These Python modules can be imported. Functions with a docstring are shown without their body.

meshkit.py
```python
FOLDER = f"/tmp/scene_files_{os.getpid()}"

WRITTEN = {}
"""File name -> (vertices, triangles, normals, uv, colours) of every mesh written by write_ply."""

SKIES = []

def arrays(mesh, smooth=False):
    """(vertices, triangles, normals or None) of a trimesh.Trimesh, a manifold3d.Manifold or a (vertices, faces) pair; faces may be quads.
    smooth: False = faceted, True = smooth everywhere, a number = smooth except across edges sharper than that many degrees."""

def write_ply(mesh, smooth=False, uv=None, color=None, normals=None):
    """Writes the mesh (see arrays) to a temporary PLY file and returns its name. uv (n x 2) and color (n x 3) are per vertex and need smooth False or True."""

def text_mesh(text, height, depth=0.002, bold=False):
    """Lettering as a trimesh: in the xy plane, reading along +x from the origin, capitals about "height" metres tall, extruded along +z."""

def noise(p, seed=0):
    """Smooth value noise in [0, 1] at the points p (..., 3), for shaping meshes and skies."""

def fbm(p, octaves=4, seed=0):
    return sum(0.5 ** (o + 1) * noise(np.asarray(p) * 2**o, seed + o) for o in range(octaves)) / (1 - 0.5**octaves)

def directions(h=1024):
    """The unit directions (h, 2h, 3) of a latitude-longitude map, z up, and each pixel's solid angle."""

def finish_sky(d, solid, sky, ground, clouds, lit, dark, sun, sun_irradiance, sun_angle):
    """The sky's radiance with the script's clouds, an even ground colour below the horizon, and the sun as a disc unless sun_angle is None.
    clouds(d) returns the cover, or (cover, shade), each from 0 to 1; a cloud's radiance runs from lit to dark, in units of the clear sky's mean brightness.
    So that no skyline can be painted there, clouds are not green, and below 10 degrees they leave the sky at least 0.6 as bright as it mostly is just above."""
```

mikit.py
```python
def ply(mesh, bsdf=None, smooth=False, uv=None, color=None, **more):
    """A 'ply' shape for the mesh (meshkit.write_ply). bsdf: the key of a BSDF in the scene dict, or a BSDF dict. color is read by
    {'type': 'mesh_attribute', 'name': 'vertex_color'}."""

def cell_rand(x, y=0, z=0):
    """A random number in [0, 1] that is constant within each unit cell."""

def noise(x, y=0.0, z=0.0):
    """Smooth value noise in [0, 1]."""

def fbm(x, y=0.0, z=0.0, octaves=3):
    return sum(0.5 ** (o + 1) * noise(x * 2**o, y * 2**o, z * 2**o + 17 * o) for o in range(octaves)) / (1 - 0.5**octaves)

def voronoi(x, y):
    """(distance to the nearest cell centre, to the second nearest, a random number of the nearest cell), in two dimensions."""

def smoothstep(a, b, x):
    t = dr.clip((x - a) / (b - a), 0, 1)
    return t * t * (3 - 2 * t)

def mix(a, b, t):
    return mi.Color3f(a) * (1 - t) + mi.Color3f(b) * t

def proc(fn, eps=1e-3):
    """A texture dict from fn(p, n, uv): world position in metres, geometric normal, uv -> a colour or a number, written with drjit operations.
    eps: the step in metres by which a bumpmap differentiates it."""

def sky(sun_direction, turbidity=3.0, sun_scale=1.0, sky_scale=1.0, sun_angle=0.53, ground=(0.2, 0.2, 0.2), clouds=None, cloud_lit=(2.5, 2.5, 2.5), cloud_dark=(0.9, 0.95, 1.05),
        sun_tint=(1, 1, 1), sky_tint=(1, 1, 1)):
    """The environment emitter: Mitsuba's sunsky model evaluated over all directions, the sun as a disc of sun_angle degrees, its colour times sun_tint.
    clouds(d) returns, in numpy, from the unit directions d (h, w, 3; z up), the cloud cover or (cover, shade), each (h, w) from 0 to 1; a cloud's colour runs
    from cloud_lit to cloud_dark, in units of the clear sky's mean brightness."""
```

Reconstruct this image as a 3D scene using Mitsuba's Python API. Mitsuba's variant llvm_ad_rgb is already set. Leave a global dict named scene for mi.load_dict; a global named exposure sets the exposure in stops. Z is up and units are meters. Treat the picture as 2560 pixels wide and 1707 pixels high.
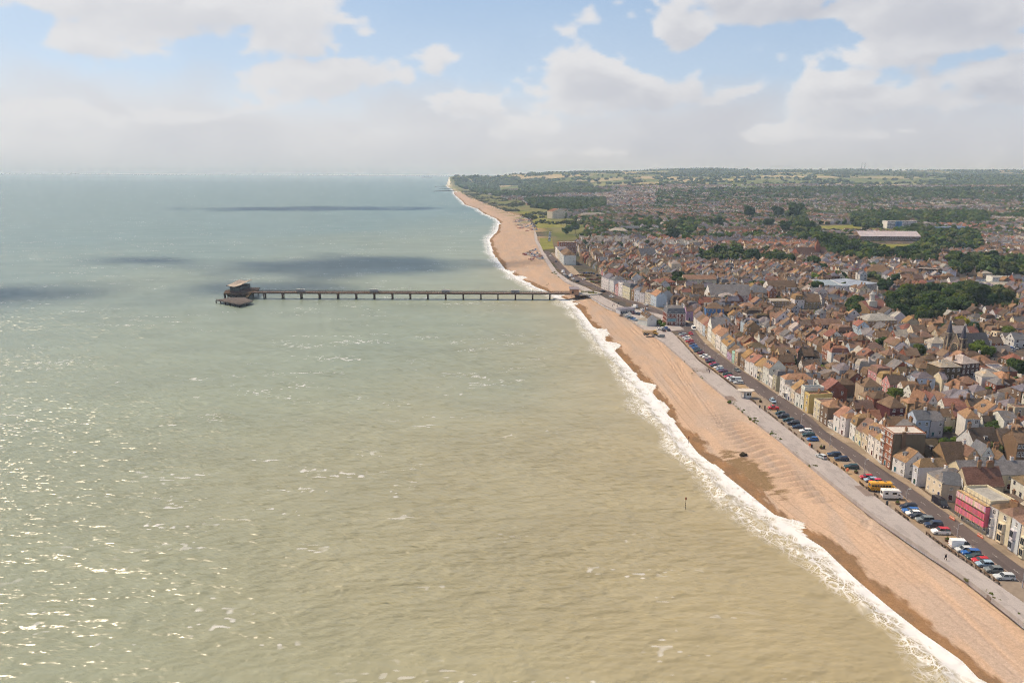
import math, random
import numpy as np
import drjit as dr
import mitsuba as mi
import mikit, meshkit
from mikit import noise, fbm, voronoi, smoothstep, mix, proc

random.seed(7)
RNG = np.random.default_rng(11)
scene, labels = {'type': 'scene'}, {}
exposure = 1.78

# ------------------------------------------------------------------ camera
FPX, CX, CY = 1971.0, 1280.0, 853.5          # the photograph is 2560 x 1707
CAMZ = 98.0
TILT, ROLL = math.atan((853.5 - 434.5) / FPX), 0.0037
FW = np.array([0, math.cos(TILT), -math.sin(TILT)])
_up, _rt = np.array([0, math.sin(TILT), math.cos(TILT)]), np.array([1.0, 0, 0])
RT = _rt * math.cos(ROLL) + _up * math.sin(ROLL)
UP = _up * math.cos(ROLL) - _rt * math.sin(ROLL)
EYE = np.array([0, 0, CAMZ])
SM = mi.ScalarTransform4f
scene['camera'] = {'type': 'perspective', 'fov': 2 * math.degrees(math.atan(CX / FPX)), 'fov_axis': 'x', 'near_clip': 1.0, 'far_clip': 250000.0,
                   'to_world': SM().look_at(origin=EYE.tolist(), target=(EYE + FW * 100).tolist(), up=UP.tolist()), 'medium': {'type': 'ref', 'id': 'air'}}

# ------------------------------------------------------------------ sky and sun
SUN = np.array([-0.505, 0.30, 0.809])


def pix_dir(px, py):
    return math.degrees(math.atan2(px - CX, FPX)), math.degrees(math.atan((434.5 - py) / math.hypot(FPX, px - CX)))


def nfbm(p, octaves, seed=0):
    return sum(0.5 ** (o + 1) * meshkit.noise(p * 2 ** o, seed + o) for o in range(octaves)) / (1 - 0.5 ** octaves)


def nstep(a, b, x):
    t = np.clip((x - a) / (b - a), 0, 1)
    return t * t * (3 - 2 * t)


# cumulus masses: azimuth and elevation of the centre, half sizes in degrees, weight, shade
MASSES = [(560, 70, 300, 85, 1.0, 0.04), (760, 130, 210, 75, 0.9, .04), (210, 125, 95, 38, 0.8, .05), (880, 205, 250, 55, .9, .16), (1080, 160, 70, 30, .55, .1), (1060, 35, 70, 25, .42, .1),
          (1440, 205, 130, 50, 1.0, .05), (1700, 255, 330, 60, .9, .33), (1680, 105, 75, 60, 1.0, .05), (2000, 40, 330, 70, .85, .5), (2420, 60, 260, 70, 1.0, .38), (2350, 140, 220, 45, .9, .2), (2500, 210, 200, 80, 1.0, .6),
          (2070, 215, 90, 22, .8, .1), (2200, 265, 330, 50, .8, .4), (1950, 160, 170, 35, .45, .3), (1250, 150, 70, 25, .35, .2),
          (130, 300, 260, 45, .75, .12), (470, 310, 140, 26, .75, .05), (1150, 275, 130, 50, .8, .12), (1280, 330, 120, 45, .6, .15), (1900, 340, 330, 30, .7, .3), (1600, 385, 200, 12, .6, .2)]


def cloud_field(az, el):
    """Thickness of the cumulus in a direction, and how dull each mass is."""
    q = np.stack([az / 5.0, el / 2.6, np.zeros_like(az)], -1)
    warp = nfbm(q * 0.9, 3, 5) - 0.5
    n = nfbm(q + warp[..., None] * 1.1, 7, 2)
    bill = 1 - np.abs(2 * nfbm(q * 2.2 + warp[..., None], 4, 9) - 1)
    dens, sh = np.zeros_like(az), np.zeros_like(az)
    for px, py, rx, ry, a, s in MASSES:
        ca, ce = pix_dir(px, py)
        u, v = (az - ca) / (rx / 34.4), (el - ce) / (ry / 34.4)
        v = np.where(v < 0, v * 1.4, v)
        g = a * np.exp(-0.9 * (u * u + v * v) ** 1.1)
        dens = np.maximum(dens, g)
        sh = np.maximum(sh, g * s)
    return dens * 0.80 + (n - 0.5) * 1.45 + (bill - .75) * .42 + .05, sh, n


def clouds(d):
    az, el = np.degrees(np.arctan2(d[..., 0], d[..., 1])), np.degrees(np.arcsin(np.clip(d[..., 2], -1, 1)))
    D, sh, n = cloud_field(az, el)
    U = cloud_field(az - 0.5, el + 0.9)[0]                            # towards the light
    plane = np.stack([d[..., 0], d[..., 1], np.zeros_like(az)], -1) / (d[..., 2:3] + 0.12)
    m = nfbm(plane * 1.3 + 7.0, 5, 3)
    infr = nstep(-6, 2, 13.4 - np.abs(el)) * nstep(-8, 2, 36 - np.abs(az))
    cum = nstep(0.26, 0.52, D + 0.20 * (nfbm(np.stack([az / 0.9, el / 0.62, np.zeros_like(az)], -1), 3, 61) - .5))
    veil = 0.96 * nstep(8.4, 2.8, el + 3.8 * (n - 0.5) + 0.015 * az)      # the pale haze towards the horizon
    veil = np.maximum(veil, 0.30 * nstep(16, 6, el))
    cover = infr * np.maximum(cum * 0.96, veil) + (1 - infr) * np.maximum(0.9 * nstep(0.43, 0.62, m), veil)
    lit = -0.06 + (0.36 + 0.26 * nstep(-12, 12, az)) * nstep(0.20, 1.0, U) + 0.55 * sh + 0.45 * (0.5 - n)
    vs = 0.30 + 0.18 * nstep(5, 0, el) + (0.5 - n) * .75 + 0.006 * az
    k = nstep(-.25, .45, cum - 0.75 * veil)
    shade = np.clip(lit, 0, 1) * k + np.clip(vs, 0, 1) * (1 - k)
    return np.clip(cover, 0, 1), np.clip(infr * shade + (1 - infr) * (0.25 + 0.5 * (m - 0.3)), 0, 1)


scene['sky'] = mikit.sky(SUN, turbidity=3.2, clouds=clouds, cloud_lit=(2.2, 2.19, 2.22), cloud_dark=(1.38, 1.43, 1.62), sky_tint=(1.04, 0.98, 0.88), sun_tint=(1.0, 0.98, 0.95), ground=(0.36, 0.39, 0.44))

# ------------------------------------------------------------------ points of the photograph on the ground


def at(px, py, z=0.0):
    d = FW + RT * (px - CX) / FPX - UP * (py - CY) / FPX
    t = (z - CAMZ) / d[2]
    return np.array([d[0] * t, d[1] * t, z])


def pix(p):
    d = np.asarray(p, float) - EYE
    w = d @ FW
    return CX + FPX * (d @ RT) / w, CY - FPX * (d @ UP) / w


def curve(pts, z, extra=()):
    q = [at(*p, z)[:2] for p in pts] + [np.array(e, float) for e in extra]
    q = np.array(sorted(q, key=lambda a: a[1]))
    return q[:, 1], q[:, 0]


TOWN = 4.4                                      # height of the town above the sea
_S = curve([(1135, 485), (1142, 492), (1154, 502), (1162, 512), (1193, 522), (1213, 536), (1239, 546), (1249, 555), (1242, 580), (1223, 599), (1230, 631), (1263, 675), (1300, 697), (1339, 718), (1394, 741), (1425, 756),
            (1449, 775), (1480, 816), (1578, 925), (1665, 1034), (1741, 1132), (1850, 1219), (1960, 1310), (2053, 1370), (2129, 1443), (2213, 1514), (2295, 1580), (2396, 1650), (2450, 1707)], 0,
           [(100, 100), (104, 60), (-330, 4500), (-420, 5400), (-520, 6300), (-560, 6900), (-420, 7600), (900, 9000), (4000, 12000), (9000, 16000), (90000, 90000)])
_P = curve([(1337, 600), (1345, 616), (1362, 650), (1381, 680), (1415, 705), (1449, 720), (1483, 744), (1513, 763), (1549, 780), (1600, 815), (1660, 856), (1714, 903), (1756, 943), (1825, 999), (1885, 1050), (2060, 1188),
            (2111, 1229), (2203, 1300), (2314, 1374), (2409, 1438), (2560, 1555)], 4.5, [(113, 120), (116, 60), (38, 1400), (36, 1560), (32, 1700), (-10, 1950), (-54, 2300), (-108, 2700), (-186, 3300), (-268, 4100), (-306, 4300), (-340, 4600), (-374, 5000), (-416, 5400), (-440, 5600), (-500, 6300), (-540, 6900), (-400, 7600), (950, 9000), (4050, 12000), (9050, 16000), (90000, 90000)])
_I = curve([(1687, 836), (1705, 854), (1749, 903), (1785, 928), (1839, 970), (1906, 1021), (1935, 1044), (2060, 1142), (2103, 1170), (2182, 1234), (2264, 1295), (2352, 1362), (2445, 1424), (2560, 1503)], 4.5, [(117, 130), (119, 60)])
_RL = curve([(1359, 629), (1406, 682), (1449, 705), (1491, 722), (1534, 744), (1576, 758), (1619, 771), (1661, 785), (1716, 827), (1734, 852), (1760, 881), (1794, 910), (1834, 941), (1883, 977), (1917, 999), (1984, 1048), (2060, 1101),
             (2111, 1137), (2175, 1183), (2239, 1229), (2290, 1262), (2368, 1326), (2434, 1367), (2502, 1419), (2560, 1460)], 4.5, [(122, 130), (124, 60)])
_RR = curve([(1736, 829), (1749, 845), (1776, 870), (1816, 899), (1850, 923), (1894, 952), (1939, 983), (1984, 1012), (2031, 1046), (2060, 1076), (2136, 1124), (2213, 1178), (2277, 1219), (2330, 1257), (2389, 1298), (2423, 1321), (2477, 1362),
             (2560, 1422)], 4.5, [(127, 130), (129, 60), (113, 490), (113, 525), (105, 548), (96, 575), (88, 597), (78, 640), (68, 690), (56, 760), (46, 965)])
_B = curve([(1503, 721), (1534, 732), (1577, 751), (1640, 768), (1733, 815), (1749, 834), (1785, 865), (1803, 883), (1834, 912), (1850, 919), (1905, 955), (1948, 987), (1999, 1021), (2021, 1035), (2067, 1067), (2112, 1093), (2122, 1095),
            (2198, 1156), (2225, 1176), (2261, 1194), (2292, 1217), (2397, 1297), (2465, 1339), (2520, 1371), (2560, 1400)], 4.5, [(130, 130), (132, 60), (70, 690), (64, 760), (60, 860), (62, 1000), (90, 1150), (120, 1300), (130, 1500), (118, 1750), (95, 2000), (60, 2300), (10, 2700), (-70, 3300), (-205, 4200), (-310, 5000), (-385, 5600), (-480, 6300), (-520, 6900)])


def wob(y, k=0):
    return meshkit.noise(np.stack([np.asarray(y, float) / 9.0, np.zeros_like(y) + k * 3.3, np.zeros_like(y)], -1), 4) - 0.5


def S(y): return np.interp(y, *_S)
def P(y): return np.interp(y, *_P)
def INN(y): return np.interp(y, *_I)
def RL(y): return np.interp(y, *_RL)
def RR(y): return np.interp(y, *_RR)
def B(y): return np.interp(y, *_B)


def land_z(x, y):
    """Height of the land: a flat town by the shore, rising inland to downs, cut off by cliffs beyond the bay."""
    x, y = np.asarray(x, float), np.asarray(y, float)
    d = x - S(y)
    hills = 5 * nstep(1700, 2600, y) * nstep(300, 900, d) + 30 * nstep(2600, 4600, y + 0.25 * x) * nstep(150, 1300, d) + 62 * nstep(4700, 7600, y + 0.22 * x) + 52 * nstep(7300, 9800, y + 0.15 * x)
    q = np.stack([x / 1500, y / 1300, np.zeros_like(x)], -1)
    roll = nstep(2300, 4500, y) * 34 * (nfbm(q, 3, 8) - 0.5) + nstep(5500, 8000, y) * 40 * (nfbm(q * 0.6, 2, 21) - 0.5)
    cliff = nstep(5600, 6300, y) * nstep(9500, 8000, y)
    cap = np.where(d < 260, 3.5 + np.maximum(d, 0) * 0.16 + cliff * (62 * nstep(0, 26, d) + 14 * nstep(26, 260, d)), 1e3)
    z = TOWN + np.maximum(hills + roll * nstep(0, 500, d), -1.0)
    z = np.where(d < 400, np.minimum(z, np.where(y > 4600, cap + nstep(150, 400, d) * 200, z)), z)
    z = np.where((cliff > 0) & (d < 260), np.maximum(z, cliff * (62 * nstep(0, 26, d) + 10)), z)
    return np.maximum(z - 196 * nstep(10500, 15000, y), -3.0)


def at_land(px, py):
    """The first point of the land on the ray through a pixel."""
    d = FW + RT * (px - CX) / FPX - UP * (py - CY) / FPX
    t = np.geomspace(120, 14000, 1400)
    p = EYE + t[:, None] * d
    under = p[:, 2] < land_z(p[:, 0], p[:, 1])
    i = np.argmax(under) if under.any() else len(t) - 1
    return np.array([p[i, 0], p[i, 1], float(land_z(p[i, 0], p[i, 1]))])


# ------------------------------------------------------------------ mesh building
def lin(r, g, b):
    return (r, g, b)


def code(c):
    r, g, b = (min(max(x, 0.0), 1.0) ** 0.5 for x in c)
    return int(round(r * 31)) * 2048 + int(round(g * 63)) * 32 + int(round(b * 31))


_BOXF = np.array([[0, 2, 3], [0, 3, 1], [4, 5, 7], [4, 7, 6], [0, 1, 5], [0, 5, 4], [2, 6, 7], [2, 7, 3], [0, 4, 6], [0, 6, 2], [1, 3, 7], [1, 7, 5]])


class MB:
    """Gathers coloured pieces into one mesh. The colour travels in the texture coordinates: u is a packed colour, v a number of the piece's own."""

    def __init__(self, seed=None):
        self.v, self.f, self.c, self.n = [], [], [], 0
        self.seed = random.random() if seed is None else seed

    def raw(self, v, f, col):
        v = np.asarray(v, float).reshape(-1, 3)
        self.v.append(v)
        self.f.append(np.asarray(f, int) + self.n)
        self.c.append(np.full(len(v), code(col) if not isinstance(col, int) else col, float))
        self.n += len(v)
        return self

    def box(self, x0, y0, z0, x1, y1, z1, col):
        return self.raw([[x, y, z] for x in (x0, x1) for y in (y0, y1) for z in (z0, z1)], _BOXF[:, [0, 2, 1]], col)

    def quadsolid(self, lo, hi, col):
        """Two quads (4 points each) joined by sides."""
        f = [[0, 2, 1], [0, 3, 2], [4, 5, 6], [4, 6, 7]]
        for i in range(4):
            j = (i + 1) % 4
            f += [[i, j, 4 + j], [i, 4 + j, 4 + i]]
        return self.raw(np.vstack([lo, hi]), f, col)

    def prism(self, poly, axis, lo, hi, col):
        """A convex polygon extruded along x (0), y (1) or z (2); poly holds the two other coordinates in order."""
        n = len(poly)
        v = np.array([np.insert(np.asarray(p, float), axis, s) for s in (lo, hi) for p in poly])
        f = [[0, i, i + 1] for i in range(1, n - 1)] + [[n, n + i + 1, n + i] for i in range(1, n - 1)]
        for i in range(n):
            j = (i + 1) % n
            f += [[i, n + i, n + j], [i, n + j, j]]
        return self.raw(v, f, col)

    def cyl(self, x, y, z0, z1, r, col, n=8, r2=None, cap=True):
        a = np.arange(n) * 2 * np.pi / n
        r2 = r if r2 is None else r2
        v = np.vstack([np.stack([x + r * np.cos(a), y + r * np.sin(a), a * 0 + z0], 1), np.stack([x + r2 * np.cos(a), y + r2 * np.sin(a), a * 0 + z1], 1), [[x, y, z0], [x, y, z1]]])
        i = np.arange(n)
        j = (i + 1) % n
        f = np.vstack([np.stack([i, j, j + n], 1), np.stack([i, j + n, i + n], 1)] + ([np.stack([j, i, i * 0 + 2 * n], 1), np.stack([i + n, j + n, i * 0 + 2 * n + 1], 1)] if cap else []))
        return self.raw(v, f, col)

    def tube(self, pts, radii, col, n=6):
        for (a, b), (ra, rb) in zip(zip(pts[:-1], pts[1:]), zip(radii[:-1], radii[1:])):
            a, b = np.asarray(a, float), np.asarray(b, float)
            t = (b - a) / (np.linalg.norm(b - a) + 1e-9)
            s = np.cross(t, [0, 0, 1.0] if abs(t[2]) < 0.9 else [1.0, 0, 0])
            s /= np.linalg.norm(s)
            q = np.cross(t, s)
            w = np.arange(n) * 2 * np.pi / n
            ring = np.cos(w)[:, None] * s + np.sin(w)[:, None] * q
            i = np.arange(n)
            j = (i + 1) % n
            self.raw(np.vstack([a + ra * ring, b + rb * ring]), np.vstack([np.stack([i, j, j + n], 1), np.stack([i, j + n, i + n], 1), [[0, k, k + 1] for k in range(1, n - 1)], [[n, n + k + 1, n + k] for k in range(1, n - 1)]]), col)
        return self

    def arrays(self):
        return np.vstack(self.v), np.vstack(self.f), np.stack([np.concatenate(self.c), np.full(self.n, self.seed)], 1)

    def moved(self, m):
        v, f, c = self.arrays()
        return v @ m[:3, :3].T + m[:3, 3], f, c

    def ply(self, bsdf, m=None, smooth=False):
        v, f, c = self.arrays() if m is None else self.moved(m)
        return mikit.ply((v, f), bsdf, smooth, uv=c)


def frame(x, y, z, ang=0.0, s=1.0):
    """Matrix: turned by ang about z, then moved."""
    c, n = math.cos(ang), math.sin(ang)
    s = (s, s, s) if np.isscalar(s) else s
    return np.array([[c * s[0], -n * s[1], 0, x], [n * s[0], c * s[1], 0, y], [0, 0, s[2], z], [0, 0, 0, 1.0]])


_used = {}


def numbered(name):
    k = _used.get(name, 0)
    _used[name] = k + 1
    return name if k == 0 else f'{name}_{k:03d}'


def thing(name, label=None, cat=None, group=None):
    key = numbered(name)
    if label:
        tag(key, label, cat, group)
    return key


def tag(key, label, cat=None, group=None, kind=None):
    labels[key] = {k: v for k, v in dict(label=label, category=cat, group=group, kind=kind).items() if v}


def part(parent, name, shape, m=None):
    key = numbered(f'{parent}__{name}')
    scene[key] = shape if m is None else {**shape, 'to_world': SM(m)}
    return key


def struct(name, shape, label=None):
    scene[name] = shape
    labels[name] = {'kind': 'structure', **({'label': label} if label else {})}


AUTO, MARKS = [], {}


def auto(key, text, cat, group, p):
    """A label to be finished when all things stand: text says the look, the place in the photograph is added."""
    AUTO.append((key, text, cat, group, np.asarray(p, float)))


def finish_labels():
    names, spots = list(MARKS), np.array([pix(MARKS[k]) for k in MARKS])
    by = {}
    for i, a in enumerate(AUTO):
        by.setdefault((a[2], a[1]), []).append(i)
    word = ['', 'second ', 'third ', 'fourth ', 'fifth ', 'sixth ', 'seventh ', 'eighth ', 'ninth ', 'tenth ']
    for (cat, text), idx in by.items():
        pts = np.array([pix(AUTO[i][4]) for i in idx])
        d = np.linalg.norm(pts[:, None] - spots[None], axis=2)                     # members x marks
        rank = np.argsort(np.argsort(d, axis=0), axis=0)
        for r, i in enumerate(idx):
            near = np.lexsort((d[r], rank[r]))[0] if len(idx) > 1 else int(np.argmin(d[r]))
            k = rank[r, near]
            far = 'near' if len(idx) == 1 else (word[k] if k < len(word) else f'{k + 1}th ') + 'nearest'
            tag(AUTO[i][0], text if len((text + names[near]).split()) > 14 else f'{text}, {far} {names[near]}', cat, AUTO[i][3])
# ------------------------------------------------------------------ materials
def rgb(v): return mi.Color3f(*v)


def unpack(uv):
    c = dr.floor(uv.x + 0.5)
    r = dr.floor(c / 2048)
    g = dr.floor((c - r * 2048) / 32)
    b = c - r * 2048 - g * 32
    return mi.Color3f(dr.square(r / 31), dr.square(g / 63), dr.square(b / 31))


def f_masonry(p, n, uv):
    k = 0.80 + 0.26 * fbm(p.x * 1.7 + uv.y * 91, p.y * 1.7, p.z * 0.8, 3) + 0.16 * (noise(p.x * 7, p.y * 7, p.z * 9) - 0.5)
    drip = 1 - 0.14 * smoothstep(0.55, 0.85, noise(p.x * 2.3 + 40, p.y * 2.3, p.z * 0.25))
    return unpack(uv) * k * drip


def f_roof(p, n, uv):
    base = unpack(uv)
    s = uv.y * 57
    tile = 0.72 + 0.56 * noise(p.x * 2.8, p.y * 2.8, p.z * 5.2)
    patch = fbm(p.x * 0.55 + s, p.y * 0.55, p.z * 0.55, 3)
    lich = smoothstep(0.55, 0.75, fbm(p.x * 0.8 + s * 1.7, p.y * 0.8 + 9, p.z * 0.8, 3)) * smoothstep(0.35, 0.95, uv.y) * 0.5
    lum = dr.maximum(mi.luminance(base), 0.03)
    return mix(base * tile * (0.72 + 0.56 * patch), mi.Color3f(1.75, 1.18, 0.55) * lum * tile, lich)


def f_leaf(p, n, uv):
    return unpack(uv) * (0.62 + 0.7 * noise(p.x * 0.9, p.y * 0.9, p.z * 0.9) + 0.25 * (noise(p.x * 3.3, p.y * 3.3, p.z * 3.3) - .5))


def f_plain(p, n, uv):
    return unpack(uv) * (0.86 + 0.28 * noise(p.x * 3, p.y * 3, p.z * 3))


def f_wood(p, n, uv):
    return unpack(uv) * (0.7 + 0.4 * noise(p.x * 0.8, p.y * 0.8, p.z * 2) + 0.2 * noise(p.x * 5, p.y * 5, p.z * 5))


def two(d): return {'type': 'twosided', 'b': d}


scene['masonry'] = two({'type': 'diffuse', 'reflectance': proc(f_masonry)})
scene['roofing'] = two({'type': 'diffuse', 'reflectance': proc(f_roof)})
scene['leaves'] = {'type': 'principledthin', 'base_color': proc(f_leaf), 'roughness': 0.55, 'diff_trans': 0.65, 'spec_reflect': 0.0} if False else two({'type': 'diffuse', 'reflectance': proc(f_leaf)})
scene['plain'] = two({'type': 'diffuse', 'reflectance': proc(f_plain)})
scene['timber'] = two({'type': 'diffuse', 'reflectance': proc(f_wood)})
scene['paint'] = two({'type': 'principled', 'base_color': proc(lambda p, n, uv: unpack(uv)), 'roughness': 0.28, 'specular': 0.5, 'clearcoat': 0.7, 'clearcoat_gloss': 0.93})
scene['gloss'] = two({'type': 'principled', 'base_color': proc(lambda p, n, uv: unpack(uv) * 1.0), 'roughness': 0.16, 'specular': 0.6})
scene['glass'] = two({'type': 'principled', 'base_color': {'type': 'rgb', 'value': [.025, .03, .035]}, 'roughness': 0.08, 'specular': 0.8})

KHAKI, GREEN, TEAL = (0.315, 0.265, 0.155), (0.212, 0.245, 0.178), (0.128, 0.196, 0.192)


def f_sea(p, n, uv):
    off = -uv.x                                                   # metres out from the water's edge
    far = dr.norm(mi.Vector2f(p.x, p.y))
    big = fbm(p.x / 170, p.y / 240, 0, 4)
    a = smoothstep(0, 270, off + 170 * (big - 0.5) + dr.maximum(p.y - 200, 0) * 0.28)
    col = mix(KHAKI, GREEN, a)
    b = smoothstep(150, 900, off * 0.9 + dr.maximum(p.y - 200, 0) * 0.42 + 260 * (big - 0.5))
    col = mix(col, TEAL, b)
    col = col * (0.88 + 0.24 * fbm(p.x / 37, p.y / 19, 3, 3))
    # broken crests out at sea: short streaks along the wave fronts
    w = noise(p.x / 1.9 + 3 * noise(p.x / 19, p.y / 11), p.y / 1.1 + 0.3 * noise(p.x / 2.0, 3), 5)
    crest = smoothstep(0.76, 0.90, w * 0.55 + 0.45 * noise(p.x / 17, p.y / 6.5, 2)) * smoothstep(0.32, 0.58, noise(p.x / 60, p.y / 31, 8))
    # surf: solid at the edge, lace further out
    nn = fbm(p.x / 9 + 50, p.y / 9, 0, 3)
    reach = 11.0 + 9 * (noise(p.y / 23, 3) - 0.3) + 9 * (nn - 0.5)
    wx, wy = p.x + 2.6 * (noise(p.x / 2.6, p.y / 2.6, 1) - .5), p.y + 2.6 * (noise(p.x / 2.6, p.y / 2.6, 4) - .5)
    d1, d2, _ = voronoi(wx / 2.1, wy / 2.9)
    lace = 1 - smoothstep(0.03, 0.26, d2 - d1)
    d3, d4, _ = voronoi(wx / 0.8 + 7, wy / 1.0)
    lace = dr.maximum(lace, 0.8 * (1 - smoothstep(0.02, 0.3, d4 - d3)))
    solid = 1 - smoothstep(0.12, 0.58, off / dr.maximum(reach, 3.0) + 0.9 * (fbm(p.x / 3.1, p.y / 3.1, 2, 3) - 0.5))
    fringe = 1 - smoothstep(0.55, 1.12, off / dr.maximum(reach, 3.0) + 0.5 * (nn - 0.5))
    foam = dr.clip(dr.maximum(solid, lace * fringe), 0, 1)
    wash = (1 - smoothstep(-0.2, -1.6, off)) * 0 + smoothstep(0.6, -2.0, off)
    foam = foam * (1 - 0.45 * wash * (1 - lace))
    fib = fbm(p.x / 1.3 + 2 * noise(p.x / 5, p.y / 5), p.y / 3.2, 7, 4)
    white = mix((0.42, 0.40, 0.34), (0.68, 0.68, 0.67), smoothstep(0.34, 0.62, fib + 0.25 * smoothstep(9, 1, off)))
    return mix(mix(col, (0.62, 0.62, 0.6), crest * 0.7 * smoothstep(25, 60, off) * smoothstep(9000, 3000, far)), white, foam)


def h_sea(p, n, uv):
    sx = p.x + 0.22 * p.y
    y = p.y - 0.10 * p.x
    h = 0.30 * noise(sx / 15, y / 7.0, 1) + 0.30 * noise(sx / 6.5 + 7, y / 2.9, 2) + 0.20 * noise(sx / 2.8, y / 1.4, 3) + 0.085 * noise(sx / 1.1, y / 0.62, 4)
    return h * (0.75 + 0.5 * noise(p.x / 80, p.y / 45, 6))


scene['sea_water'] = two({'type': 'bumpmap', 'arbitrary': {**proc(h_sea, eps=0.12)}, 'scale': 1.9,
                          'b': {'type': 'principled', 'base_color': proc(f_sea), 'roughness': 0.29, 'specular': 0.27}})


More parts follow.
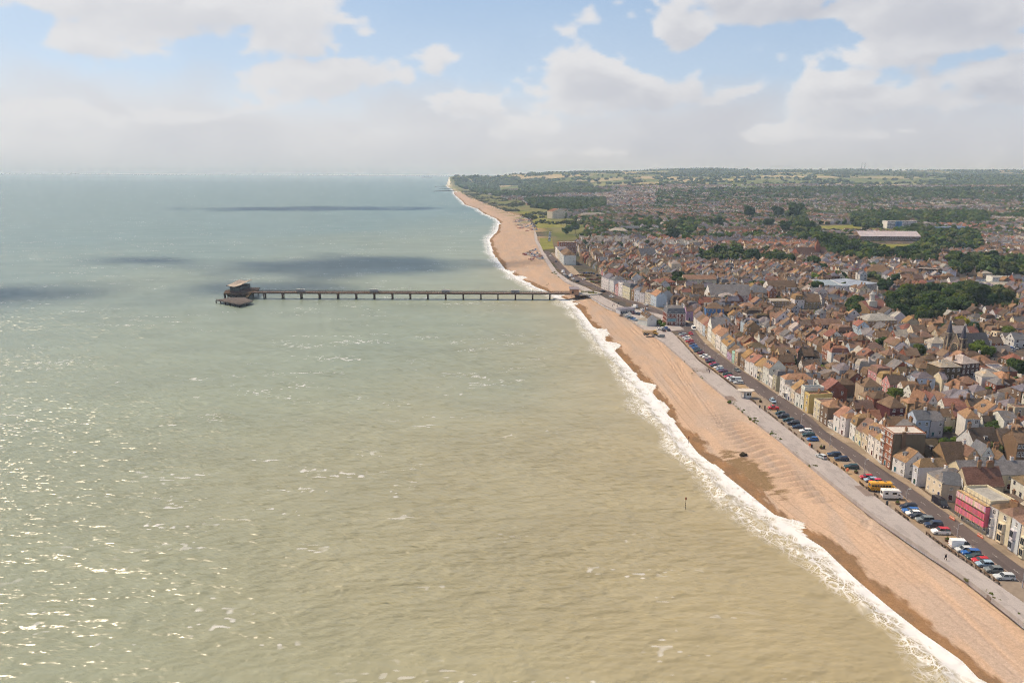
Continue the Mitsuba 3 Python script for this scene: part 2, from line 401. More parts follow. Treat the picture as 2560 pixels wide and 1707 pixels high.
def f_beach(p, n, uv):
    d, wd, y = uv.x, uv.y, p.y
    grain = 0.84 + 0.2 * noise(p.x * 2.1, p.y * 2.1) + 0.22 * noise(p.x * 6, p.y * 6) * smoothstep(500, 150, p.y) + 0.1 * fbm(p.x / 5, p.y / 11, 0, 3)
    big = fbm(p.x / 7, p.y / 23, 0, 4)
    dry = mix((0.395, 0.286, 0.210), (0.37, 0.286, 0.228), smoothstep(0.35, 0.68, big))
    dry = mix(dry, (0.42, 0.302, 0.220), smoothstep(0.5, 0.75, noise(p.x / 3.0 + 5, p.y / 28)))
    # wheel tracks show as damper lines
    tr = smoothstep(0.80, 1.0, dr.sin(d * 2.1 + 5 * noise(y / 60, 2) + 0.9 * noise(y / 9, 5))) * smoothstep(0.45, 0.6, noise(d / 7 + 30, y / 70))
    dry = dry * (1 - 0.16 * tr)
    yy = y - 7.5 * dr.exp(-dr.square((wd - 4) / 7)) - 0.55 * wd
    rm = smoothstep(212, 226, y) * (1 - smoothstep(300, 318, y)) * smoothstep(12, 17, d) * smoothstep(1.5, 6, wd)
    furrow_shade = smoothstep(0.35, 0.95, -dr.sin(yy * (2 * math.pi / 4.6) + 1.1 * dr.sin(d / 5 + y / 11) + 0.7 * dr.sin(y / 6 - d / 8)))  # shade in the furrows painted into the colour so the combed ridges show
    dry = dry * (1 - 0.17 * furrow_shade * rm)
    wet = mix((0.235, 0.14, 0.075), (0.185, 0.118, 0.07), smoothstep(0.3, 0.7, fbm(p.x / 3, p.y / 6, 1, 3)))
    edge = 4.4 + 3.6 * (noise(y / 31, 7) - 0.4) + 3 * (noise(y / 9, 9) - .5) + 3 * (fbm(p.x, p.y / 3, 0, 3) - .5)
    w = 1 - smoothstep(-0.9, 0.9, d - edge)
    # the soaked patch below the combed ridges
    pa = dr.exp(-dr.square((p.y - 250 + 1.2 * (p.x - 78)) / 21) - dr.square((p.x - 79.5) / 7.5)) + 0.8 * dr.exp(-dr.square((p.y - 628) / 13) - dr.square((p.x - 52) / 6))
    pw = smoothstep(0.40, 0.62, pa * 0.75 + (fbm(p.x / 4.0, p.y / 1.6, 4, 3) - 0.45) * 0.75) * smoothstep(0.05, .2, pa)
    col = mix(dry, (0.165, 0.112, 0.06), pw * 0.9)
    col = mix(col, wet, w)
    # thin grass and kale on the far upper beach
    gr = smoothstep(0.5, 0.66, fbm(p.x / 22, p.y / 40, 3, 4)) * smoothstep(1150, 1700, p.y) * smoothstep(20, 50, d) * 0.75
    col = mix(col, (0.17, 0.17, 0.07), gr)
    return col * grain


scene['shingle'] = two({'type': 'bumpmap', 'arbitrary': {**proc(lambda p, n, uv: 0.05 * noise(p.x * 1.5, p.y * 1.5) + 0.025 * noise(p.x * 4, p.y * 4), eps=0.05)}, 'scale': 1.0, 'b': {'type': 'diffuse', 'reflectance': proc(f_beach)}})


def f_prom(p, n, uv):
    base = mix((0.34, 0.31, 0.30), (0.40, 0.365, 0.35), fbm(p.x / 4, p.y / 9, 0, 3))
    patch = cellpatch(p.x / 3.4 + 0.1 * p.y / 3.4 * 0, p.y / 8.0)
    col = mix(base, (0.235, 0.19, 0.17), patch * smoothstep(420, 330, p.y))
    joint = smoothstep(0.985, 0.995, dr.abs(2 * (p.y / 5.5 - dr.floor(p.y / 5.5)) - 1)) * 0.25
    stain = smoothstep(0.62, 0.75, noise(p.x * 0.9, p.y * 0.35, 3)) * 0.12
    return col * (1 - joint - stain) * (0.93 + 0.14 * noise(p.x * 5, p.y * 5))


def cellpatch(x, y):
    return smoothstep(0.90, 0.905, mikit.cell_rand(dr.floor(x), dr.floor(y + 0.37 * dr.floor(x)), 3))


def f_road(p, n, uv):
    base = mix((0.105, 0.088, 0.088), (0.135, 0.112, 0.110), fbm(p.x / 2.2, p.y / 25, 0, 3))
    patch = smoothstep(0.86, 0.87, mikit.cell_rand(dr.floor(p.x / 1.9), dr.floor(p.y / 13), 7)) * 0.18
    return base * (1 - patch) * (0.9 + 0.2 * noise(p.x * 6, p.y * 6))


def f_pave(p, n, uv):
    slab = mikit.cell_rand(dr.floor(p.x / 0.9), dr.floor(p.y / 0.9), 2)
    base = mix((0.27, 0.205, 0.145), (0.36, 0.30, 0.235), fbm(p.x / 2.0, p.y / 7, 1, 3))
    big = smoothstep(0.55, 0.6, mikit.cell_rand(dr.floor(p.y / 6.1), 4)) * 0.22
    return base * (0.86 + 0.16 * slab) * (1 - big)


def f_bays(p, n, uv):
    base = mix((0.33, 0.235, 0.145), (0.25, 0.205, 0.165), smoothstep(0.35, 0.65, noise(p.x / 4, p.y / 17, 2)))
    return base * (0.85 + 0.3 * fbm(p.x * 1.2, p.y * 1.2, 0, 3))


for _k, _f in (('prom_stone', f_prom), ('asphalt', f_road), ('paving', f_pave), ('bay_gravel', f_bays)):
    scene[_k] = two({'type': 'diffuse', 'reflectance': proc(_f)})


def f_land(p, n, uv):
    # in the town yards, lanes and gardens; beyond it a patchwork of fields
    a = fbm(p.x / 11, p.y / 13, 0, 3)
    town = mix((0.20, 0.155, 0.12), (0.13, 0.12, 0.115), smoothstep(0.4, 0.55, a))
    garden = smoothstep(0.56, 0.64, fbm(p.x / 23 + 9, p.y / 26, 2, 3)) * smoothstep(250, 1400, p.y)
    town = mix(town, (0.085, 0.105, 0.035), garden * 0.85)
    wx, wy = p.x / 430 + 0.35 * noise(p.x / 500, p.y / 400), p.y / 520 + 0.3 * noise(p.x / 300, p.y / 500, 3)
    d1, d2, r = voronoi(wx, wy)
    field = mix((0.13, 0.155, 0.065), (0.37, 0.305, 0.175), smoothstep(0.45, 0.62, r))
    field = mix(field, (0.21, 0.215, 0.095), smoothstep(0.80, 0.82, r))
    field = field * (0.9 + 0.2 * fbm(p.x / 60, p.y / 90, 0, 2))
    field = mix(field, (0.05, 0.075, 0.03), 1 - smoothstep(0.015, 0.035, d2 - d1))
    f = smoothstep(3300, 3900, p.y + 0.25 * p.x + 500 * (noise(p.x / 700, p.y / 500) - 0.5))
    col = mix(town * 0.62, field, f)
    col = mix(col, (0.30, 0.215, 0.125), smoothstep(60, 0, uv.x) * smoothstep(900, 1300, p.y) * smoothstep(4400, 3900, p.y) * smoothstep(0.42, .6, noise(p.x / 40, p.y / 90)))
    scrub = smoothstep(0.30, 0.50, fbm(p.x / 30, p.y / 60, 5, 3) + 0.2) * smoothstep(1000, 1250, p.y) * smoothstep(260, 120, uv.x) * smoothstep(4, 40, uv.x)
    col = mix(col, mix((0.10, 0.125, 0.045), (0.19, 0.175, 0.085), noise(p.x / 25, p.y / 45, 1)), scrub)
    chalk = smoothstep(0.75, 0.5, n.z) * smoothstep(5000, 5600, p.y)
    return mix(col, (0.62, 0.60, 0.54), chalk)


scene['land'] = two({'type': 'diffuse', 'reflectance': proc(f_land)})
scene['turf'] = two({'type': 'diffuse', 'reflectance': proc(lambda p, n, uv: mix((0.145, 0.165, 0.04), (0.235, 0.215, 0.075), fbm(p.x / 17, p.y / 22, 0, 4)) * (0.9 + .2 * noise(p.x * 2, p.y * 2)))})


# ------------------------------------------------------------------ the setting
def grid(rows, cols, fn):
    """A sheet: fn(row values, column values as grids) returns x, y, z, u, v arrays."""
    r, c = np.meshgrid(rows, cols, indexing='ij')
    x, y, z, u, v = (np.broadcast_to(a, r.shape) for a in fn(r, c))
    n, m = r.shape
    i = (np.arange(n - 1)[:, None] * m + np.arange(m - 1)[None]).ravel()
    f = np.vstack([np.stack([i, i + 1, i + m + 1], 1), np.stack([i, i + m + 1, i + m], 1)])
    return np.stack([x, y, z], -1).reshape(-1, 3), f, np.stack([u, v], -1).reshape(-1, 2)


def sheet(name, bsdf, g, smooth=True, label=None):
    struct(name, mikit.ply((g[0], g[1]), bsdf, smooth, uv=g[2]), label)


def pinch(y):
    """Tongues of swash that run up the beach, and the waterline's scallops."""
    y = np.asarray(y, float)
    q = np.stack([y / 13.0, y * 0 + 3.1, y * 0], -1)
    return 2.6 * (nfbm(q, 3, 31) - 0.5) * nstep(3500, 1200, y) + 0.0 * y


TURNS = [[(1985, 1262), (2010, 1300), (2060, 1328), (2105, 1333), (2150, 1318), (2170, 1300), (2163, 1290), (2140, 1283)], [(1990, 1268), (2020, 1306), (2062, 1332), (2108, 1337), (2156, 1322), (2177, 1300), (2168, 1284), (2138, 1276)],
         [(1975, 1250), (1998, 1294), (2045, 1322), (2100, 1328), (2146, 1312), (2160, 1298)], [(1700, 905), (1735, 960), (1790, 1030), (1800, 1065)], [(1696, 906), (1730, 962), (1784, 1032), (1793, 1066)], [(1640, 850), (1700, 930), (1752, 1010), (1775, 1060)], [(1633, 850), (1693, 930), (1745, 1010), (1767, 1060)],
         [(2200, 1330), (2290, 1420), (2400, 1500), (2540, 1600)], [(2193, 1333), (2283, 1424), (2393, 1504), (2533, 1604)], [(1575, 810), (1620, 850), (1655, 872), (1690, 882)], [(1572, 815), (1615, 855), (1652, 878), (1690, 889)]]
TURNS = [np.array([at(*q, 3.2)[:2] for q in t]) for t in TURNS]


def track_depth(x, y):
    out = np.zeros_like(x)
    for t in TURNS:
        s = np.linspace(0, 1, 90)
        k = np.linspace(0, 1, len(t))
        from scipy.interpolate import make_interp_spline
        pts = make_interp_spline(k, t, k=min(3, len(t) - 1))(s)
        near = (x > pts[:, 0].min() - 2) & (x < pts[:, 0].max() + 2) & (y > pts[:, 1].min() - 2) & (y < pts[:, 1].max() + 2)
        if near.any():
            a, b = pts[:-1], pts[1:]
            q = np.stack([x[near], y[near]], -1)
            u = np.clip(((q[:, None] - a) * (b - a)).sum(-1) / ((b - a) ** 2).sum(-1), 0, 1)
            dd = np.linalg.norm(q[:, None] - (a + u[..., None] * (b - a)), axis=2).min(1)
            out[near] = np.maximum(out[near], np.exp(-(dd / 0.55) ** 2) - 0.5 * np.exp(-((dd - 1.15) / 0.45) ** 2))
    return out


def beach_z(d, y):
    """Height of the shingle d metres up from the mean waterline."""
    w = np.maximum(P(y) - S(y), 8.0)
    t = np.clip(d / w, -1, 1.2)
    e = d - pinch(y) * nstep(9, 1, np.abs(d))
    low = 0.13 * e
    z = np.where(e < 0, 0.16 * e, np.minimum(low, 2.2 + 1.9 * nstep(0.30, 1.0, t)))
    z = np.where(t > 0.3, np.maximum(z, np.minimum(low, 2.2 + 1.8 * nstep(0.3, 1, t))), z)
    q = np.stack([d / 5, y / 17, y * 0], -1)
    z = z + 0.5 * (nfbm(q, 3, 6) - 0.5) * nstep(5, 14, d)
    # combed ridges left by the machine
    yy = y - 7.5 * np.exp(-((w - d - 4) / 7.0) ** 2) - 0.55 * (w - d)
    m = nstep(212, 226, y) * nstep(318, 300, y) * nstep(12, 17, d) * nstep(1.5, 6, w - d)
    z = z + 0.42 * np.sin(yy * 2 * np.pi / 4.6 + 1.1 * np.sin(d / 5 + y / 11) + 0.7 * np.sin(y / 6 - d / 8)) * m
    # wheel tracks along the beach
    wander = 4.0 * (nfbm(np.stack([y / 55, y * 0, y * 0], -1), 2, 44) - .5)
    for off, lo, hi in ((7.0, 60, 215), (9.2, 60, 230), (15, 320, 640), (17, 320, 640), (21.5, 380, 560), (12, 330, 470), (13.8, 330, 470)):
        z = z - 0.16 * np.exp(-((w - d - off - wander) / 0.45) ** 2) * nstep(lo, lo + 15, y) * nstep(hi, hi - 20, y)
    return z


_rows = np.concatenate([np.arange(118, 430, 0.7), np.arange(430, 800, 2.0), np.geomspace(800, 4330, 140)])


def _beach(r, c):
    w = P(r) - S(r)
    d = np.where(c < 0, c * 14, c * (w + 0.6))
    z = beach_z(d, r)
    z = z - 0.34 * track_depth(S(r) + d, r) * nstep(13, 18, d)
    z = np.where(c > 0.985, np.minimum(z, 4.05), z)
    return S(r) + d, r, z, d, w - d


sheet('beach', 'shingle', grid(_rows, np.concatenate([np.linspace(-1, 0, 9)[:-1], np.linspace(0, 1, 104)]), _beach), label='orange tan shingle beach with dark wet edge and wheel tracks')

_off = np.concatenate([np.linspace(7, -30, 46), -np.geomspace(31, 80000, 90)])
_srow = np.concatenate([np.arange(60, 460, 1.4), np.arange(460, 900, 4), np.geomspace(905, 40000, 130)])


def _sea(r, c):
    z = np.zeros_like(r)
    up = beach_z(np.maximum(c, -0.5), np.minimum(r, 5700))
    lobe = 1.2 + 7.5 * nstep(0.5, 0.9, nfbm(np.stack([r / 15, r * 0 + 9.2, r * 0], -1), 2, 77)) * nstep(3000, 900, r)
    wet = np.where(c < lobe, up + 0.05, up - 0.25)
    z = np.where(c > -0.5, np.maximum(np.where(c < lobe, 0.0, -0.3), wet) if True else z, z)
    z = np.where(r > 5600, 0.0, z)
    # the last breaker stands up before it falls
    q = np.stack([r / 7, c / 3, r * 0], -1)
    brk = (0.75 + 0.9 * (nfbm(q, 2, 12) - .5)) * np.exp(-((c + 6.5 + 3.0 * (meshkit.noise(np.stack([r / 21, r * 0, r * 0], -1), 3) - .5)) / 1.7) ** 2)
    z = z + np.where(c < -0.5, brk * nstep(4000, 1500, r) + 0.25 * (nfbm(q * 1.7, 2, 15) - .5) * nstep(-26, -8, c) * nstep(-0.5, -3, c), 0)
    return S(r) + c - np.where(r > 7000, 0, 0), r, z, c, r


sheet('sea', 'sea_water', grid(_srow, _off, _sea), label='choppy green grey sea turning sandy brown towards the surf')

# the land behind: from the promenade edge inland, in one sheet to the horizon
_lrow = np.concatenate([np.arange(100, 1000, 20.0), np.geomspace(1000, 16000, 210)])


def _land(r, c):
    x = P(r) + 0.4 + np.where(c < 0.15, c * 400, 60 + (c - 0.15) / 0.85 * (r * 0.85 + 500))
    cl = (r > 5500)
    x = np.where(cl, S(r) + 1 + np.where(c < 0.15, c * 400, 60 + (c - 0.15) / 0.85 * (r * 0.85 + 700)), x)
    return x, r, np.where(c == 0, np.where(cl, -1.0, TOWN), land_z(x, r)), x - P(r), r


sheet('ground', 'land', grid(_lrow, np.concatenate([[0], np.linspace(0.003, 0.15, 22), np.linspace(0.15, 1, 150)[1:]]), _land), label='town ground rising to fields and wooded downs behind')


def strip(name, bsdf, rows, left, right, z, kerb, label, n=3):
    """A paved strip with a real edge: top and two short sides."""
    def fn(r, c):
        lo, hi = left(r), right(r)
        t = np.clip(c, 0, 1)
        return lo + (hi - lo) * t, r, np.where((c < 0) | (c > 1), z - kerb, z), t, r
    sheet(name, bsdf, grid(rows, np.concatenate([[-1], np.linspace(0, 1, n), [2]]), fn), smooth=False, label=label)


_near = np.concatenate([np.arange(100, 560, 4.0)])
_pr = np.concatenate([np.arange(100, 620, 4.0), np.arange(620, 1500, 10.0)])


def _prom_in(y): return np.where(y < 452, INN(y), np.where(y < 475, INN(y) + (RL(y) - INN(y)) * nstep(452, 462, y), np.minimum(RL(y), P(y) + 9 + 30 * nstep(545, 470, y))))


strip('promenade', 'prom_stone', _pr, lambda y: P(y) - 0.25, lambda y: np.where(y > 475, np.minimum(RL(y) - 0.3, P(y) + np.interp(y, [475, 520, 560, 600, 700, 1400], [30, 30, 11, 9, 5, 3.5])), INN(y) - 0.45), TOWN + 0.20, 1.2, 'broad pinkish grey concrete promenade above the shingle')
strip('parking_strip', 'bay_gravel', np.arange(100, 462, 4.0), lambda y: INN(y) - 0.45, lambda y: RL(y) + 0.1, TOWN + 0.06, 0.2, 'sandy brown strip of parking bays beside the road')
strip('road', 'asphalt', np.concatenate([np.arange(100, 560, 4.0), np.arange(560, 980, 8)]), RL, lambda y: np.maximum(RR(y), RL(y) + 5.2), TOWN + 0.10, 0.2, 'dark grey seafront road with a broken white centre line')
strip('pavement', 'paving', np.arange(100, 960, 4.0), lambda y: np.maximum(RR(y), RL(y) + 5.2), lambda y: np.maximum(B(y), np.maximum(RR(y), RL(y) + 5.2) + 1.4) + 0.4, TOWN + 0.23, 0.35, 'sandy slab pavement along the house fronts')
strip('square', 'asphalt', np.arange(466, 548, 4.0), lambda y: RL(y) - 12 * nstep(466, 474, y) * nstep(548, 540, y), lambda y: RL(y) + 0.5, TOWN + 0.07, 0.2, 'grey car park surface at the bend of the road')

m = MB()
for y in np.arange(150, 560, 8.0):
    if y > 452 and y < 480: continue
    x = (RL(y) + max(RR(y), RL(y) + 5.2)) / 2
    s = (RL(y + 3) - RL(y)) / 3
    m.raw([[x - .06, y, TOWN + .125], [x + .06, y, TOWN + .125], [x + 2.2 * s + .06, y + 2.2, TOWN + .125], [x + 2.2 * s - .06, y + 2.2, TOWN + .125]], [[0, 1, 2], [0, 2, 3]], (.42, .40, .37))
struct('road_markings', m.ply('plain'))
m = MB()
for y in np.arange(152, 450, 6.0):
    q = [np.array([RL(t) - 0.12, t, 0]) for t in (y, y + 6.0)]
    m.box(q[0][0] - .07, y, TOWN + 0.02, q[0][0] + 0.07, y + 5.97, TOWN + .17, (.36, .30, .25))
struct('kerb', m.ply('plain'))

# lawns behind the far beach, and the playing fields inland
def lawn(name, pts, label, z=0.12):
    q = np.array([at_land(*p)[:2] for p in pts])
    c = q.mean(0)
    v = np.vstack([c, q])
    zz = land_z(v[:, 0], v[:, 1]) + z
    n = len(q)
    f = [[0, 1 + i, 1 + (i + 1) % n] for i in range(n)]
    v3 = np.column_stack([v, zz])
    mesh = (v3, np.array(f))
    for _ in range(3):
        import trimesh
        mesh = trimesh.remesh.subdivide(mesh[0], mesh[1])
    vv = mesh[0].copy()
    vv[:, 2] = land_z(vv[:, 0], vv[:, 1]) + z
    struct(name, mikit.ply((vv, mesh[1]), 'turf', False, uv=vv[:, :2]), label)


lawn('lawn', [(1349, 596), (1378, 596), (1386, 622), (1352, 626)], 'green lawn beside the path by the far seafront flats')
lawn('lawn_far', [(1330, 552), (1345, 546), (1372, 548), (1412, 568), (1345, 571)], 'larger green lawn behind the fishing boats')
lawn('lawn_upper', [(1292, 529), (1330, 530), (1350, 543), (1328, 545)], 'strip of green grass furthest along the beach')
lawn('playing_field', [(2020, 566), (2150, 562), (2230, 574), (2180, 580), (2040, 580)], 'pale green playing field among the trees')
lawn('cricket_field', [(2140, 627), (2160, 611), (2300, 611), (2300, 633), (2200, 634)], 'bright green sports field in front of the long factory shed')
lawn('factory_lawn', [(2080, 590), (2112, 588), (2110, 600), (2085, 600)], 'small patch of bright grass left of the factory shed')
_used['lawn'] = 1

# ------------------------------------------------------------------ buildings
from shapely.geometry import Polygon, Point, box as sbox
from shapely.prepared import prep
from shapely.strtree import STRtree

WALLS = dict(white=(.72, .70, .67), cream=(.68, .60, .45), yellow=(.66, .50, .21), red_brick=(.30, .125, .08), brown_brick=(.215, .15, .10), tan_brick=(.36, .26, .155), pale_blue=(.46, .56, .66), blue=(.11, .22, .42), pink=(.58, .30, .31), mint=(.40, .62, .50),
             grey=(.42, .42, .45), lilac=(.42, .28, .42), black=(.032, .034, .04), peach=(.58, .42, .27), beige=(.52, .44, .33), pale_grey=(.58, .58, .60))
WNAME = dict(white='white rendered', cream='cream', yellow='yellow', red_brick='red brick', brown_brick='brown brick', tan_brick='tan brick', pale_blue='pale blue', blue='deep blue', pink='pink', mint='mint green', grey='grey', lilac='lilac', black='black boarded', peach='peach', beige='beige', pale_grey='pale grey')
ROOFS = dict(orange=(.29, .178, .118), brown=(.195, .132, .098), dark_brown=(.125, .092, .070), red=(.235, .118, .088), slate=(.155, .152, .168), pale=(.33, .30, .27), ochre=(.29, .20, .105), blue_grey=(.27, .32, .37))
RNAME = dict(orange='orange tiled', brown='brown tiled', dark_brown='dark brown', red='red tiled', slate='grey slate', pale='pale grey', ochre='ochre lichened', blue_grey='blue grey')
OCC = []                                          # footprints that are taken


def roofing(R, W, kind, w, d, h, rh, wall, rcol, o=0.22, t=0.13):
    if kind in ('gable_u', 'gable_v'):
        L, D = (w, d) if kind == 'gable_u' else (d, w)
        ax = 0 if kind == 'gable_u' else 1
        s = rh / (D / 2)
        W.prism([(0, h), (D, h), (D / 2, h + rh - 0.02)] if ax == 0 else [(0, h), (D / 2, h + rh - 0.02), (D, h)], ax, 0.02, L - 0.02, wall)
        for a, b in ((-o, D / 2), (D + o, D / 2)):
            q = [(a, h - o * s), (b, h + rh)]
            pts = lambda dz: [np.insert(np.array([v, z + dz]), ax, u) for (v, z), u in ((q[0], -0.1), (q[0], L + 0.1), (q[1], L + 0.1), (q[1], -0.1))]
            R.quadsolid(np.array(pts(0.0)), np.array(pts(t)), rcol)
    elif kind == 'hip':
        z0 = h - 0.05
        i = min(w, d) / 2 * 0.92
        if w >= d:
            rg = [[i, d / 2, h + rh], [w - i, d / 2, h + rh]]
        else:
            rg = [[w / 2, i, h + rh], [w / 2, d - i, h + rh]]
        c = [[-o, -o, z0], [w + o, -o, z0], [w + o, d + o, z0], [-o, d + o, z0]]
        f = [[0, 1, 5], [0, 5, 4], [1, 2, 5], [2, 3, 4], [2, 4, 5], [3, 0, 4], [0, 2, 1], [0, 3, 2]] if w >= d else [[0, 1, 4], [1, 2, 5], [1, 5, 4], [2, 3, 5], [3, 0, 4], [3, 4, 5], [0, 2, 1], [0, 3, 2]]
        R.raw(np.array(c + rg), f, rcol)
    elif kind == 'flat':
        R.box(0.2, 0.2, h - 0.3, w - 0.2, d - 0.2, h + 0.06, rcol)
        for a in ((0, 0, w, .24), (0, d - .24, w, d), (0, .24, .24, d - .24), (w - .24, .24, w, d - .24)):
            W.box(a[0], a[1], h - 0.01, a[2], a[3], h + rh, wall)
    elif kind == 'mansard':
        i, z1 = 0.75, h + rh * 0.72
        lo = np.array([[-.1, -.1, h], [w + .1, -.1, h], [w + .1, d + .1, h], [-.1, d + .1, h]])
        hi = np.array([[i, i, z1], [w - i, i, z1], [w - i, d - i, z1], [i, d - i, z1]])
        R.quadsolid(lo, hi, rcol)
        c = (hi[:2].mean(0) + hi[2:].mean(0)) / 2
        j = min(w, d) / 2 - i
        rg = np.array([[i + j, d / 2, h + rh], [w - i - j, d / 2, h + rh]]) if w >= d else np.array([[w / 2, i + j, h + rh], [w / 2, d - i - j, h + rh]])
        f = [[0, 1, 5], [0, 5, 4], [1, 2, 5], [2, 3, 4], [2, 4, 5], [3, 0, 4]] if w >= d else [[0, 1, 4], [1, 2, 5], [1, 5, 4], [2, 3, 5], [3, 0, 4], [3, 4, 5]]
        R.raw(np.vstack([hi + [0, 0, .01], rg]), f, tuple(x * 0.95 for x in rcol))
    elif kind == 'lean':
        R.quadsolid(np.array([[-.1, -o, h - .1], [w + .1, -o, h - .1], [w + .1, d, h + rh], [-.1, d, h + rh]]), np.array([[-.1, -o, h + .03], [w + .1, -o, h + .03], [w + .1, d, h + rh + t], [-.1, d, h + rh + t]]), rcol)
        W.prism([(0, h - .05), (d, h - .05), (d, h + rh - .02)], 0, .02, w - .02, wall)


def chimney_mesh(h, wd=0.95, dp=0.55, col=(.25, .16, .11), pots=3, white=False):
    m = MB()
    col = (.70, .68, .65) if white else col
    m.box(0, 0, -1.4, wd, dp, h, col).box(-.07, -.07, h - 0.32, wd + .07, dp + .07, h - .1, tuple(x * 0.9 for x in col))
    for i in range(pots):
        m.cyl((i + .5) * wd / pots, dp / 2, h, h + 0.42, 0.12, (.36, .17, .09), 6, 0.09)
    return m


CHIM = {}


def chimney_ply(kind):
    if kind not in CHIM:
        h, wd, col, pots, white = [(1.5, .9, (.25, .165, .11), 2, False), (1.9, 1.5, (.28, .17, .11), 4, False), (1.6, .85, (.2, .15, .11), 2, True), (2.2, 1.1, (.30, .20, .13), 3, False), (1.4, .8, (.18, .12, .09), 2, False)][kind]
        CHIM[kind] = (chimney_mesh(h, wd, .55, col, pots, white), chimney_mesh(h, wd, .55, col, pots, white).ply('masonry'))
    return CHIM[kind]


def window_meshes(frame_col=(.74, .73, .71), pane=(.030, .036, .044)):
    fr, pn = MB(.5), MB(.5)
    for a in ((0, 0, .09, 1), (.91, 0, 1, 1), (.09, 0, .91, .07), (.09, .93, .91, 1), (.09, .47, .91, .53), (.47, .07, .53, .47), (.47, .53, .53, .93)):
        fr.box(a[0], -.07, a[1], a[2], .02, a[3], frame_col)
    fr.box(-.08, -.14, -.09, 1.08, .02, -.005, frame_col)
    pn.box(.09, -.025, .07, .91, .015, .93, pane)
    return fr, pn


WIN = {}
for _k, _c in (('white', (.74, .73, .71)), ('dark', (.10, .09, .085)), ('stone', (.45, .40, .33))):
    _f, _p = window_meshes(_c)
    _b = MB(.5)
    for a in ((0, 0, .13, 1), (.87, 0, 1, 1), (.13, 0, .87, .10), (.13, .90, .87, 1), (.13, .46, .87, .54)):
        _b.box(a[0], -.07, a[1], a[2], .02, a[3], _c)
    _b.box(-.08, -.14, -.1, 1.08, .02, -.005, _c).box(.13, -.025, .1, .87, .015, .9, (.032, .036, .045))
    WIN[_k] = (_f.ply('plain'), _p.ply('glass'), _b.ply('gloss'), _b)
DOORS = {}
for _k, _c in enumerate([(.05, .10, .09), (.10, .03, .03), (.04, .05, .12), (.55, .54, .52), (.12, .085, .05), (.06, .16, .20)]):
    _m = MB(.5)
    _m.box(0, -.05, 0, 1, .02, 1, _c).box(.15, -.065, .55, .45, -.05, .9, tuple(x * .8 for x in _c)).box(.55, -.065, .55, .85, -.05, .9, tuple(x * .8 for x in _c)).box(-.1, -.1, 1, 1.1, .02, 1.06, (.7, .68, .66)).box(-.1, -.08, 0, 0, .02, 1, (.7, .68, .66)).box(1, -.08, 0, 1.1, .02, 1, (.7, .68, .66))
    _m.box(-.1, -.3, -.03, 1.1, -.05, .03, (.45, .42, .38))
    DOORS[_k] = _m.ply('plain')


def fr2(u, v, z, sw, sh, ang=0.0):
    return frame(u, v, z, ang) @ np.diag([sw, 1, sh, 1.0])


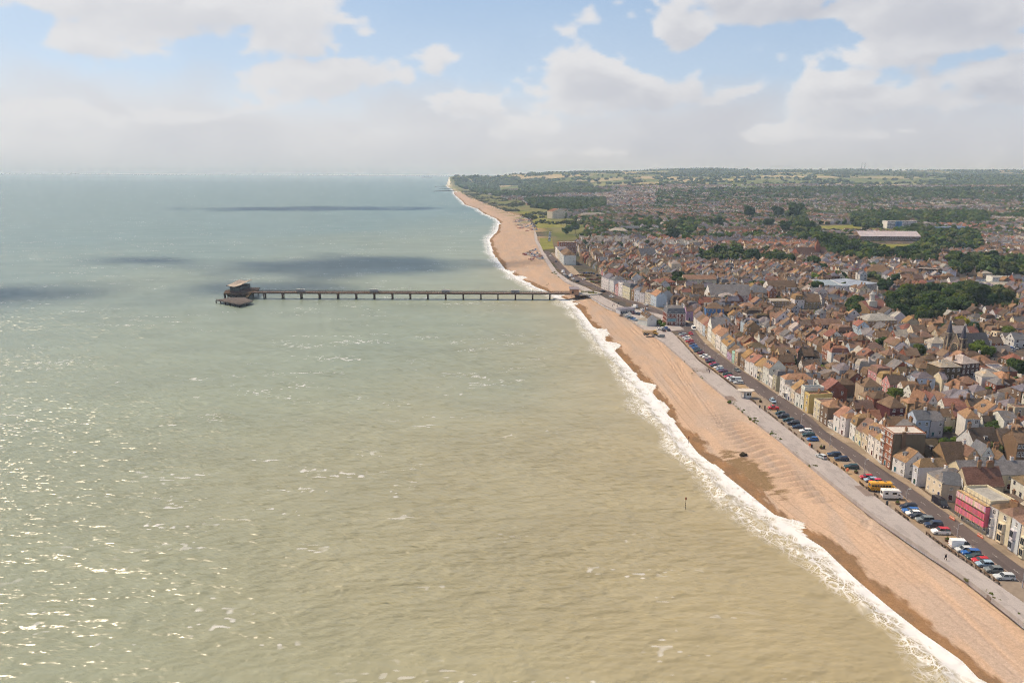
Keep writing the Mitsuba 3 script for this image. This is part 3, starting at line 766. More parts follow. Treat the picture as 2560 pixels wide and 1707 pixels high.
def house(F, N, h, d=8.0, roof='gable_u', rh=None, wall='white', rcol='brown', label=None, name='house', cat='house', group=None, detail=1, chim=None, side=True, st=None, dormer=0, bay=False, z=None, win='white', into=None, cols=None, door=True, noocc=False, rnd=None, extra=None, smallwin=False, front=True):
    """A building whose front runs from F to N (world points) with the inside to the left of that way; into: gathers the meshes instead of making entries."""
    rnd = rnd or random
    F, N = np.asarray(F, float)[:2], np.asarray(N, float)[:2]
    U = N - F
    w = float(np.linalg.norm(U))
    ang = math.atan2(U[1], U[0])
    z = TOWN if z is None else z
    M = frame(F[0], F[1], z, ang)
    V = np.array([-U[1], U[0]]) / w
    rh = {'flat': 0.5, 'hip': 0.36 * min(w, d), 'gable_u': 0.42 * d, 'gable_v': 0.42 * w, 'mansard': 3.2, 'lean': 1.2}[roof] if rh is None else rh
    wc, rc = WALLS[wall] if isinstance(wall, str) else wall, ROOFS[rcol] if isinstance(rcol, str) else rcol
    j = lambda c, a=.07: (lambda k: tuple(x * k * (1 + rnd.uniform(-.025, .025)) for x in c))(1 + rnd.uniform(-a, a))
    wc, rc = j(wc), j(rc, .14)
    W, R = MB(rnd.random()), MB(rnd.random())
    W.box(0, 0, -0.8, w, d, h, wc)
    roofing(R, W, roof, w, d, h, rh, wc, rc)
    st = st or max(1, int(round(h / 2.75)))
    cols = cols if cols is not None else max(1, int(w / 2.35))
    # where chimneys stand
    ch = []
    if chim is None:
        chim = [] if roof == 'flat' else [(rnd.choice([0.0, 1.0]), rnd.choice([0, 0, 1, 1, 3, 4, 2]))] + ([(rnd.random(), rnd.choice([0, 1, 4]))] if rnd.random() < .45 else [])
    for t, kind in chim:
        if roof == 'gable_v':
            u, v, zz = (w / 2 - .4), 0.2 + (d - 1.2) * t, h + rh
        else:
            u, v = min(max(0.02, t * w - (0.9 if t > .5 else 0)), w - 0.9), d / 2 - .28
            zz = h + rh if roof in ('gable_u', 'mansard') else h + rh * 0.5
            zz = h + .2 if roof in ('flat', 'lean') else zz
        ch.append((u, v, zz - 0.35, kind))
    wins, doors = [], []
    sh = h / st
    dcol = rnd.randrange(cols) if door else -1
    for k in range(st):
        for c in range(cols):
            u = (c + 0.5) * w / cols
            ww, hh = (1.0, min(1.55, sh * .55)) if not smallwin else (.8, 1.0)
            if k == st - 1 and st > 1: hh *= .82
            if k == 0 and c == dcol:
                doors.append((u - .5, 0.05, rnd.randrange(6)))
                continue
            if front and rnd.random() < .95:
                wins.append((u - ww / 2, 0, k * sh + sh * 0.36, ww, hh, 0.0))
        if side:
            for c in range(max(1, int(d / 3.6))):
                if rnd.random() < (.42 if side is True else side):
                    v = (c + 0.5) * d / max(1, int(d / 3.6))
                    wins.append((w, v - .45, k * sh + sh * 0.38, .9, min(1.35, sh * .5), math.pi / 2))
    if roof == 'gable_u' and side and rnd.random() < .4:
        wins.append((w, d / 2 - .35, h + rh * .22, .7, .9, math.pi / 2))
    if roof == 'gable_v':
        wins.append((w / 2 - .4, 0, h + rh * .18, .8, 1.0, 0.0))
    dm = []
    for k in range(dormer):
        u = (k + .5) * w / dormer
        if roof == 'gable_u':
            dm.append((u, d / 2 * .32, h + rh * .32))
        else:
            dm.append((u, 0.12, h + 0.35))
    if not noocc:
        c = F + U / 2 + V * d / 2
        hw, hd = w / 2 + .2, d / 2 + .2
        e = U / w
        OCC.append(Polygon([c - e * hw - V * hd, c + e * hw - V * hd, c + e * hw + V * hd, c - e * hw + V * hd]))
    if into is not None:
        wa, ro = into
        for t, kind in [(x[:3], x[3]) for x in ch]:
            hh, wd, col = [(1.5, .9, (.25, .165, .11)), (1.9, 1.5, (.28, .17, .11)), (1.6, .85, (.68, .66, .63)), (2.2, 1.1, (.30, .20, .13)), (1.4, .8, (.18, .12, .09))][kind]
            W.box(t[0], t[1], t[2] - 1.2, t[0] + wd, t[1] + .55, t[2] + hh, col)
        if detail > 0:
            for (u, v, zz, ww, hh, a) in wins:
                if a == 0:
                    W.box(u, -.06, zz, u + ww, -0.001, zz + hh, (.05, .052, .06)).box(u - .08, -.1, zz - .12, u + ww + .08, -.001, zz - .01, (.66, .65, .63))
                else:
                    W.box(w + .001, v, zz, w + .06, v + ww, zz + hh, (.05, .052, .06)).box(w + .001, v - .08, zz - .12, w + .1, v + ww + .08, zz - .01, (.66, .65, .63))
        for mb, to in ((W, wa), (R, ro)):
            a, f, c = mb.moved(M)
            to.append((a, f, c))
        return None
    key = thing(name)
    part(key, 'wall', W.ply('masonry', M))
    rk = part(key, 'roof', R.ply('roofing', M))
    for (u, v, zz, kind) in ch:
        part(key, 'chimney', chimney_ply(kind)[1], M @ frame(u, v, zz))
    for (u, v, zz, ww, hh, a) in wins:
        if detail >= 2:
            k = part(key, 'window', WIN[win][0], M @ fr2(u, v, zz, ww, hh, a))
            part(k, 'pane', WIN[win][1], M @ fr2(u, v, zz, ww, hh, a))
        else:
            part(key, 'window', WIN[win][2], M @ fr2(u, v, zz, ww, hh, a))
    for (u, v, c) in doors:
        part(key, 'door', DOORS[c], M @ fr2(u, 0, 0.12, .95, 2.05))
    for (u, v, zz) in dm:
        D = MB(.3)
        cc = (.70, .69, .67)
        D.box(u - .6, v, zz - .5, u + .6, v + 2.2, zz + 1.15, cc).box(u - .72, v - .1, zz + 1.15, u + .72, v + 2.3, zz + 1.27, ROOFS['slate'])
        D.box(u - .45, v - .03, zz + .1, u - .04, v, zz + 1.0, (.035, .04, .05)).box(u + .04, v - .03, zz + .1, u + .45, v, zz + 1.0, (.035, .04, .05))
        part(key, 'dormer', D.ply('masonry', M))
    if bay:
        D = MB(.3)
        b0 = w * .12
        b1 = b0 + min(2.3, w * .5)
        for k in range(1 if st < 3 else 2):
            zz = 0.5 + k * sh
            D.prism([(b0, -.001), (b0 + .35, -.65), (b1 - .35, -.65), (b1, -.001)], 2, zz, zz + sh * .85, j(wc, .03))
            D.box(b0 + .45, -.69, zz + .6, (b0 + b1) / 2 - .05, -.655, zz + sh * .85 - .3, (.035, .04, .05)).box((b0 + b1) / 2 + .05, -.69, zz + .6, b1 - .45, -.655, zz + sh * .85 - .3, (.035, .04, .05))
        part(key, 'bay_window', D.ply('masonry', M))
    if detail >= 2 and front:
        D = MB(.5)
        D.box(0.01, -.16, h - .30, w - .01, -.002, h - .06, tuple(min(.75, x * 1.1) for x in wc)).box(.02, -.06, -.2, w - .02, -.002, .55, tuple(x * .8 for x in wc))
        part(key, 'cornice', D.ply('masonry', M))
        D = MB(.5); D.tube([(w - .1, -.1, .1), (w - .1, -.1, h - .3)], [.055, .055], (.06, .06, .065), 5)
        part(key, 'drainpipe', D.ply('plain', M))
    if extra:
        extra(key, M, w, d, h, rh)
    c = F + U / 2 + V * d / 2
    p = (c[0], c[1], z + h * .7)
    if label:
        tag(key, label, cat, group)
    else:
        wn = WNAME[wall] if isinstance(wall, str) else 'painted'
        rn = RNAME[rcol] if isinstance(rcol, str) else 'tiled'
        rt = {'gable_u': 'gabled', 'gable_v': 'front gabled', 'hip': 'hipped', 'flat': 'flat', 'mansard': 'mansard', 'lean': 'sloping'}[roof]
        size = 'low' if h < 5.0 else 'tall' if h > 8.3 else ''
        auto(key, f'{size} {wn} {cat} with {rn} {rt} roof'.strip(), cat, group, p)
    return key


def span(f, n, z=TOWN):
    return at(*f, z)[:2], at(*n, z)[:2]


FG = 'houses facing the seafront road'


def front(f, n, h, **k):
    a, b = span(f, n)
    return house(a, b, h, **{**dict(group=FG, detail=2, side=.35), **k})


front((2543.7, 1391), (2573, 1410), 9.0, rcol='orange', wall='cream', bay=True, chim=[(0.0, 1)], label='cream house with bay at the right edge of the photo, last of the row')
front((2520, 1371), (2543.5, 1391), 8.9, rcol='brown', wall='pale_grey', bay=True, roof='hip', chim=[(1.0, 1)], label='lilac white house with bay, second from the right edge on the seafront road')
front((2487.5, 1352), (2519.8, 1371), 8.7, rcol='brown', wall='cream', bay=True, roof='hip', chim=[(0.0, 1)], label='cream house with black porch between two whiter ones, right of the pink scaffolding')
front((2466.2, 1340), (2487.3, 1352), 8.8, rcol='brown', wall='white', bay=True, roof='hip', chim=[(1.0, 1)], label='white house directly right of the pink netted scaffolding')


def scaffold(key, M, w, d, h, rh):
    MARKS['the pink scaffolding'] = (M @ np.array([w / 2, 0, h * .6, 1]))[:3]
    k = thing('scaffolding', 'steel scaffolding with bright pink netting over a seafront house front', 'scaffolding')
    m = MB()
    n = 7
    for i in range(n + 1):
        u = -0.3 + (w + .6) * i / n
        for v in (-1.5, -.35):
            m.tube([(u, v, 0), (u, v, h + 1.0)], [.035, .035], (.30, .31, .33), 5)
    part(k, 'pole', m.ply('plain', M))
    for zz in (2.5, 4.6, 6.7, 8.6):
        b = MB()
        b.box(-.4, -1.55, zz, w + .4, -.3, zz + .06, (.50, .36, .2)).box(-.4, -1.58, zz + .06, w + .4, -1.55, zz + .28, (.55, .38, .2))
        part(k, 'boarding', b.ply('timber', M))
    for z0, z1, c in ((2.75, 4.35, (.55, .17, .22)), (4.85, 6.45, (.50, .12, .18)), (6.95, 8.5, (.66, .42, .42))):
        g = MB()
        us = np.linspace(-.35, w + .35, 24)
        for a, b in zip(us[:-1], us[1:]):
            s0, s1 = (.07 * math.sin(7 * a + z0), .07 * math.sin(7 * b + z0))
            cc = tuple(x * random.uniform(.8, 1.25) for x in c)
            g.quadsolid(np.array([[a, -1.66 + s0, z0], [b, -1.66 + s1, z0], [b, -1.66 + s1 * .5, z1], [a, -1.66 + s0 * .5, z1]]), np.array([[a, -1.63 + s0, z0], [b, -1.63 + s1, z0], [b, -1.63 + s1 * .5, z1], [a, -1.63 + s0 * .5, z1]]), cc)
        part(k, 'netting', g.ply('plain', M))
    g = MB()
    g.box(w + .36, -1.6, 2.8, w + .4, -.3, 8.4, (.58, .16, .2)).box(-.4, -1.6, 2.8, -.36, -.3, 8.4, (.58, .16, .2))
    part(k, 'netting', g.ply('plain', M))
    for u in (-1.2, w - .5):
        b = thing('road_barrier', 'red and white plastic barrier at the %s foot of the pink scaffolding' % ('left' if u < 0 else 'right'), 'barrier', 'barriers by the scaffolding')
        g = MB()
        for i in range(2):
            g.box(u + i * 1.1, -2.3, 0, u + i * 1.1 + 1.0, -2.15, .25, (.5, .08, .04)).box(u + i * 1.1, -2.28, .25, u + i * 1.1 + 1.0, -2.17, .9, (.60, .16, .09)).box(u + i * 1.1 + .05, -2.31, .5, u + i * 1.1 + .95, -2.14, .7, (.7, .66, .62))
        scene[b] = g.ply('plain', M)


front((2399, 1298), (2465.9, 1339.8), 9.3, roof='flat', rh=.7, wall='cream', rcol='pale', d=7, label='pale wide house with curved parapet hidden behind pink scaffolding', extra=scaffold, cols=5, bay=False)
# the red roofed pair behind the scaffolding
a, b = span((2413, 1262), (2505, 1259))
house(a, b, 5.6, 7, 'gable_u', 4.6, 'beige', 'red', label='house with big dark red roof and brick stacks behind the pink scaffolding', chim=[(.42, 3), (.75, 1), (.80, 1)], detail=2, group='houses behind the seafront')


def slate_gable(key, M, w, d, h, rh):
    g = MB()
    for s in (0, 1):
        g.tube([(w + .35, d / 2, h + rh + .3), (w + .35, -.4 if s == 0 else d + .4, h - .3)], [.16, .16], (.72, .70, .68), 4)
    g.tube([(w + .35, d * .25, h + rh * .5), (w + .35, d * .75, h + rh * .5)], [.1, .1], (.72, .7, .68), 4)
    part(key, 'bargeboard', g.ply('plain', M))
    MARKS['the slate roofed cream house'] = (M @ np.array([w / 2, 0, h * .6, 1]))[:3]


a, b = span((2313, 1224), (2352, 1251))
house(a, b, 5.6, 9.5, 'hip', 3.0, 'cream', ROOFS['slate'], label='long low cream house with lavender slate hipped roof beside the black van', chim=[(.1, 2)], detail=2, side=1.0, smallwin=True, group='houses behind the seafront', extra=lambda *q: MARKS.update({'the slate roofed cream house': (q[1] @ np.array([q[2] / 2, 0, 4, 1]))[:3]}))
a, b = span((2352, 1251), (2397, 1257))
house(a, b, 5.4, 6, 'gable_u', 2.6, 'beige', ROOFS['slate'], label='beige wing with slate roof and white bargeboards left of the pink scaffolding', chim=[], detail=2, group='houses behind the seafront', extra=slate_gable, smallwin=True)
a, b = span((2400, 1226), (2640, 1226))
house(a, b, 5.2, 8, 'gable_u', 3.0, 'cream', ROOFS['slate'], label='long range with lavender slate roof running behind the red roofed house', chim=[(.2, 2), (.35, 2), (.6, 2)], detail=2, group='houses behind the seafront', cols=9)

front((2278, 1208), (2292, 1217), 6.4, d=9.5, roof='hip', wall='pale_grey', rcol='ochre', chim=[(.5, 2)], side=False, rh=2.4, label='narrow white fronted house with blank grey side wall and lichened roof', cols=1)
front((2229, 1178), (2261, 1195), 5.2, d=8, roof='gable_u', rh=3.4, wall='white', rcol='orange', dormer=1, chim=[], label='white gabled corner house with orange roof and dormer right of the brick flats', side=.9)


def flats_extra(key, M, w, d, h, rh):
    MARKS['the brick flats'] = (M @ np.array([w / 2, d / 2, h * .6, 1]))[:3]
    m = MB()
    for k in range(5):
        z0 = 0.3 + k * h / 5
        m.box(.15, -.55, z0 + .1, w * .34, -.02, z0 + .25, (.62, .60, .57)).box(.15, -.57, z0 + .25, w * .34, -.53, z0 + 1.0, (.66, .65, .63))
        if k:
            m.box(w * .5, -.12, z0 + .45, w * .95, -.02, z0 + .62, (.70, .68, .66))
    m.box(-.05, -.25, h - .05, w + .05, d + .05, h + .12, (.55, .50, .44))
    part(key, 'balcony', m.ply('masonry', M))


a, b = span((2198, 1156), (2225, 1176))
house(a, b, 12.4, 10.5, 'flat', .35, 'red_brick', 'pale', label='five storey brick block of flats with flat pale roof and brown side wall', name='apartment_building', cat='apartment building', detail=2, st=5, cols=3, side=False, chim=[(.72, 0)], extra=flats_extra)
_w = MB(.4)
U_ = (b - a) / np.linalg.norm(b - a)
_M = frame(a[0], a[1], TOWN, math.atan2(U_[1], U_[0]))
_L = float(np.linalg.norm(b - a))
_w.box(_L + .004, .02, -.5, _L + .09, 10.4, 12.2, (.185, .14, .095)).box(_L + .09, 2.6, 4, _L + .7, 3.7, 13.2, (.17, .125, .085))
part('apartment_building', 'side_wall', _w.ply('masonry', _M))

for f, n, h, k in [
    ((2183, 1144), (2197.8, 1156), 7.4, dict(wall='white', rcol='ochre', chim=[(0., 0)])),
    ((2167, 1131), (2183, 1144), 7.2, dict(wall='white', rcol='brown', dormer=2)),
    ((2152, 1119), (2167, 1131), 6.3, dict(wall='cream', rcol='orange', dormer=1)),
    ((2136.5, 1107), (2152, 1119), 5.6, dict(wall='cream', rcol='brown', rh=4.2, dormer=1)),
    ((2122, 1095.5), (2136.5, 1107), 6.2, dict(wall='white', roof='mansard', rcol='ochre', rh=4, dormer=1, chim=[(1., 3)])),
    ((2097, 1085), (2112, 1093.5), 7.3, dict(wall='white', roof='hip', rcol='orange', chim=[(.9, 2)], side=False)),
    ((2081, 1075), (2097, 1085), 6.4, dict(wall='white', rcol='orange')),
    ((2048, 1054), (2067, 1067), 7.6, dict(wall='brown_brick', roof='hip', rcol='orange', side=False, chim=[(.8, 1), (.2, 0)])),
    ((2032, 1043), (2048, 1054), 7.4, dict(wall='cream', roof='flat', rcol='brown')),
    ((1999, 1021), (2008, 1027), 9.2, dict(wall='white', roof='flat', rcol='slate', rh=.8)),
    ((1985.5, 1013.7), (1999, 1021), 6.2, dict(wall='white', rcol='brown')),
    ((1975, 1005.5), (1985.5, 1013.7), 6.8, dict(wall='cream', rcol='ochre')),
    ((1960.5, 996), (1975, 1005.5), 6.2, dict(wall='white', roof='hip', rcol='pale', dormer=2, bay=True)),
    ((1948, 987), (1960.5, 996), 8.4, dict(wall='white', roof='hip', rcol='orange', d=12, side=False)),
    ((1930, 974), (1940, 979.5), 7.2, dict(wall='beige', roof='mansard', rcol='slate', rh=2.6, d=9, side=.15)),
    ((1921, 965), (1930, 974), 4.9, dict(wall='white', roof='flat', rcol='pale')),
    ((1905, 955.5), (1921, 965), 8.2, dict(wall='white', rcol='orange', rh=3.8, dormer=3)),
    ((1893, 949), (1905, 955.5), 6.9, dict(wall='cream', rcol='ochre', bay=True)),
    ((1883.5, 943), (1893, 949), 6.3, dict(wall='white', rcol='ochre')),
    ((1873, 937), (1883.5, 943), 6.9, dict(wall='white', rcol='red')),
    ((1861, 928.5), (1873, 937), 6.2, dict(wall='white', rcol='orange', dormer=1)),
    ((1850, 919.6), (1861, 928.5), 6.6, dict(wall='brown_brick', rcol='ochre')),
    ((1835.5, 911), (1844, 915.5), 7.4, dict(wall='peach', roof='hip', rcol='pale', side=.15, d=10)),
    ((1829, 906), (1835.5, 911), 5.8, dict(wall='mint', roof='flat', rcol='slate')),
    ((1817, 897), (1829, 906), 4.6, dict(wall='lilac', rcol='brown')),
    ((1801.6, 882), (1817, 897), 6.6, dict(wall='white', rcol='ochre', dormer=2, roof='gable_u')),
    ((1788, 870.5), (1801, 881), 8.6, dict(wall='white', rcol='orange', chim=[(0., 1), (1., 1)])),
    ((1777.5, 858), (1788, 870.5), 7.6, dict(wall='cream', rcol='orange')),
    ((1767.7, 847), (1777.5, 858), 9.0, dict(wall='white', roof='gable_v', rcol='slate')),
    ((1762, 842.5), (1767.7, 847), 6.8, dict(wall='tan_brick', rcol='orange')),
    ((1756, 838), (1762, 842.5), 6.8, dict(wall='pale_blue', rcol='red')),
    ((1748, 831), (1756, 838), 6.8, dict(wall='white', rcol='orange')),
    ((1740, 823), (1748, 831), 6.6, dict(wall='white', rcol='brown')),
    ((1733, 815), (1740, 823), 6.6, dict(wall='white', rcol='slate'))]:
    front(f, n, h, **k)
front((2008.2, 1027.2), (2021, 1035), 7.8, wall='yellow', roof='flat', rcol='red', rh=.5, d=9.5, side=.1, label='bright yellow corner house with plain yellow side wall', chim=[(.4, 1)], extra=lambda *q: MARKS.update({'the yellow corner house': (q[1] @ np.array([q[2] / 2, 0, 4, 1]))[:3]}))
front((2069, 1068), (2081, 1075), 2.9, wall='white', roof='lean', rcol='pale', d=4, rh=.7, chim=[], label='low white garden room with large windows between two taller seafront houses', cols=4, door=False)

FG2 = 'seafront houses by the pier'
for f, n, h, k in [
    ((1626, 761.6), (1640, 768), 8, dict(wall='pale_blue', rcol='orange')), ((1611, 758), (1625.5, 761.6), 8, dict(wall='cream', roof='flat', rcol='red', cols=4)),
    ((1598.5, 756), (1610, 758), 8, dict(wall='white', rcol='brown')), ((1585, 753), (1598, 756), 9.2, dict(wall='pale_grey', roof='hip', rcol='slate')),
    ((1577, 751), (1584.6, 753), 7.6, dict(wall='tan_brick', rcol='brown')), ((1555.5, 743), (1574, 750.6), 9.5, dict(wall='cream', roof='mansard', rcol='slate', rh=4.2, dormer=3)),
    ((1545, 739.5), (1555, 743), 10.5, dict(wall='white', roof='flat', rcol='pale')), ((1537, 735), (1544.5, 739.5), 7.5, dict(wall='pink', roof='hip', rcol='red')),
    ((1522.5, 728), (1534, 732), 10, dict(wall='white', roof='hip', rcol='slate', d=11)), ((1503, 721), (1521, 728), 10, dict(wall='white', roof='hip', rcol='slate', d=10)),
    ((1388, 640), (1393, 646), 10.5, dict(wall='white', roof='flat', rcol='slate', d=11)), ((1393, 646), (1399, 652.5), 10.5, dict(wall='cream', roof='mansard', rcol='slate', d=11)), ((1399, 652.5), (1409, 663), 10.5, dict(wall='white', roof='hip', rcol='brown', d=13))]:
    front(f, n, h, **{**dict(group=FG2, detail=1), **k})

LG = 'larger buildings in the town'


def bld(f, n, h, d, roof, rh, wall, rcol, label=None, name='house', cat='house', **k):
    a, b = span(f, n)
    return house(a, b, h, d, roof, rh, wall, rcol, label=label, name=name, cat=cat, **{**dict(group='houses in the old town', detail=1, side=.3), **k})


def mark(name, up=5.0):
    def f(key, M, w, d, h, rh):
        MARKS[name] = (M @ np.array([w / 2, 0, up, 1]))[:3]
    return f


def hotel_extra(key, M, w, d, h, rh):
    MARKS['the banded hotel'] = (M @ np.array([w / 2, 0, h * .6, 1]))[:3]
    m = MB()
    for zz in (2.3, 4.7, h - .2):
        m.box(-.15, -.15, zz, w + .15, d + .15, zz + .28, (.66, .62, .60))
    for u in (0, w * .55, w * .68, w - .3):
        m.box(u - .02, -.12, 0, u + .32, -.001, h, (.62, .58, .56))
    part(key, 'band', m.ply('masonry', M))
    m = MB()
    m.box(.5, -.14, 2.75, w * .48, -.02, 4.5, (.16, .27, .33)).box(.9, -.17, 3.5, w * .42, -.14, 4.0, (.22, .40, .46))
    part(key, 'sign_panel', m.ply('plain', M))


bld((1666, 814), (1713, 814), 7.6, 12, 'mansard', 4.8, (.20, .075, .06), 'slate', 'dark red brick building with white bands and mansard roof on the seaward corner', 'hotel', 'building', dormer=3, extra=hotel_extra, chim=[(.95, 2), (.05, 2)])
bld((1618, 816), (1652, 810), 3.4, 8, 'hip', 2.6, 'white', 'pale', 'low white building with pale hipped roof in front of the banded brick one', 'house', 'building', detail=1, chim=[(.8, 2)])
bld((1600, 803), (1617.5, 816), 5.2, 6, 'gable_u', 2.4, 'pale_grey', 'dark_brown', 'grey white building with row of gables facing the beach car park', 'house', 'building', dormer=3)
bld((1715, 802), (1732.5, 802), 6.4, 8, 'gable_u', 3, 'lilac', 'dark_brown', 'lilac painted house with dark red roof right of the banded brick building', extra=mark('the lilac house'))
bld((1764, 803), (1808, 804), 8.4, 9, 'hip', 3.4, 'blue', 'brown', 'deep blue house with brown hipped roof above the seafront bend', extra=mark('the deep blue house'))
bld((1775, 757), (1878, 757), 5.5, 17, 'gable_u', 7, 'white', 'slate', 'large white hall with long grey slate roof and white end gable', 'market_hall', 'hall', group=LG, chim=[], extra=mark('the slate roofed hall'))
bld((1794, 767), (1836, 769), 7.5, 10, 'hip', 2.4, 'brown_brick', 'pale', 'brown building with rounded pale roof in front of the slate roofed hall', 'hall', 'building', group=LG, chim=[])
bld((1707, 723), (1790, 724), 8.5, 10, 'gable_u', 3, 'cream', 'brown', 'long cream building with row of windows and tan roof behind the pier road', 'house', 'building', group=LG, cols=9)
bld((1870, 752), (1925, 752), 6, 12, 'hip', 5, 'brown_brick', 'slate', 'brown brick building with tall grey flared roof near the slate roofed hall', 'house', 'building', group=LG)
bld((1925, 768), (1978, 768), 4.2, 14, 'flat', .4, 'tan_brick', 'pale', 'low flat roofed store with grey roof in the old town', 'shop', 'building', group=LG, chim=[])
bld((1880, 776), (1935, 777), 4.0, 16, 'flat', .4, 'grey', 'slate', 'long low grey flat roofed shop behind the blue house', 'shop', 'building', group=LG, chim=[])
bld((1921, 738), (1990, 738), 6.5, 14, 'gable_u', 4.5, 'white', 'dark_brown', 'long building with dark red brown roof left of the round street tree', 'hall', 'building', group=LG, chim=[])
bld((1922, 754), (1940, 754), 8, 9, 'gable_v', 3, 'red_brick', 'slate', 'red brick gabled house with white barge and slate roof', 'house')
bld((1986, 772), (2010, 772), 6.5, 9, 'mansard', 4, 'white', 'ochre', 'white house with ochre and brown mansard roof and dormers', dormer=3)
bld((2011, 772), (2050, 772), 5, 10, 'gable_u', 5, 'tan_brick', 'brown', 'house with large brown roof right of the ochre mansard')
bld((2054, 737), (2105, 738), 7.5, 34, 'flat', .4, 'white', 'blue_grey', 'large white store with flat blue grey roof behind the round street tree', 'supermarket', 'store', group=LG, chim=[], extra=mark('the blue grey roofed store'))
bld((2105, 738), (2196, 730), 7.0, 34, 'flat', .3, 'grey', 'blue_grey', 'grey extension with long flat blue grey roof right of the white store', 'supermarket', 'store', group=LG, chim=[])
bld((2377, 729), (2425, 731), 4.5, 15, 'gable_v', 4, 'grey', 'slate', 'slate roofed hall with two skylights, left one of the pair by the station', 'hall', 'hall', group=LG, chim=[])
bld((2426, 731), (2478, 733), 4.5, 15, 'gable_v', 4, 'grey', 'slate', 'slate roofed hall, right one of the pair by the station', 'hall', 'hall', group=LG, chim=[])
bld((2470, 728), (2600, 731), 5, 22, 'flat', .5, 'white', 'pale', 'long white flat roofed store at the right edge behind the park trees', 'supermarket', 'store', group=LG, chim=[])
bld((2480, 708), (2600, 711), 5, 14, 'flat', .5, 'white', 'pale', 'second long white roof at the right edge, behind the first', 'supermarket', 'store', group=LG, chim=[])
bld((2455, 697), (2480, 697), 5, 8, 'hip', 2, 'tan_brick', 'pale', 'small tan station building with pale hipped roof by the car park', 'station_building', 'building', group=LG, extra=mark('the station'))
bld((2111, 601), (2150, 601), 7, 30, 'flat', .5, 'brown_brick', 'pale', 'low brown left wing of the long factory shed', 'factory_shed', 'shed', group=LG, chim=[])
bld((2150, 602), (2302, 603), 6.5, 34, 'gable_u', 6.5, 'brown_brick', (.38, .36, .385), 'long factory shed with pale lilac roof behind the sports field', 'factory_shed', 'shed', group=LG, chim=[], extra=mark('the factory shed'))
def office_extra(key, M, w, d, h, rh):
    MARKS['the white office block'] = (M @ np.array([w / 2, 0, h * .6, 1]))[:3]
    for k in range(5):
        m = MB(.5); m.box(.6, -.1, k * h / 5 + .9, w * .27, -.001, k * h / 5 + 2.1, (.05, .06, .08)).box(w * .52, -.1, k * h / 5 + .9, w - .6, -.001, k * h / 5 + 2.1, (.05, .06, .08))
        part(key, 'window_band', m.ply('gloss', M))
    m = MB(.5); m.box(w * .28, -.25, 0, w * .5, -.001, h + .8, (.12, .28, .46)).box(w * .34, -.3, .6, w * .38, -.25, h, (.05, .12, .25))
    part(key, 'blue_panel', m.ply('masonry', M))


bld((2217, 572), (2290, 572), 13, 18, 'flat', .6, 'white', 'pale', 'five storey white block with window bands and blue panel among trees', 'office_building', 'building', group=LG, st=1, cols=1, front=False, door=False, chim=[], side=False, extra=office_extra)
bld((2336, 579), (2416, 578), 7, 18, 'flat', .5, (.20, .34, .50), 'blue_grey', 'long blue building half hidden by trees', 'school_building', 'building', group=LG, chim=[], extra=mark('the long blue building'))
bld((2294, 699), (2353, 701), 9.5, 14, 'flat', .8, (.10, .075, .06), 'pale', 'dark brown brick office block with plant on its flat roof', 'office_building', 'building', group=LG, st=3, cols=8, chim=[])
bld((2253, 704), (2292, 704), 9, 12, 'gable_u', 2.5, 'tan_brick', 'brown', 'tan and white house left of the dark brown office block', 'house', group=LG)
bld((2165, 694), (2225, 697), 6, 14, 'hip', 6, 'cream', 'brown', 'cream building with broad brown hipped roof near the blue grey store', 'hall', 'building', group=LG, chim=[])
bld((1996, 652), (2070, 650), 7, 15, 'gable_u', 7, 'red_brick', 'dark_brown', 'red brick church with broad brown roof and little pyramid spire', 'brick_church', 'church', group=None, chim=[], extra=mark('the red brick church'))
a = at(2049, 652, TOWN)
_m = MB(); _m.box(-2.2, 8, 8, 2.2, 12.4, 16, WALLS['red_brick']).quadsolid(np.array([[-2.5, 7.7, 16], [2.5, 7.7, 16], [2.5, 12.7, 16], [-2.5, 12.7, 16]]), np.array([[-.05, 10.1, 23], [.05, 10.1, 23], [.05, 10.3, 23], [-.05, 10.3, 23]]), (.34, .15, .08))
part('brick_church', 'spire', _m.ply('masonry', frame(*a)))
bld((1396, 639), (1440, 639), 15, 14, 'flat', .7, 'red_brick', (.45, .47, .42), 'large dark red brick block with pale flat roof at the far seafront', 'apartment_building', 'apartment building', group=None, st=5, cols=9, chim=[], extra=mark('the far brick flats'))
bld((1525, 592), (1570, 592), 9, 16, 'hip', 4, 'brown_brick', 'pale', 'brown hipped barrack block, nearest of the long ones beyond the pier', 'barrack_block', 'building', group=LG)
bld((1552, 585), (1600, 584), 9, 10, 'gable_u', 3, 'brown_brick', 'slate', 'long brown barrack block with slate roof and rows of windows', 'barrack_block', 'building', group=LG, cols=14)
bld((1455, 547), (1512, 545), 8, 16, 'hip', 4, 'tan_brick', 'pale', 'long pale roofed block far beyond the pier', 'barrack_block', 'building', group=LG)
bld((1568, 560), (1612, 560), 8, 12, 'gable_u', 3, 'beige', 'red', 'long block with red roof beyond the barracks', 'barrack_block', 'building', group=LG)
bld((1381, 547), (1412, 546), 15, 20, 'gable_v', 6, 'cream', 'red', 'tall cream villa with red gabled roof at the far end of the lawns', 'house', 'building', group=LG, extra=mark('the far cream villa'))
bld((1602, 652), (1642, 650), 6, 12, 'gable_u', 7, 'tan_brick', 'slate', 'chapel with large steep slate roof in the middle of the town', 'chapel', 'chapel', group=None, chim=[], extra=mark('the slate chapel'))
bld((1545, 612), (1560, 612), 8, 8, 'gable_v', 3, 'white', 'slate', 'white gabled house standing out below the barracks')
bld((1621, 705), (1683, 706), 5, 16, 'mansard', 3, 'brown_brick', 'dark_brown', 'long building with dark brown curved roof behind the seafront houses', 'hall', 'building', group=LG, chim=[])
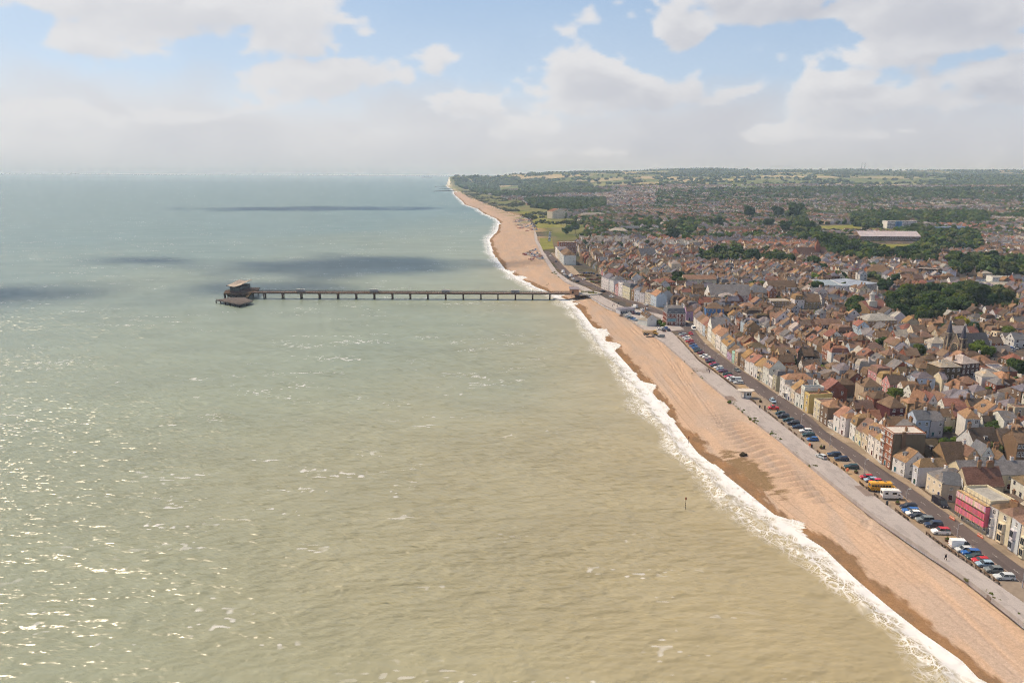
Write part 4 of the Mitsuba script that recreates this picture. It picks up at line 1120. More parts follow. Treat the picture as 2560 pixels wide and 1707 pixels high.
bld((1640, 725), (1690, 722), 6, 12, 'hip', 2.4, 'red_brick', 'red', 'red roofed hall with strips of skylights near the pier road', 'hall', 'building', group=LG, chim=[])
bld((1678, 680), (1700, 680), 8, 10, 'hip', 3, 'cream', 'pale', 'cream square house near the red roofed hall')
bld((2037, 843), (2102, 843), 7.5, 8, 'gable_u', 3, (.12, .085, .065), 'brown', 'dark brown terrace with white sash windows in two rows', 'house', group='houses in the old town', cols=8, detail=2, extra=mark('the dark brown terrace'))
bld((1999, 838), (2038, 838), 5.8, 7, 'gable_u', 3, 'pink', 'brown', 'pink terrace with brown roof left of the dark brown one')
bld((1860, 834), (1897, 834), 6.2, 8, 'mansard', 2.8, 'pale_blue', 'slate', 'pale blue grey house with slate mansard and dormers', dormer=2, extra=mark('the pale mansard house'))
bld((2007, 922), (2033, 922), 6.6, 8, 'gable_u', 3.6, 'black', 'dark_brown', 'black boarded house with white windows above the shrubs', detail=2)
bld((2033.5, 920), (2048, 920), 5, 7, 'gable_u', 3.2, 'white', 'dark_brown', 'white cottage directly right of the black boarded house', detail=2)
bld((2156, 1010), (2201, 1010), 7.6, 8, 'hip', 3, 'beige', 'brown', 'large beige house with tall blank tan flank behind the yellow house', detail=2, extra=mark('the large beige house'))
bld((2221, 1068), (2259, 1066), 7.6, 8.5, 'hip', 3.3, (.12, .05, .045), 'brown', 'dark red brick house with brown hipped roof directly behind the flats', detail=2, chim=[(.95, 1)])
bld((2286, 1094), (2322, 1094), 6.8, 7, 'gable_u', 2.6, 'pale_blue', 'slate', 'pale blue flank with slate roof behind the brick flats', chim=[(.98, 2)], detail=2)
bld((2322.5, 1094), (2356, 1093), 6.4, 7, 'gable_u', 2.6, 'pale_grey', 'slate', 'pale grey wall and slate roof right of the pale blue flank', chim=[(.98, 3)], detail=2)
bld((2345, 970), (2398, 968), 9.6, 9, 'hip', 2.4, (.13, .095, .07), 'pale', 'dark brown house with grey roof and two white stacks', detail=2, chim=[(.2, 2), (.6, 2)])
bld((2398.5, 968), (2442, 964), 10.8, 11, 'hip', 3, (.11, .075, .06), 'pale', 'tall dark brown brick house with white sash windows below the church', detail=2, side=.8, extra=mark('the tall brown brick house'))
bld((2408, 1100), (2444, 1102), 8.2, 8, 'hip', 2.6, 'white', 'orange', 'white three storey house with orange hipped roof above the hedge', detail=2, cols=2, extra=mark('the white three storey house'))
for (f, n, rc, i) in (((2301, 1038), (2315, 1038), 'orange', 'left'), ((2316, 1041), (2341, 1041), 'red', 'middle'), ((2343, 1042), (2372, 1042), 'brown', 'right')):
    bld(f, n, 5.6, 9, 'gable_v', 3.4, 'white', rc, f'white gable end facing the camera, {i} one of three in a row', detail=2, chim=[(.9, 1)])
bld((2374, 968), (2390, 968), 7, 7, 'gable_u', 2.6, 'cream', 'slate', 'slim cream house with slate roof in front of the dark brown one') if False else None
bld((2351, 988), (2364, 988), 7.2, 7, 'gable_u', 2.5, 'cream', 'slate', 'slim cream house with slate roof in front of the dark brown one', detail=2)
bld((2392, 1010), (2418, 1008), 6.4, 8, 'hip', 3, 'white', 'orange', 'white house with bright orange roof in the thick of the old town', detail=2)
bld((2460, 1100), (2498, 1100), 4.4, 6, 'gable_u', 4, 'white', 'dark_brown', 'white cottage with steep dark brown roof right of the white three storey house', detail=2)
bld((2503, 1107), (2540, 1107), 8.4, 9, 'gable_u', 2.2, 'white', 'slate', 'large plain white house with slate roof near the right edge', detail=2, side=.1)
bld((2362, 1190), (2417, 1188), 4.6, 9, 'gable_u', 5.2, 'tan_brick', 'dark_brown', 'workshop with steep mossy brown roof and blue doors behind the grey sided house', name='workshop', cat='workshop', detail=2, chim=[])
bld((2309, 1172), (2352, 1170), 4.6, 8, 'gable_u', 4.2, 'brown_brick', 'dark_brown', 'house with dark brown roof and wide white dormer behind the white corner house', detail=2, dormer=1, chim=[])
bld((2434, 1150), (2500, 1146), 4.8, 9, 'gable_u', 5.0, 'white', 'dark_brown', 'long house with mossy brown roof, arched dormer and white gable end', detail=2, dormer=1, chim=[(0., 3)])
bld((2501, 1149), (2535, 1149), 5.8, 8, 'gable_u', 4.0, 'brown_brick', 'dark_brown', 'brown house with dormer right of the mossy roofed long house', detail=2, dormer=1)
bld((2536, 1168), (2580, 1168), 8.4, 8, 'gable_u', 3.0, 'brown_brick', 'brown', 'brown brick town house with white sashes at the right edge', detail=2, cols=4)
bld((2414, 1190), (2443, 1189), 6.6, 6, 'gable_v', 2.4, 'peach', 'brown', 'pink brick gabled house in front of the workshop', detail=2)
bld((2448, 1192), (2478, 1192), 7.2, 7, 'gable_v', 3.0, 'white', 'slate', 'white gabled house with dark slate roof right of the pink brick gable', detail=2)
bld((2482, 1194), (2518, 1196), 4.6, 7, 'gable_v', 3.4, 'white', 'brown', 'low white gabled house right of the dark slate one', detail=2)
bld((2166, 834), (2240, 832), 7.8, 13, 'hip', 3.4, 'tan_brick', 'pale', 'broad tan chapel with pale hipped roof and small pediment', 'chapel', 'chapel', group=None, chim=[], extra=mark('the hipped chapel'))
bld((2172, 803), (2225, 800), 7.4, 18, 'gable_u', 4.6, 'tan_brick', 'red', 'tan brick hall with red roof and white cupola among park trees', 'town_church', 'church', group=None, chim=[], extra=mark('the white cupola', 14))
a = at(2186, 803, TOWN)
_m = MB(); _m.box(-2.6, 4, 6, 2.6, 9, 12.5, (.60, .57, .50)).cyl(0, 6.5, 12.5, 16.8, 1.75, (.68, .66, .62), 8, 1.6).cyl(0, 6.5, 16.8, 17.1, 2.05, (.68, .66, .62), 8).cyl(0, 6.5, 17.1, 19.0, 1.7, (.40, .42, .42), 8, .25).cyl(0, 6.5, 19, 20.6, .06, (.5, .4, .2), 4)
part('town_church', 'cupola', _m.ply('masonry', frame(*a)))


# ------------------------------------------------------------------ the church with two spires
def church():
    k = thing('church', 'flint church with two slate spires, traceried west window and steep grey roof', 'church')
    F, N = at(2357, 893, TOWN), at(2476, 872, TOWN)
    c0 = at(2396, 901, TOWN)
    M = frame(c0[0], c0[1], TOWN, math.radians(10), 0.72)
    MARKS['the twin spired church'] = (M @ np.array([6, 0, 14, 1]))[:3]
    fl, st = (.23, .19, .145), (.47, .39, .27)
    w = MB(.4)
    L, D, h, rh = 24, 12.5, 9.0, 9.5
    w.box(0, -1, -.5, L, D - 1, h, fl)
    w.prism([(-1, h), (D - 1, h), (D / 2 - 1, h + rh - .3)], 0, 0, L, fl)
    part(k, 'wall', w.ply('masonry', M))
    r = MB(.05)
    for a, b in ((-1.5, D / 2 - 1), (D - .5, D / 2 - 1)):
        s = rh / (D / 2)
        q = [(a, h - .5 * s), (b, h + rh)]
        P4 = lambda dz: np.array([[.3, q[0][0], q[0][1] + dz], [L + .3, q[0][0], q[0][1] + dz], [L + .3, q[1][0], q[1][1] + dz], [.3, q[1][0], q[1][1] + dz]])
        r.quadsolid(P4(0), P4(.2), (.125, .12, .125))
    rk = part(k, 'roof', r.ply('masonry', M))
    g = MB(.4)
    for s in (-1, 1):
        g.tube([(-.15, D / 2 - 1 + s * (D / 2 + .3), h - .2), (-.15, D / 2 - 1, h + rh + .6)], [.35, .3], st, 4)
    for u in range(1, 5):
        g.box(u * 5.0, -1.9, 0, u * 5.6 + .8, -1.0, h - 1.5, st)
    part(k, 'trim', g.ply('masonry', M))
    # west window: on the short end wall, facing the sea
    v0 = D / 2 - 1
    g = MB(.4)
    n = 10
    arch = [(v0 + 3.0 * math.cos(t), 7.6 + 4.2 * math.sin(t) ** .8) for t in np.linspace(0, math.pi, n)]
    pts = [(v0 - 3.0, 3.6)] + [(v0 - 3.0, 7.6)] + arch[::-1][1:-1] + [(v0 + 3.0, 7.6), (v0 + 3.0, 3.6)]
    for a, b in zip(pts, pts[1:] + pts[:1]):
        g.tube([(-.12, a[0], a[1]), (-.12, b[0], b[1])], [.28, .28], st, 4)
    for dv in (-1.5, -.5, .5, 1.5):
        g.tube([(-.1, v0 + dv, 3.6), (-.1, v0 + dv, 8.6)], [.13, .13], st, 4)
    for dv, dz, rr in ((-1.1, 9.0, .75), (1.1, 9.0, .75), (0, 10.4, .8)):
        ring = [(-.1, v0 + dv + rr * math.cos(t), dz + rr * math.sin(t)) for t in np.linspace(0, 2 * math.pi, 11)]
        g.tube(ring, [.11] * 11, st, 4)
    wk = part(k, 'window', g.ply('masonry', M))
    g = MB()
    g.prism([(p[0], p[1]) for p in pts], 0, -.05, -.02, (.05, .05, .055))
    part(wk, 'pane', g.ply('gloss', M))
    for v, ht in ((-2.6, 16.0), (D - 1 + .2, 17.5)):
        t = MB(.4)
        t.box(-1.0, v, -.5, 3.0, v + 3.4, ht * .62, fl).box(-.75, v + .25, ht * .62, 2.75, v + 3.15, ht, fl)
        for cu in (-1.3, 2.7):
            for cv in (v - .3, v + 3.1):
                t.box(cu, cv, 0, cu + .7, cv + .7, ht * .8, st).cyl(cu + .35, cv + .35, ht * .8, ht * .8 + 1.6, .42, st, 4, .04)
        t.box(-1.0, v, ht, 3.0, v + 3.4, ht + .5, st)
        for zz in (4, 9, 13):
            t.box(-1.06, v + 1.3, zz, -1.0, v + 2.1, zz + 2.3, (.06, .06, .06)).box(.6, v - .06, zz, 1.4, v, zz + 2.3, (.06, .06, .06))
        tk = part(k, 'tower', t.ply('masonry', M))
        s = MB(.05)
        s.cyl(1.0, v + 1.7, ht + .5, ht + 11.5, 2.0, (.11, .105, .115), 8, .12).cyl(1.0, v + 1.7, ht + 9.6, ht + 12.2, .5, (.55, .5, .42), 6, .05)
        part(tk, 'spire', s.ply('masonry', M))
    for u in (12, 19):
        s = MB(.05)
        s.box(u - .35, 1.4, h + rh * .45, u + .35, 2.6, h + rh * .45 + 1.0, (.6, .58, .55))
        part(k, 'roof_vent', s.ply('masonry', M))
    # hall at the east end
    w = MB(.4); w.box(L + 1, -3.5, -.5, L + 17, 5.5, 5.2, fl).prism([(-3.5, 5.2), (5.5, 5.2), (1, 9.4)], 0, L + 1, L + 17, fl)
    w.prism([(L + 7, 5.2), (L + 9.5, 7.9), (L + 12, 5.2)], 1, -4.4, 1, fl).box(L + 7, -4.4, 0, L + 12, -3.5, 5.2, fl)
    for u in (2.3, 4.6, 8.7, 13, 14.8):
        w.box(L + u, -4.45 if 7 < u < 12 else -3.56, 1.5, L + u + 1.1, -3.5, 3.9, (.06, .06, .065)).box(L + u - .2, -4.48 if 7 < u < 12 else -3.58, 3.9, L + u + 1.3, -3.5, 4.2, st)
    part(k, 'hall', w.ply('masonry', M))
    r = MB(.05)
    for a, b in ((-3.9, 1), (5.9, 1)):
        s = 4.2 / 4.5
        P4 = lambda dz: np.array([[L + .9, a, 5.2 - .4 * s + dz], [L + 17.2, a, 5.2 - .4 * s + dz], [L + 17.2, b, 9.4 + dz], [L + .9, b, 9.4 + dz]])
        r.quadsolid(P4(0), P4(.15), (.20, .18, .17))
    part(k, 'hall_roof', r.ply('masonry', M))
    e = [(M @ np.array([u, v, 0, 1]))[:2] for u, v in ((-2, -5), (L + 18, -5), (L + 18, D + 3), (-2, D + 3))]
    OCC.append(Polygon(e))


church()
MARKS['the pier'] = at(1100, 740, 7)
MARKS['the right edge of the photo'] = at(2555, 1100, 5)

# ------------------------------------------------------------------ the town behind
def in_view(x, y, z=TOWN, m=30):
    px, py = pix((x, y, z))
    return -m < px < 2560 + m and py < 1760


GROVES = [  # groves and tree belts, as areas of the photograph's ground
    [(2222, 800), (2232, 752), (2290, 742), (2420, 736), (2528, 750), (2528, 788), (2420, 786), (2372, 796), (2290, 826), (2232, 806)],
    [(2062, 640), (2078, 600), (2140, 612), (2232, 640), (2228, 658), (2140, 660)], [(2236, 640), (2300, 634), (2340, 642), (2336, 668), (2250, 664)],
    [(2370, 660), (2450, 648), (2590, 668), (2590, 706), (2480, 692), (2380, 690)], [(2292, 622), (2330, 602), (2445, 606), (2440, 630), (2330, 640)],
    [(2130, 540), (2262, 532), (2262, 566), (2200, 572), (2135, 568)], [(2262, 535), (2455, 535), (2470, 562), (2300, 566)], [(2250, 582), (2330, 584), (2443, 586), (2440, 603), (2310, 604), (2250, 596)],
    [(1966, 536), (2010, 530), (2012, 572), (1985, 580)], [(1980, 572), (2040, 570), (2044, 604), (1995, 606)], [(2042, 600), (2104, 604), (2108, 640), (2060, 640)], [(1748, 638), (1850, 630), (1852, 662), (1760, 664)],
    [(1856, 646), (1898, 644), (1898, 664), (1858, 664)], [(1904, 650), (1950, 644), (1956, 664), (1910, 664)], [(1680, 712), (1745, 716), (1742, 728), (1690, 722)], [(1310, 500), (1512, 500), (1512, 520), (1440, 532), (1330, 520)],
    [(1690, 596), (1700, 560), (1735, 556), (1740, 580)], [(1560, 556), (1600, 552), (1640, 566), (1600, 572)]]
GROVES = [Polygon([at(*p, TOWN)[:2] for p in g]) for g in GROVES]
OPEN = [  # squares, car parks, playing fields, wide roads
    [(2385, 716), (2520, 716), (2520, 690), (2400, 690)], [(2478, 905), (2590, 930), (2590, 880), (2500, 872)], [(1415, 700), (1500, 728), (1500, 690), (1430, 680)], [(2018, 582), (2240, 582), (2240, 560), (2018, 562)],
    [(2080, 634), (2300, 634), (2310, 597), (2080, 600)], [(1930, 782), (2060, 786), (2060, 776), (1930, 772)], [(2302, 1140), (2420, 1140), (2420, 1108), (2310, 1108)], [(1340, 626), (1389, 640), (1384, 560), (1330, 560)], [(1325, 575), (1425, 575), (1380, 540), (1280, 525)],
    [(2052, 730), (2230, 720), (2200, 700), (2060, 716)], [(2205, 584), (2300, 582), (2300, 568), (2205, 570)], [(2320, 590), (2430, 590), (2430, 578), (2320, 578)], [(1800, 905), (1812, 890), (1838, 900), (1830, 912)]]
OPEN = [Polygon([at(*p, TOWN)[:2] for p in g]) for g in OPEN]
SEAWARD = Polygon([at(*p, TOWN)[:2] for p in [(1640, 768), (1733, 815), (1600, 830), (1550, 780)]])
_prep_open = [prep(p) for p in OPEN + GROVES + [SEAWARD]]
_tree0 = STRtree(OCC)
_taken0 = list(OCC)


def free(poly, tree=_tree0, geo=_taken0):
    for i in tree.query(poly):
        if geo[i].intersects(poly):
            return False
    return not any(p.intersects(poly) for p in _prep_open)


rnd = random.Random(5)
PLOTS, GARDEN = [], []


def plot(cx, cy, ang, w, d):
    c, s = math.cos(ang), math.sin(ang)
    e, v = np.array([c, s]), np.array([-s, c])
    o = np.array([cx, cy])
    return Polygon([o - e * w / 2 - v * d / 2, o + e * w / 2 - v * d / 2, o + e * w / 2 + v * d / 2, o - e * w / 2 + v * d / 2])


# the old town: long narrow blocks parallel to the front
offs, o = [], 12.2
k = 0
while o < 560:
    d = rnd.uniform(6.8, 8.4)
    offs.append((o, d, k))
    o += d + (3.2 if k % 2 else 5.0) + (6 if k % 6 == 5 else 0)
    k += 1
CROSS = [rnd.uniform(-3, 3) + 44 * i for i in range(30)]
for (o, d0, k) in offs:
    y = 150.0 + rnd.uniform(0, 6)
    style = None
    while y < 1010:
        if style is None or rnd.random() < .12:
            style = rnd.choice(['gable_u'] * 6 + ['hip'] * 3 + ['gable_v'] * 2 + ['mansard'])
        w = rnd.uniform(4.8, 8.6)
        xb = float(B(max(y + w / 2, 140)))
        if y > 545: xb += min((y - 545) * 0.10, 6)
        x = xb + o + 1.5 * math.sin(y / 37 + k)
        if x - 10 > 0.66 * y + 14 or o > 60 + 0.9 * (y - 120):
            y += w
            continue
        if any(abs(y + w / 2 - c - 150 - 0.12 * o) < 2.6 for c in CROSS) and rnd.random() < .8:
            y += 3.5
            continue
        if rnd.random() < (.09 if y < 500 else .13):
            GARDEN.append((x + d0 / 2, y + w / 2, rnd.uniform(1.2, 3.2) if rnd.random() < .8 else rnd.uniform(3.4, 4.8)))
            y += w * rnd.uniform(.8, 1.6)
            continue
        d = d0 * rnd.uniform(.85, 1.12)
        ang = -math.pi / 2 + math.radians(rnd.gauss(0, 2.0)) if rnd.random() < .74 else math.radians(rnd.gauss(0, 3))
        if abs(ang) < 1:                                              # stands across, facing the lane
            p = plot(x + d / 2, y + w / 2, 0, d, w)
            PL = (x, y, d, w, 0.0)
        else:
            p = plot(x + d / 2, y + w / 2, -math.pi / 2, w, d)
            PL = (x, y, w, d, 1.0)
        if free(p.buffer(-.35)):
            PLOTS.append((x + d / 2, y + w / 2, ang, PL[2], PL[3], style, rnd.random(), 'old'))
        y += w + (0 if rnd.random() < .8 else rnd.uniform(.6, 2.5))

# further off: terraces in patches that turn this way and that
px_, py_ = np.meshgrid(np.arange(-300, 3300, 74.0), np.arange(640, 4300, 66.0))
for gx, gy in zip(px_.ravel(), py_.ravel()):
    if gy > 2600 and rnd.random() < .15: continue
    cx, cy = gx + rnd.uniform(-12, 12), gy + rnd.uniform(-12, 12)
    if not in_view(cx, cy, m=120) or cx < B(cy) + 8 or False:
        continue
    ur = float(nfbm(np.array([cx / 420, cy / 480, 1.0]), 2, 3))
    dens = 0.97 if cy < 1700 else 0.97 - 0.22 * min(1, (cy - 1700) / 1400)
    if cy > 1500 and ur < 0.42 and rnd.random() < .8: continue
    a = math.radians(50 * (meshkit.noise(np.array([cx / 500, cy / 500, 5.0]), 6) - .5)) + rnd.choice([0, math.pi / 2])
    fam = rnd.choice(['gable_u', 'gable_u', 'gable_u', 'hip', 'hip'])
    fr = rnd.choice(['brown', 'slate', 'slate', 'red', 'brown', 'dark_brown', 'dark_brown', 'pale', 'slate', 'slate'])
    gap = rnd.uniform(17.5, 22) if cy < 2000 else rnd.uniform(22, 28)
    detached = rnd.random() < (.25 if cy < 1500 else .6)
    for r in np.arange(-34, 35, gap):
        t = -36.0
        while t < 34:
            w = rnd.uniform(5.0, 6.6) if not detached else rnd.uniform(7, 10)
            hx, hy = cx + math.cos(a) * (t + w / 2) - math.sin(a) * r, cy + math.sin(a) * (t + w / 2) + math.cos(a) * r
            d = rnd.uniform(7, 8.6)
            t += w + (rnd.uniform(2.5, 6) if detached else 0)
            if rnd.random() > dens or hx < B(hy) + 3 or not in_view(hx, hy, m=25): 
                if rnd.random() < .5 and hx > B(hy) + 3: GARDEN.append((hx, hy, rnd.uniform(2.0, 5.0)))
                continue
            if hy < 1010 and hx < B(hy) + 560 and hx > B(hy): continue
            p = plot(hx, hy, a, w, d)
            if free(p):
                PLOTS.append((hx, hy, a, w, d, fam, rnd.random(), fr))
            elif rnd.random() < .2:
                GARDEN.append((hx, hy, rnd.uniform(1.5, 4)))
            if rnd.random() < .26: GARDEN.append((hx - math.sin(a) * gap / 2, hy + math.cos(a) * gap / 2, rnd.uniform(1.5, 4.2)))

PLOTS.sort(key=lambda p: math.hypot(p[0], p[1]))
NIND = 185
shown = 0
far_w, far_r = [], []
WMIX = ['white'] * 7 + ['cream'] * 3 + ['tan_brick'] * 3 + ['brown_brick'] * 6 + ['red_brick'] * 4 + ['pale_grey'] * 2 + ['beige'] * 2 + ['grey', 'pale_blue', 'peach', 'pink']
RMIX = ['orange'] * 4 + ['brown'] * 9 + ['dark_brown'] * 6 + ['red'] * 2 + ['slate'] * 4 + ['pale'] * 2 + ['ochre'] * 1
for (x, y, ang, w, d, style, q, fr) in PLOTS:
    e = np.array([math.cos(ang), math.sin(ang)])
    v = np.array([-e[1], e[0]])
    F = np.array([x, y]) - e * w / 2 - v * d / 2
    N = F + e * w
    dist = math.hypot(x, y)
    z = float(land_z(x, y))
    r2 = random.Random(int(q * 1e9))
    old = fr == 'old'
    wall = r2.choice(WMIX)
    if old:
        rc = r2.choice(RMIX if dist < 520 else RMIX + ['slate'] * 10 + ['dark_brown'] * 4 + ['red'] * 2)
    else:
        if dist > 700 and r2.random() < .3: rc = 'slate'
        rc = fr if r2.random() < .8 else r2.choice(RMIX + ['slate'] * 5)
        if r2.random() < .4: wall = r2.choice(['white', 'white', 'cream', 'pale_grey'])
    if dist > 560 and isinstance(rc, str): rc = tuple(q_ * .86 for q_ in ROOFS[rc])
    h = r2.choice([3.2, 4.6, 5.0, 5.4, 5.6, 6.2, 6.8]) if old else r2.uniform(4.6, 6.0)
    st = style if r2.random() < .8 else r2.choice(['gable_u', 'hip', 'gable_v'])
    if r2.random() < .05: st = 'flat'
    kw = dict(z=z, rnd=r2, noocc=True, side=.42)
    if shown < NIND and in_view(x, y, m=0) and dist < 520 and pix((x, y, z))[1] < 1690:
        house(F, N, h, d, st, None, wall, rc, group='houses in the old town', detail=1, dormer=1 if r2.random() < .2 and st == 'gable_u' else 0, name='house', **kw)
        shown += 1
    else:
        house(F, N, h, d, st, None, wall, rc, detail=1 if dist < 800 else 0, into=(far_w, far_r), chim=None if dist < 1300 else ([] if r2.random() < .5 else [(r2.random(), 0)]), cols=None if dist < 800 else 1, **kw)
    if old and r2.random() < .3 and dist < 900 and dist > 260:
        a0 = F + v * d
        house(a0 + e * w * .1, a0 + e * w * .6, h * .55, r2.uniform(2.5, 4), 'lean', 1.0, wall, rc, detail=0, into=(far_w, far_r), chim=[], z=z, rnd=r2, noocc=True)


def joined(lst):
    n, V, Fs, C = 0, [], [], []
    for v, f, c in lst:
        V.append(v); Fs.append(f + n); C.append(c); n += len(v)
    return np.vstack(V), np.vstack(Fs), np.vstack(C)


for nm, lst, b in (('wall', far_w, 'masonry'), ('roof', far_r, 'roofing')):
    v, f, c = joined(lst)
    scene[f'distant_town__{nm}'] = mikit.ply((v, f), b, False, uv=c)
labels['distant_town'] = {'kind': 'stuff', 'label': 'the mass of small houses of the town stretching inland'}
print('plots', len(PLOTS), 'individual', shown)

# ------------------------------------------------------------------ trees
GREENS = [(.048, .080, .022), (.040, .066, .023), (.058, .086, .029), (.080, .106, .028), (.032, .053, .022), (.088, .100, .038)]
TREES = []                                         # x, y, radius, height, colour, kind word


def tree_px(px, py, rpx, col, word, base=None):
    """A tree whose crown's middle shows at (px, py) and whose radius is rpx there."""
    z0 = TOWN
    for _ in range(3):
        p = at(px, py + rpx * .75, z0)
        z0 = float(land_z(p[0], p[1]))
    t = np.linalg.norm(p - EYE)
    r = rpx * t / FPX
    TREES.append((p[0], p[1], r, 1.9 * r, col, word))


for zx, zy, r, c, wd in [(340, 390, 118, 0, ''), (850, 400, 122, 4, ''), (1000, 240, 85, 0, ''), (1120, 350, 100, 2, ''), (1140, 490, 95, 2, ''), (1290, 400, 88, 3, ''), (1480, 240, 120, 2, ''), (1780, 260, 140, 4, ''), (2040, 270, 130, 5, 'feathery'), (1680, 360, 85, 0, ''), (830, 260, 80, 1, ''),
                         (700, 110, 92, 1, ''), (820, 30, 78, 1, ''), (1590, 545, 105, 6, 'golden topped'), (1750, 590, 85, 1, ''), (1450, 610, 80, 1, ''), (700, 760, 85, 0, ''), (550, 790, 55, 7, 'purple leaved'), (1840, 900, 125, 8, 'bright green'), (2150, 650, 95, 3, ''), (2260, 1080, 110, 0, ''), (890, 1215, 52, 9, 'golden yellow'), (140, 1030, 55, 8, ''),
                         (1930, 1315, 48, 8, ''), (460, 490, 70, 3, ''), (940, 350, 90, 5, 'feathery'), (2130, 540, 50, 1, ''), (40, 1030, 45, 8, ''), (1390, 700, 60, 0, '')]:
    col = (GREENS + [(.20, .19, .025), (.045, .035, .038), (.085, .125, .03), (.26, .22, .02)])[c]
    tree_px(2060 + zx / 4.704, 700 + zy / 4.704, r / 4.704, col, wd)
for zx, zy, r, c, wd in [(70, 440, 70, 5, ''), (110, 520, 80, 1, ''), (270, 560, 60, 0, ''), (290, 480, 55, 1, ''), (620, 375, 70, 1, ''), (700, 540, 60, 0, ''), (1050, 780, 90, 1, ''), (1480, 810, 78, 0, ''), (1750, 840, 88, 0, ''), (1870, 900, 48, 1, ''), (640, 800, 60, 0, ''), (800, 650, 55, 5, ''), (1420, 440, 80, 1, ''), (1340, 270, 80, 1, ''),
                         (1000, 270, 85, 1, ''), (1540, 250, 100, 2, ''), (1540, 520, 60, 1, ''), (1620, 580, 70, 0, ''), (1230, 390, 70, 1, ''), (1680, 430, 80, 2, ''), (1900, 600, 95, 0, ''), (2020, 640, 88, 2, ''), (2220, 640, 78, 0, ''), (1780, 1140, 92, 0, 'round'), (2060, 1000, 66, 0, ''), (2220, 1370, 120, 0, ''), (90, 1150, 42, 0, ''), (210, 1160, 50, 1, ''), (330, 1150, 60, 0, ''), (430, 1170, 40, 1, ''), (845, 1110, 45, 1, ''), (40, 1170, 50, 0, '')]:
    tree_px(1660 + zx / 4.704, 480 + zy / 4.704, r / 4.704, GREENS[c], wd)
for zx, zy, r, c, wd in [(1010, 535, 55, 3, ''), (920, 550, 40, 0, ''), (560, 460, 60, 1, ''), (650, 440, 70, 0, ''), (1655, 575, 42, 9, 'golden yellow'), (1780, 420, 70, 5, ''), (1800, 510, 75, 1, ''), (1950, 560, 60, 0, ''), (1980, 470, 55, 1, ''), (1450, 1060, 45, 0, ''), (1540, 1110, 55, 1, ''), (1850, 790, 60, 0, ''), (1660, 720, 40, 3, ''), (1550, 400, 45, 3, '')]:
    tree_px(1300 + zx / 4.704, 480 + zy / 4.704, r / 4.704, (GREENS + [0, 0, 0, (.26, .22, .02)])[c], wd)
for zx, zy, rx, c in [(520, 250, 85, 8), (640, 290, 90, 0), (760, 260, 95, 8), (880, 290, 95, 1), (1000, 270, 80, 8), (1330, 240, 60, 0)]:   # the hedge above the workshop
    tree_px(2300 + zx / 8.71, 1080 + zy / 8.71 - 6, rx / 5.2, (GREENS + [0, 0, (.085, .125, .03)])[c], 'bushy')
for zx, zy, rx, c in [(1420, 360, 80, 0), (1560, 440, 80, 8), (1680, 420, 75, 8), (1800, 420, 80, 0), (1900, 380, 70, 8), (2140, 850, 60, 8)]:
    tree_px(1860 + zx / 9.8, 880 + zy / 9.8, rx / 9.8, (GREENS + [0, 0, (.085, .125, .03)])[c], 'bushy')
tree_px(1645, 808, 8, GREENS[0], 'bushy'); tree_px(1655, 812, 7, (.085, .125, .03), 'bushy'); tree_px(2545, 1178, 10, (.085, .125, .03), 'bushy')
_hand = len(TREES)
tr = random.Random(3)
for g in GROVES:
    x0, y0, x1, y1 = g.bounds
    sp = 7.5 if y1 < 900 else 9.5
    pg = prep(g)
    yy = y0
    while yy < y1:
        xx = x0
        while xx < x1:
            p = (xx + tr.uniform(-.5, .5) * sp, yy + tr.uniform(-.5, .5) * sp * 1.5)
            if pg.contains(Point(*p)):
                r = tr.uniform(3.8, 7.6)
                TREES.append((p[0], p[1], r, r * tr.uniform(1.6, 2.1), tr.choice(GREENS), ''))
            xx += sp
        yy += sp * 1.5
for (x, y, r) in GARDEN:
    if in_view(x, y, m=10) and not any(o.contains(Point(x, y)) for o in OPEN):
        if tr.random() < (.75 if y < 600 else .9) and x > B(y) + 8:
            TREES.append((x, y, r, r * tr.uniform(1.3, 2.0), tr.choice(GREENS + [(.085, .125, .03)]), ''))
NH = len(TREES)
# wooded suburbs, hedges and downs
q = RNG.random((90000, 3))
yy = 1150 * (9600 / 1150) ** q[:, 0]
xx = B(yy) + 6 + q[:, 1] * (0.68 * yy + 60 - B(yy))
c3 = np.stack([xx, yy, 0 * xx], -1)
n1 = nfbm(c3 / [420, 480, 1], 2, 3)
n2 = nfbm(c3 / [700, 800, 1] + 31, 4, 17)
n3 = meshkit.noise(c3 / [330, 260, 1] + 3, 23)
n4 = meshkit.noise(c3 / [520, 180, 1] + 8, 29)
px_, py_ = pix(np.stack([xx, yy, land_z(xx, yy)], -1)[0]), None
X3 = np.stack([xx, yy, land_z(xx, yy)], -1) - EYE
wv = X3 @ FW
PXs, PYs = CX + FPX * (X3 @ RT) / wv, CY - FPX * (X3 @ UP) / wv
suburb = (yy < 3900)
prob = np.where(suburb, np.where(n1 < 0.42, .95, 0.20 + .12 * np.clip((yy - 1300) / 1300, 0, 1)), 0)
leftwood = (PXs < 1640) & (yy > 2250)
prob = np.where(leftwood, np.where((PYs > 464) & (PYs < 481) & (PXs > 1245) & (PXs < 1470) | (n2 > .58), 0.0, .95), prob)
fieldz = (yy > 3700) & ~((PXs < 1300) & (PYs > 445))
belt = (np.abs(n3 - .5) < .012) | (n2 < .475)
prob = np.where(fieldz, np.where(belt, 1.0, 0.01), prob)
prob = np.where(yy < 1600, prob * .7, prob)
ok = (q[:, 2] < prob) & (PXs > -20) & (PXs < 2580) & (xx - S(yy) > np.where(yy > 4250, 12, 60))
fp = [prep(o) for o in OPEN]
lim = yy[ok] < 2400
sel = np.where(ok)[0]
keep = []
for i, near in zip(sel, lim):
    if near and any(o.contains(Point(xx[i], yy[i])) for o in fp): continue
    keep.append(i)
keep = np.array(keep)
sx_, sy_ = [], []
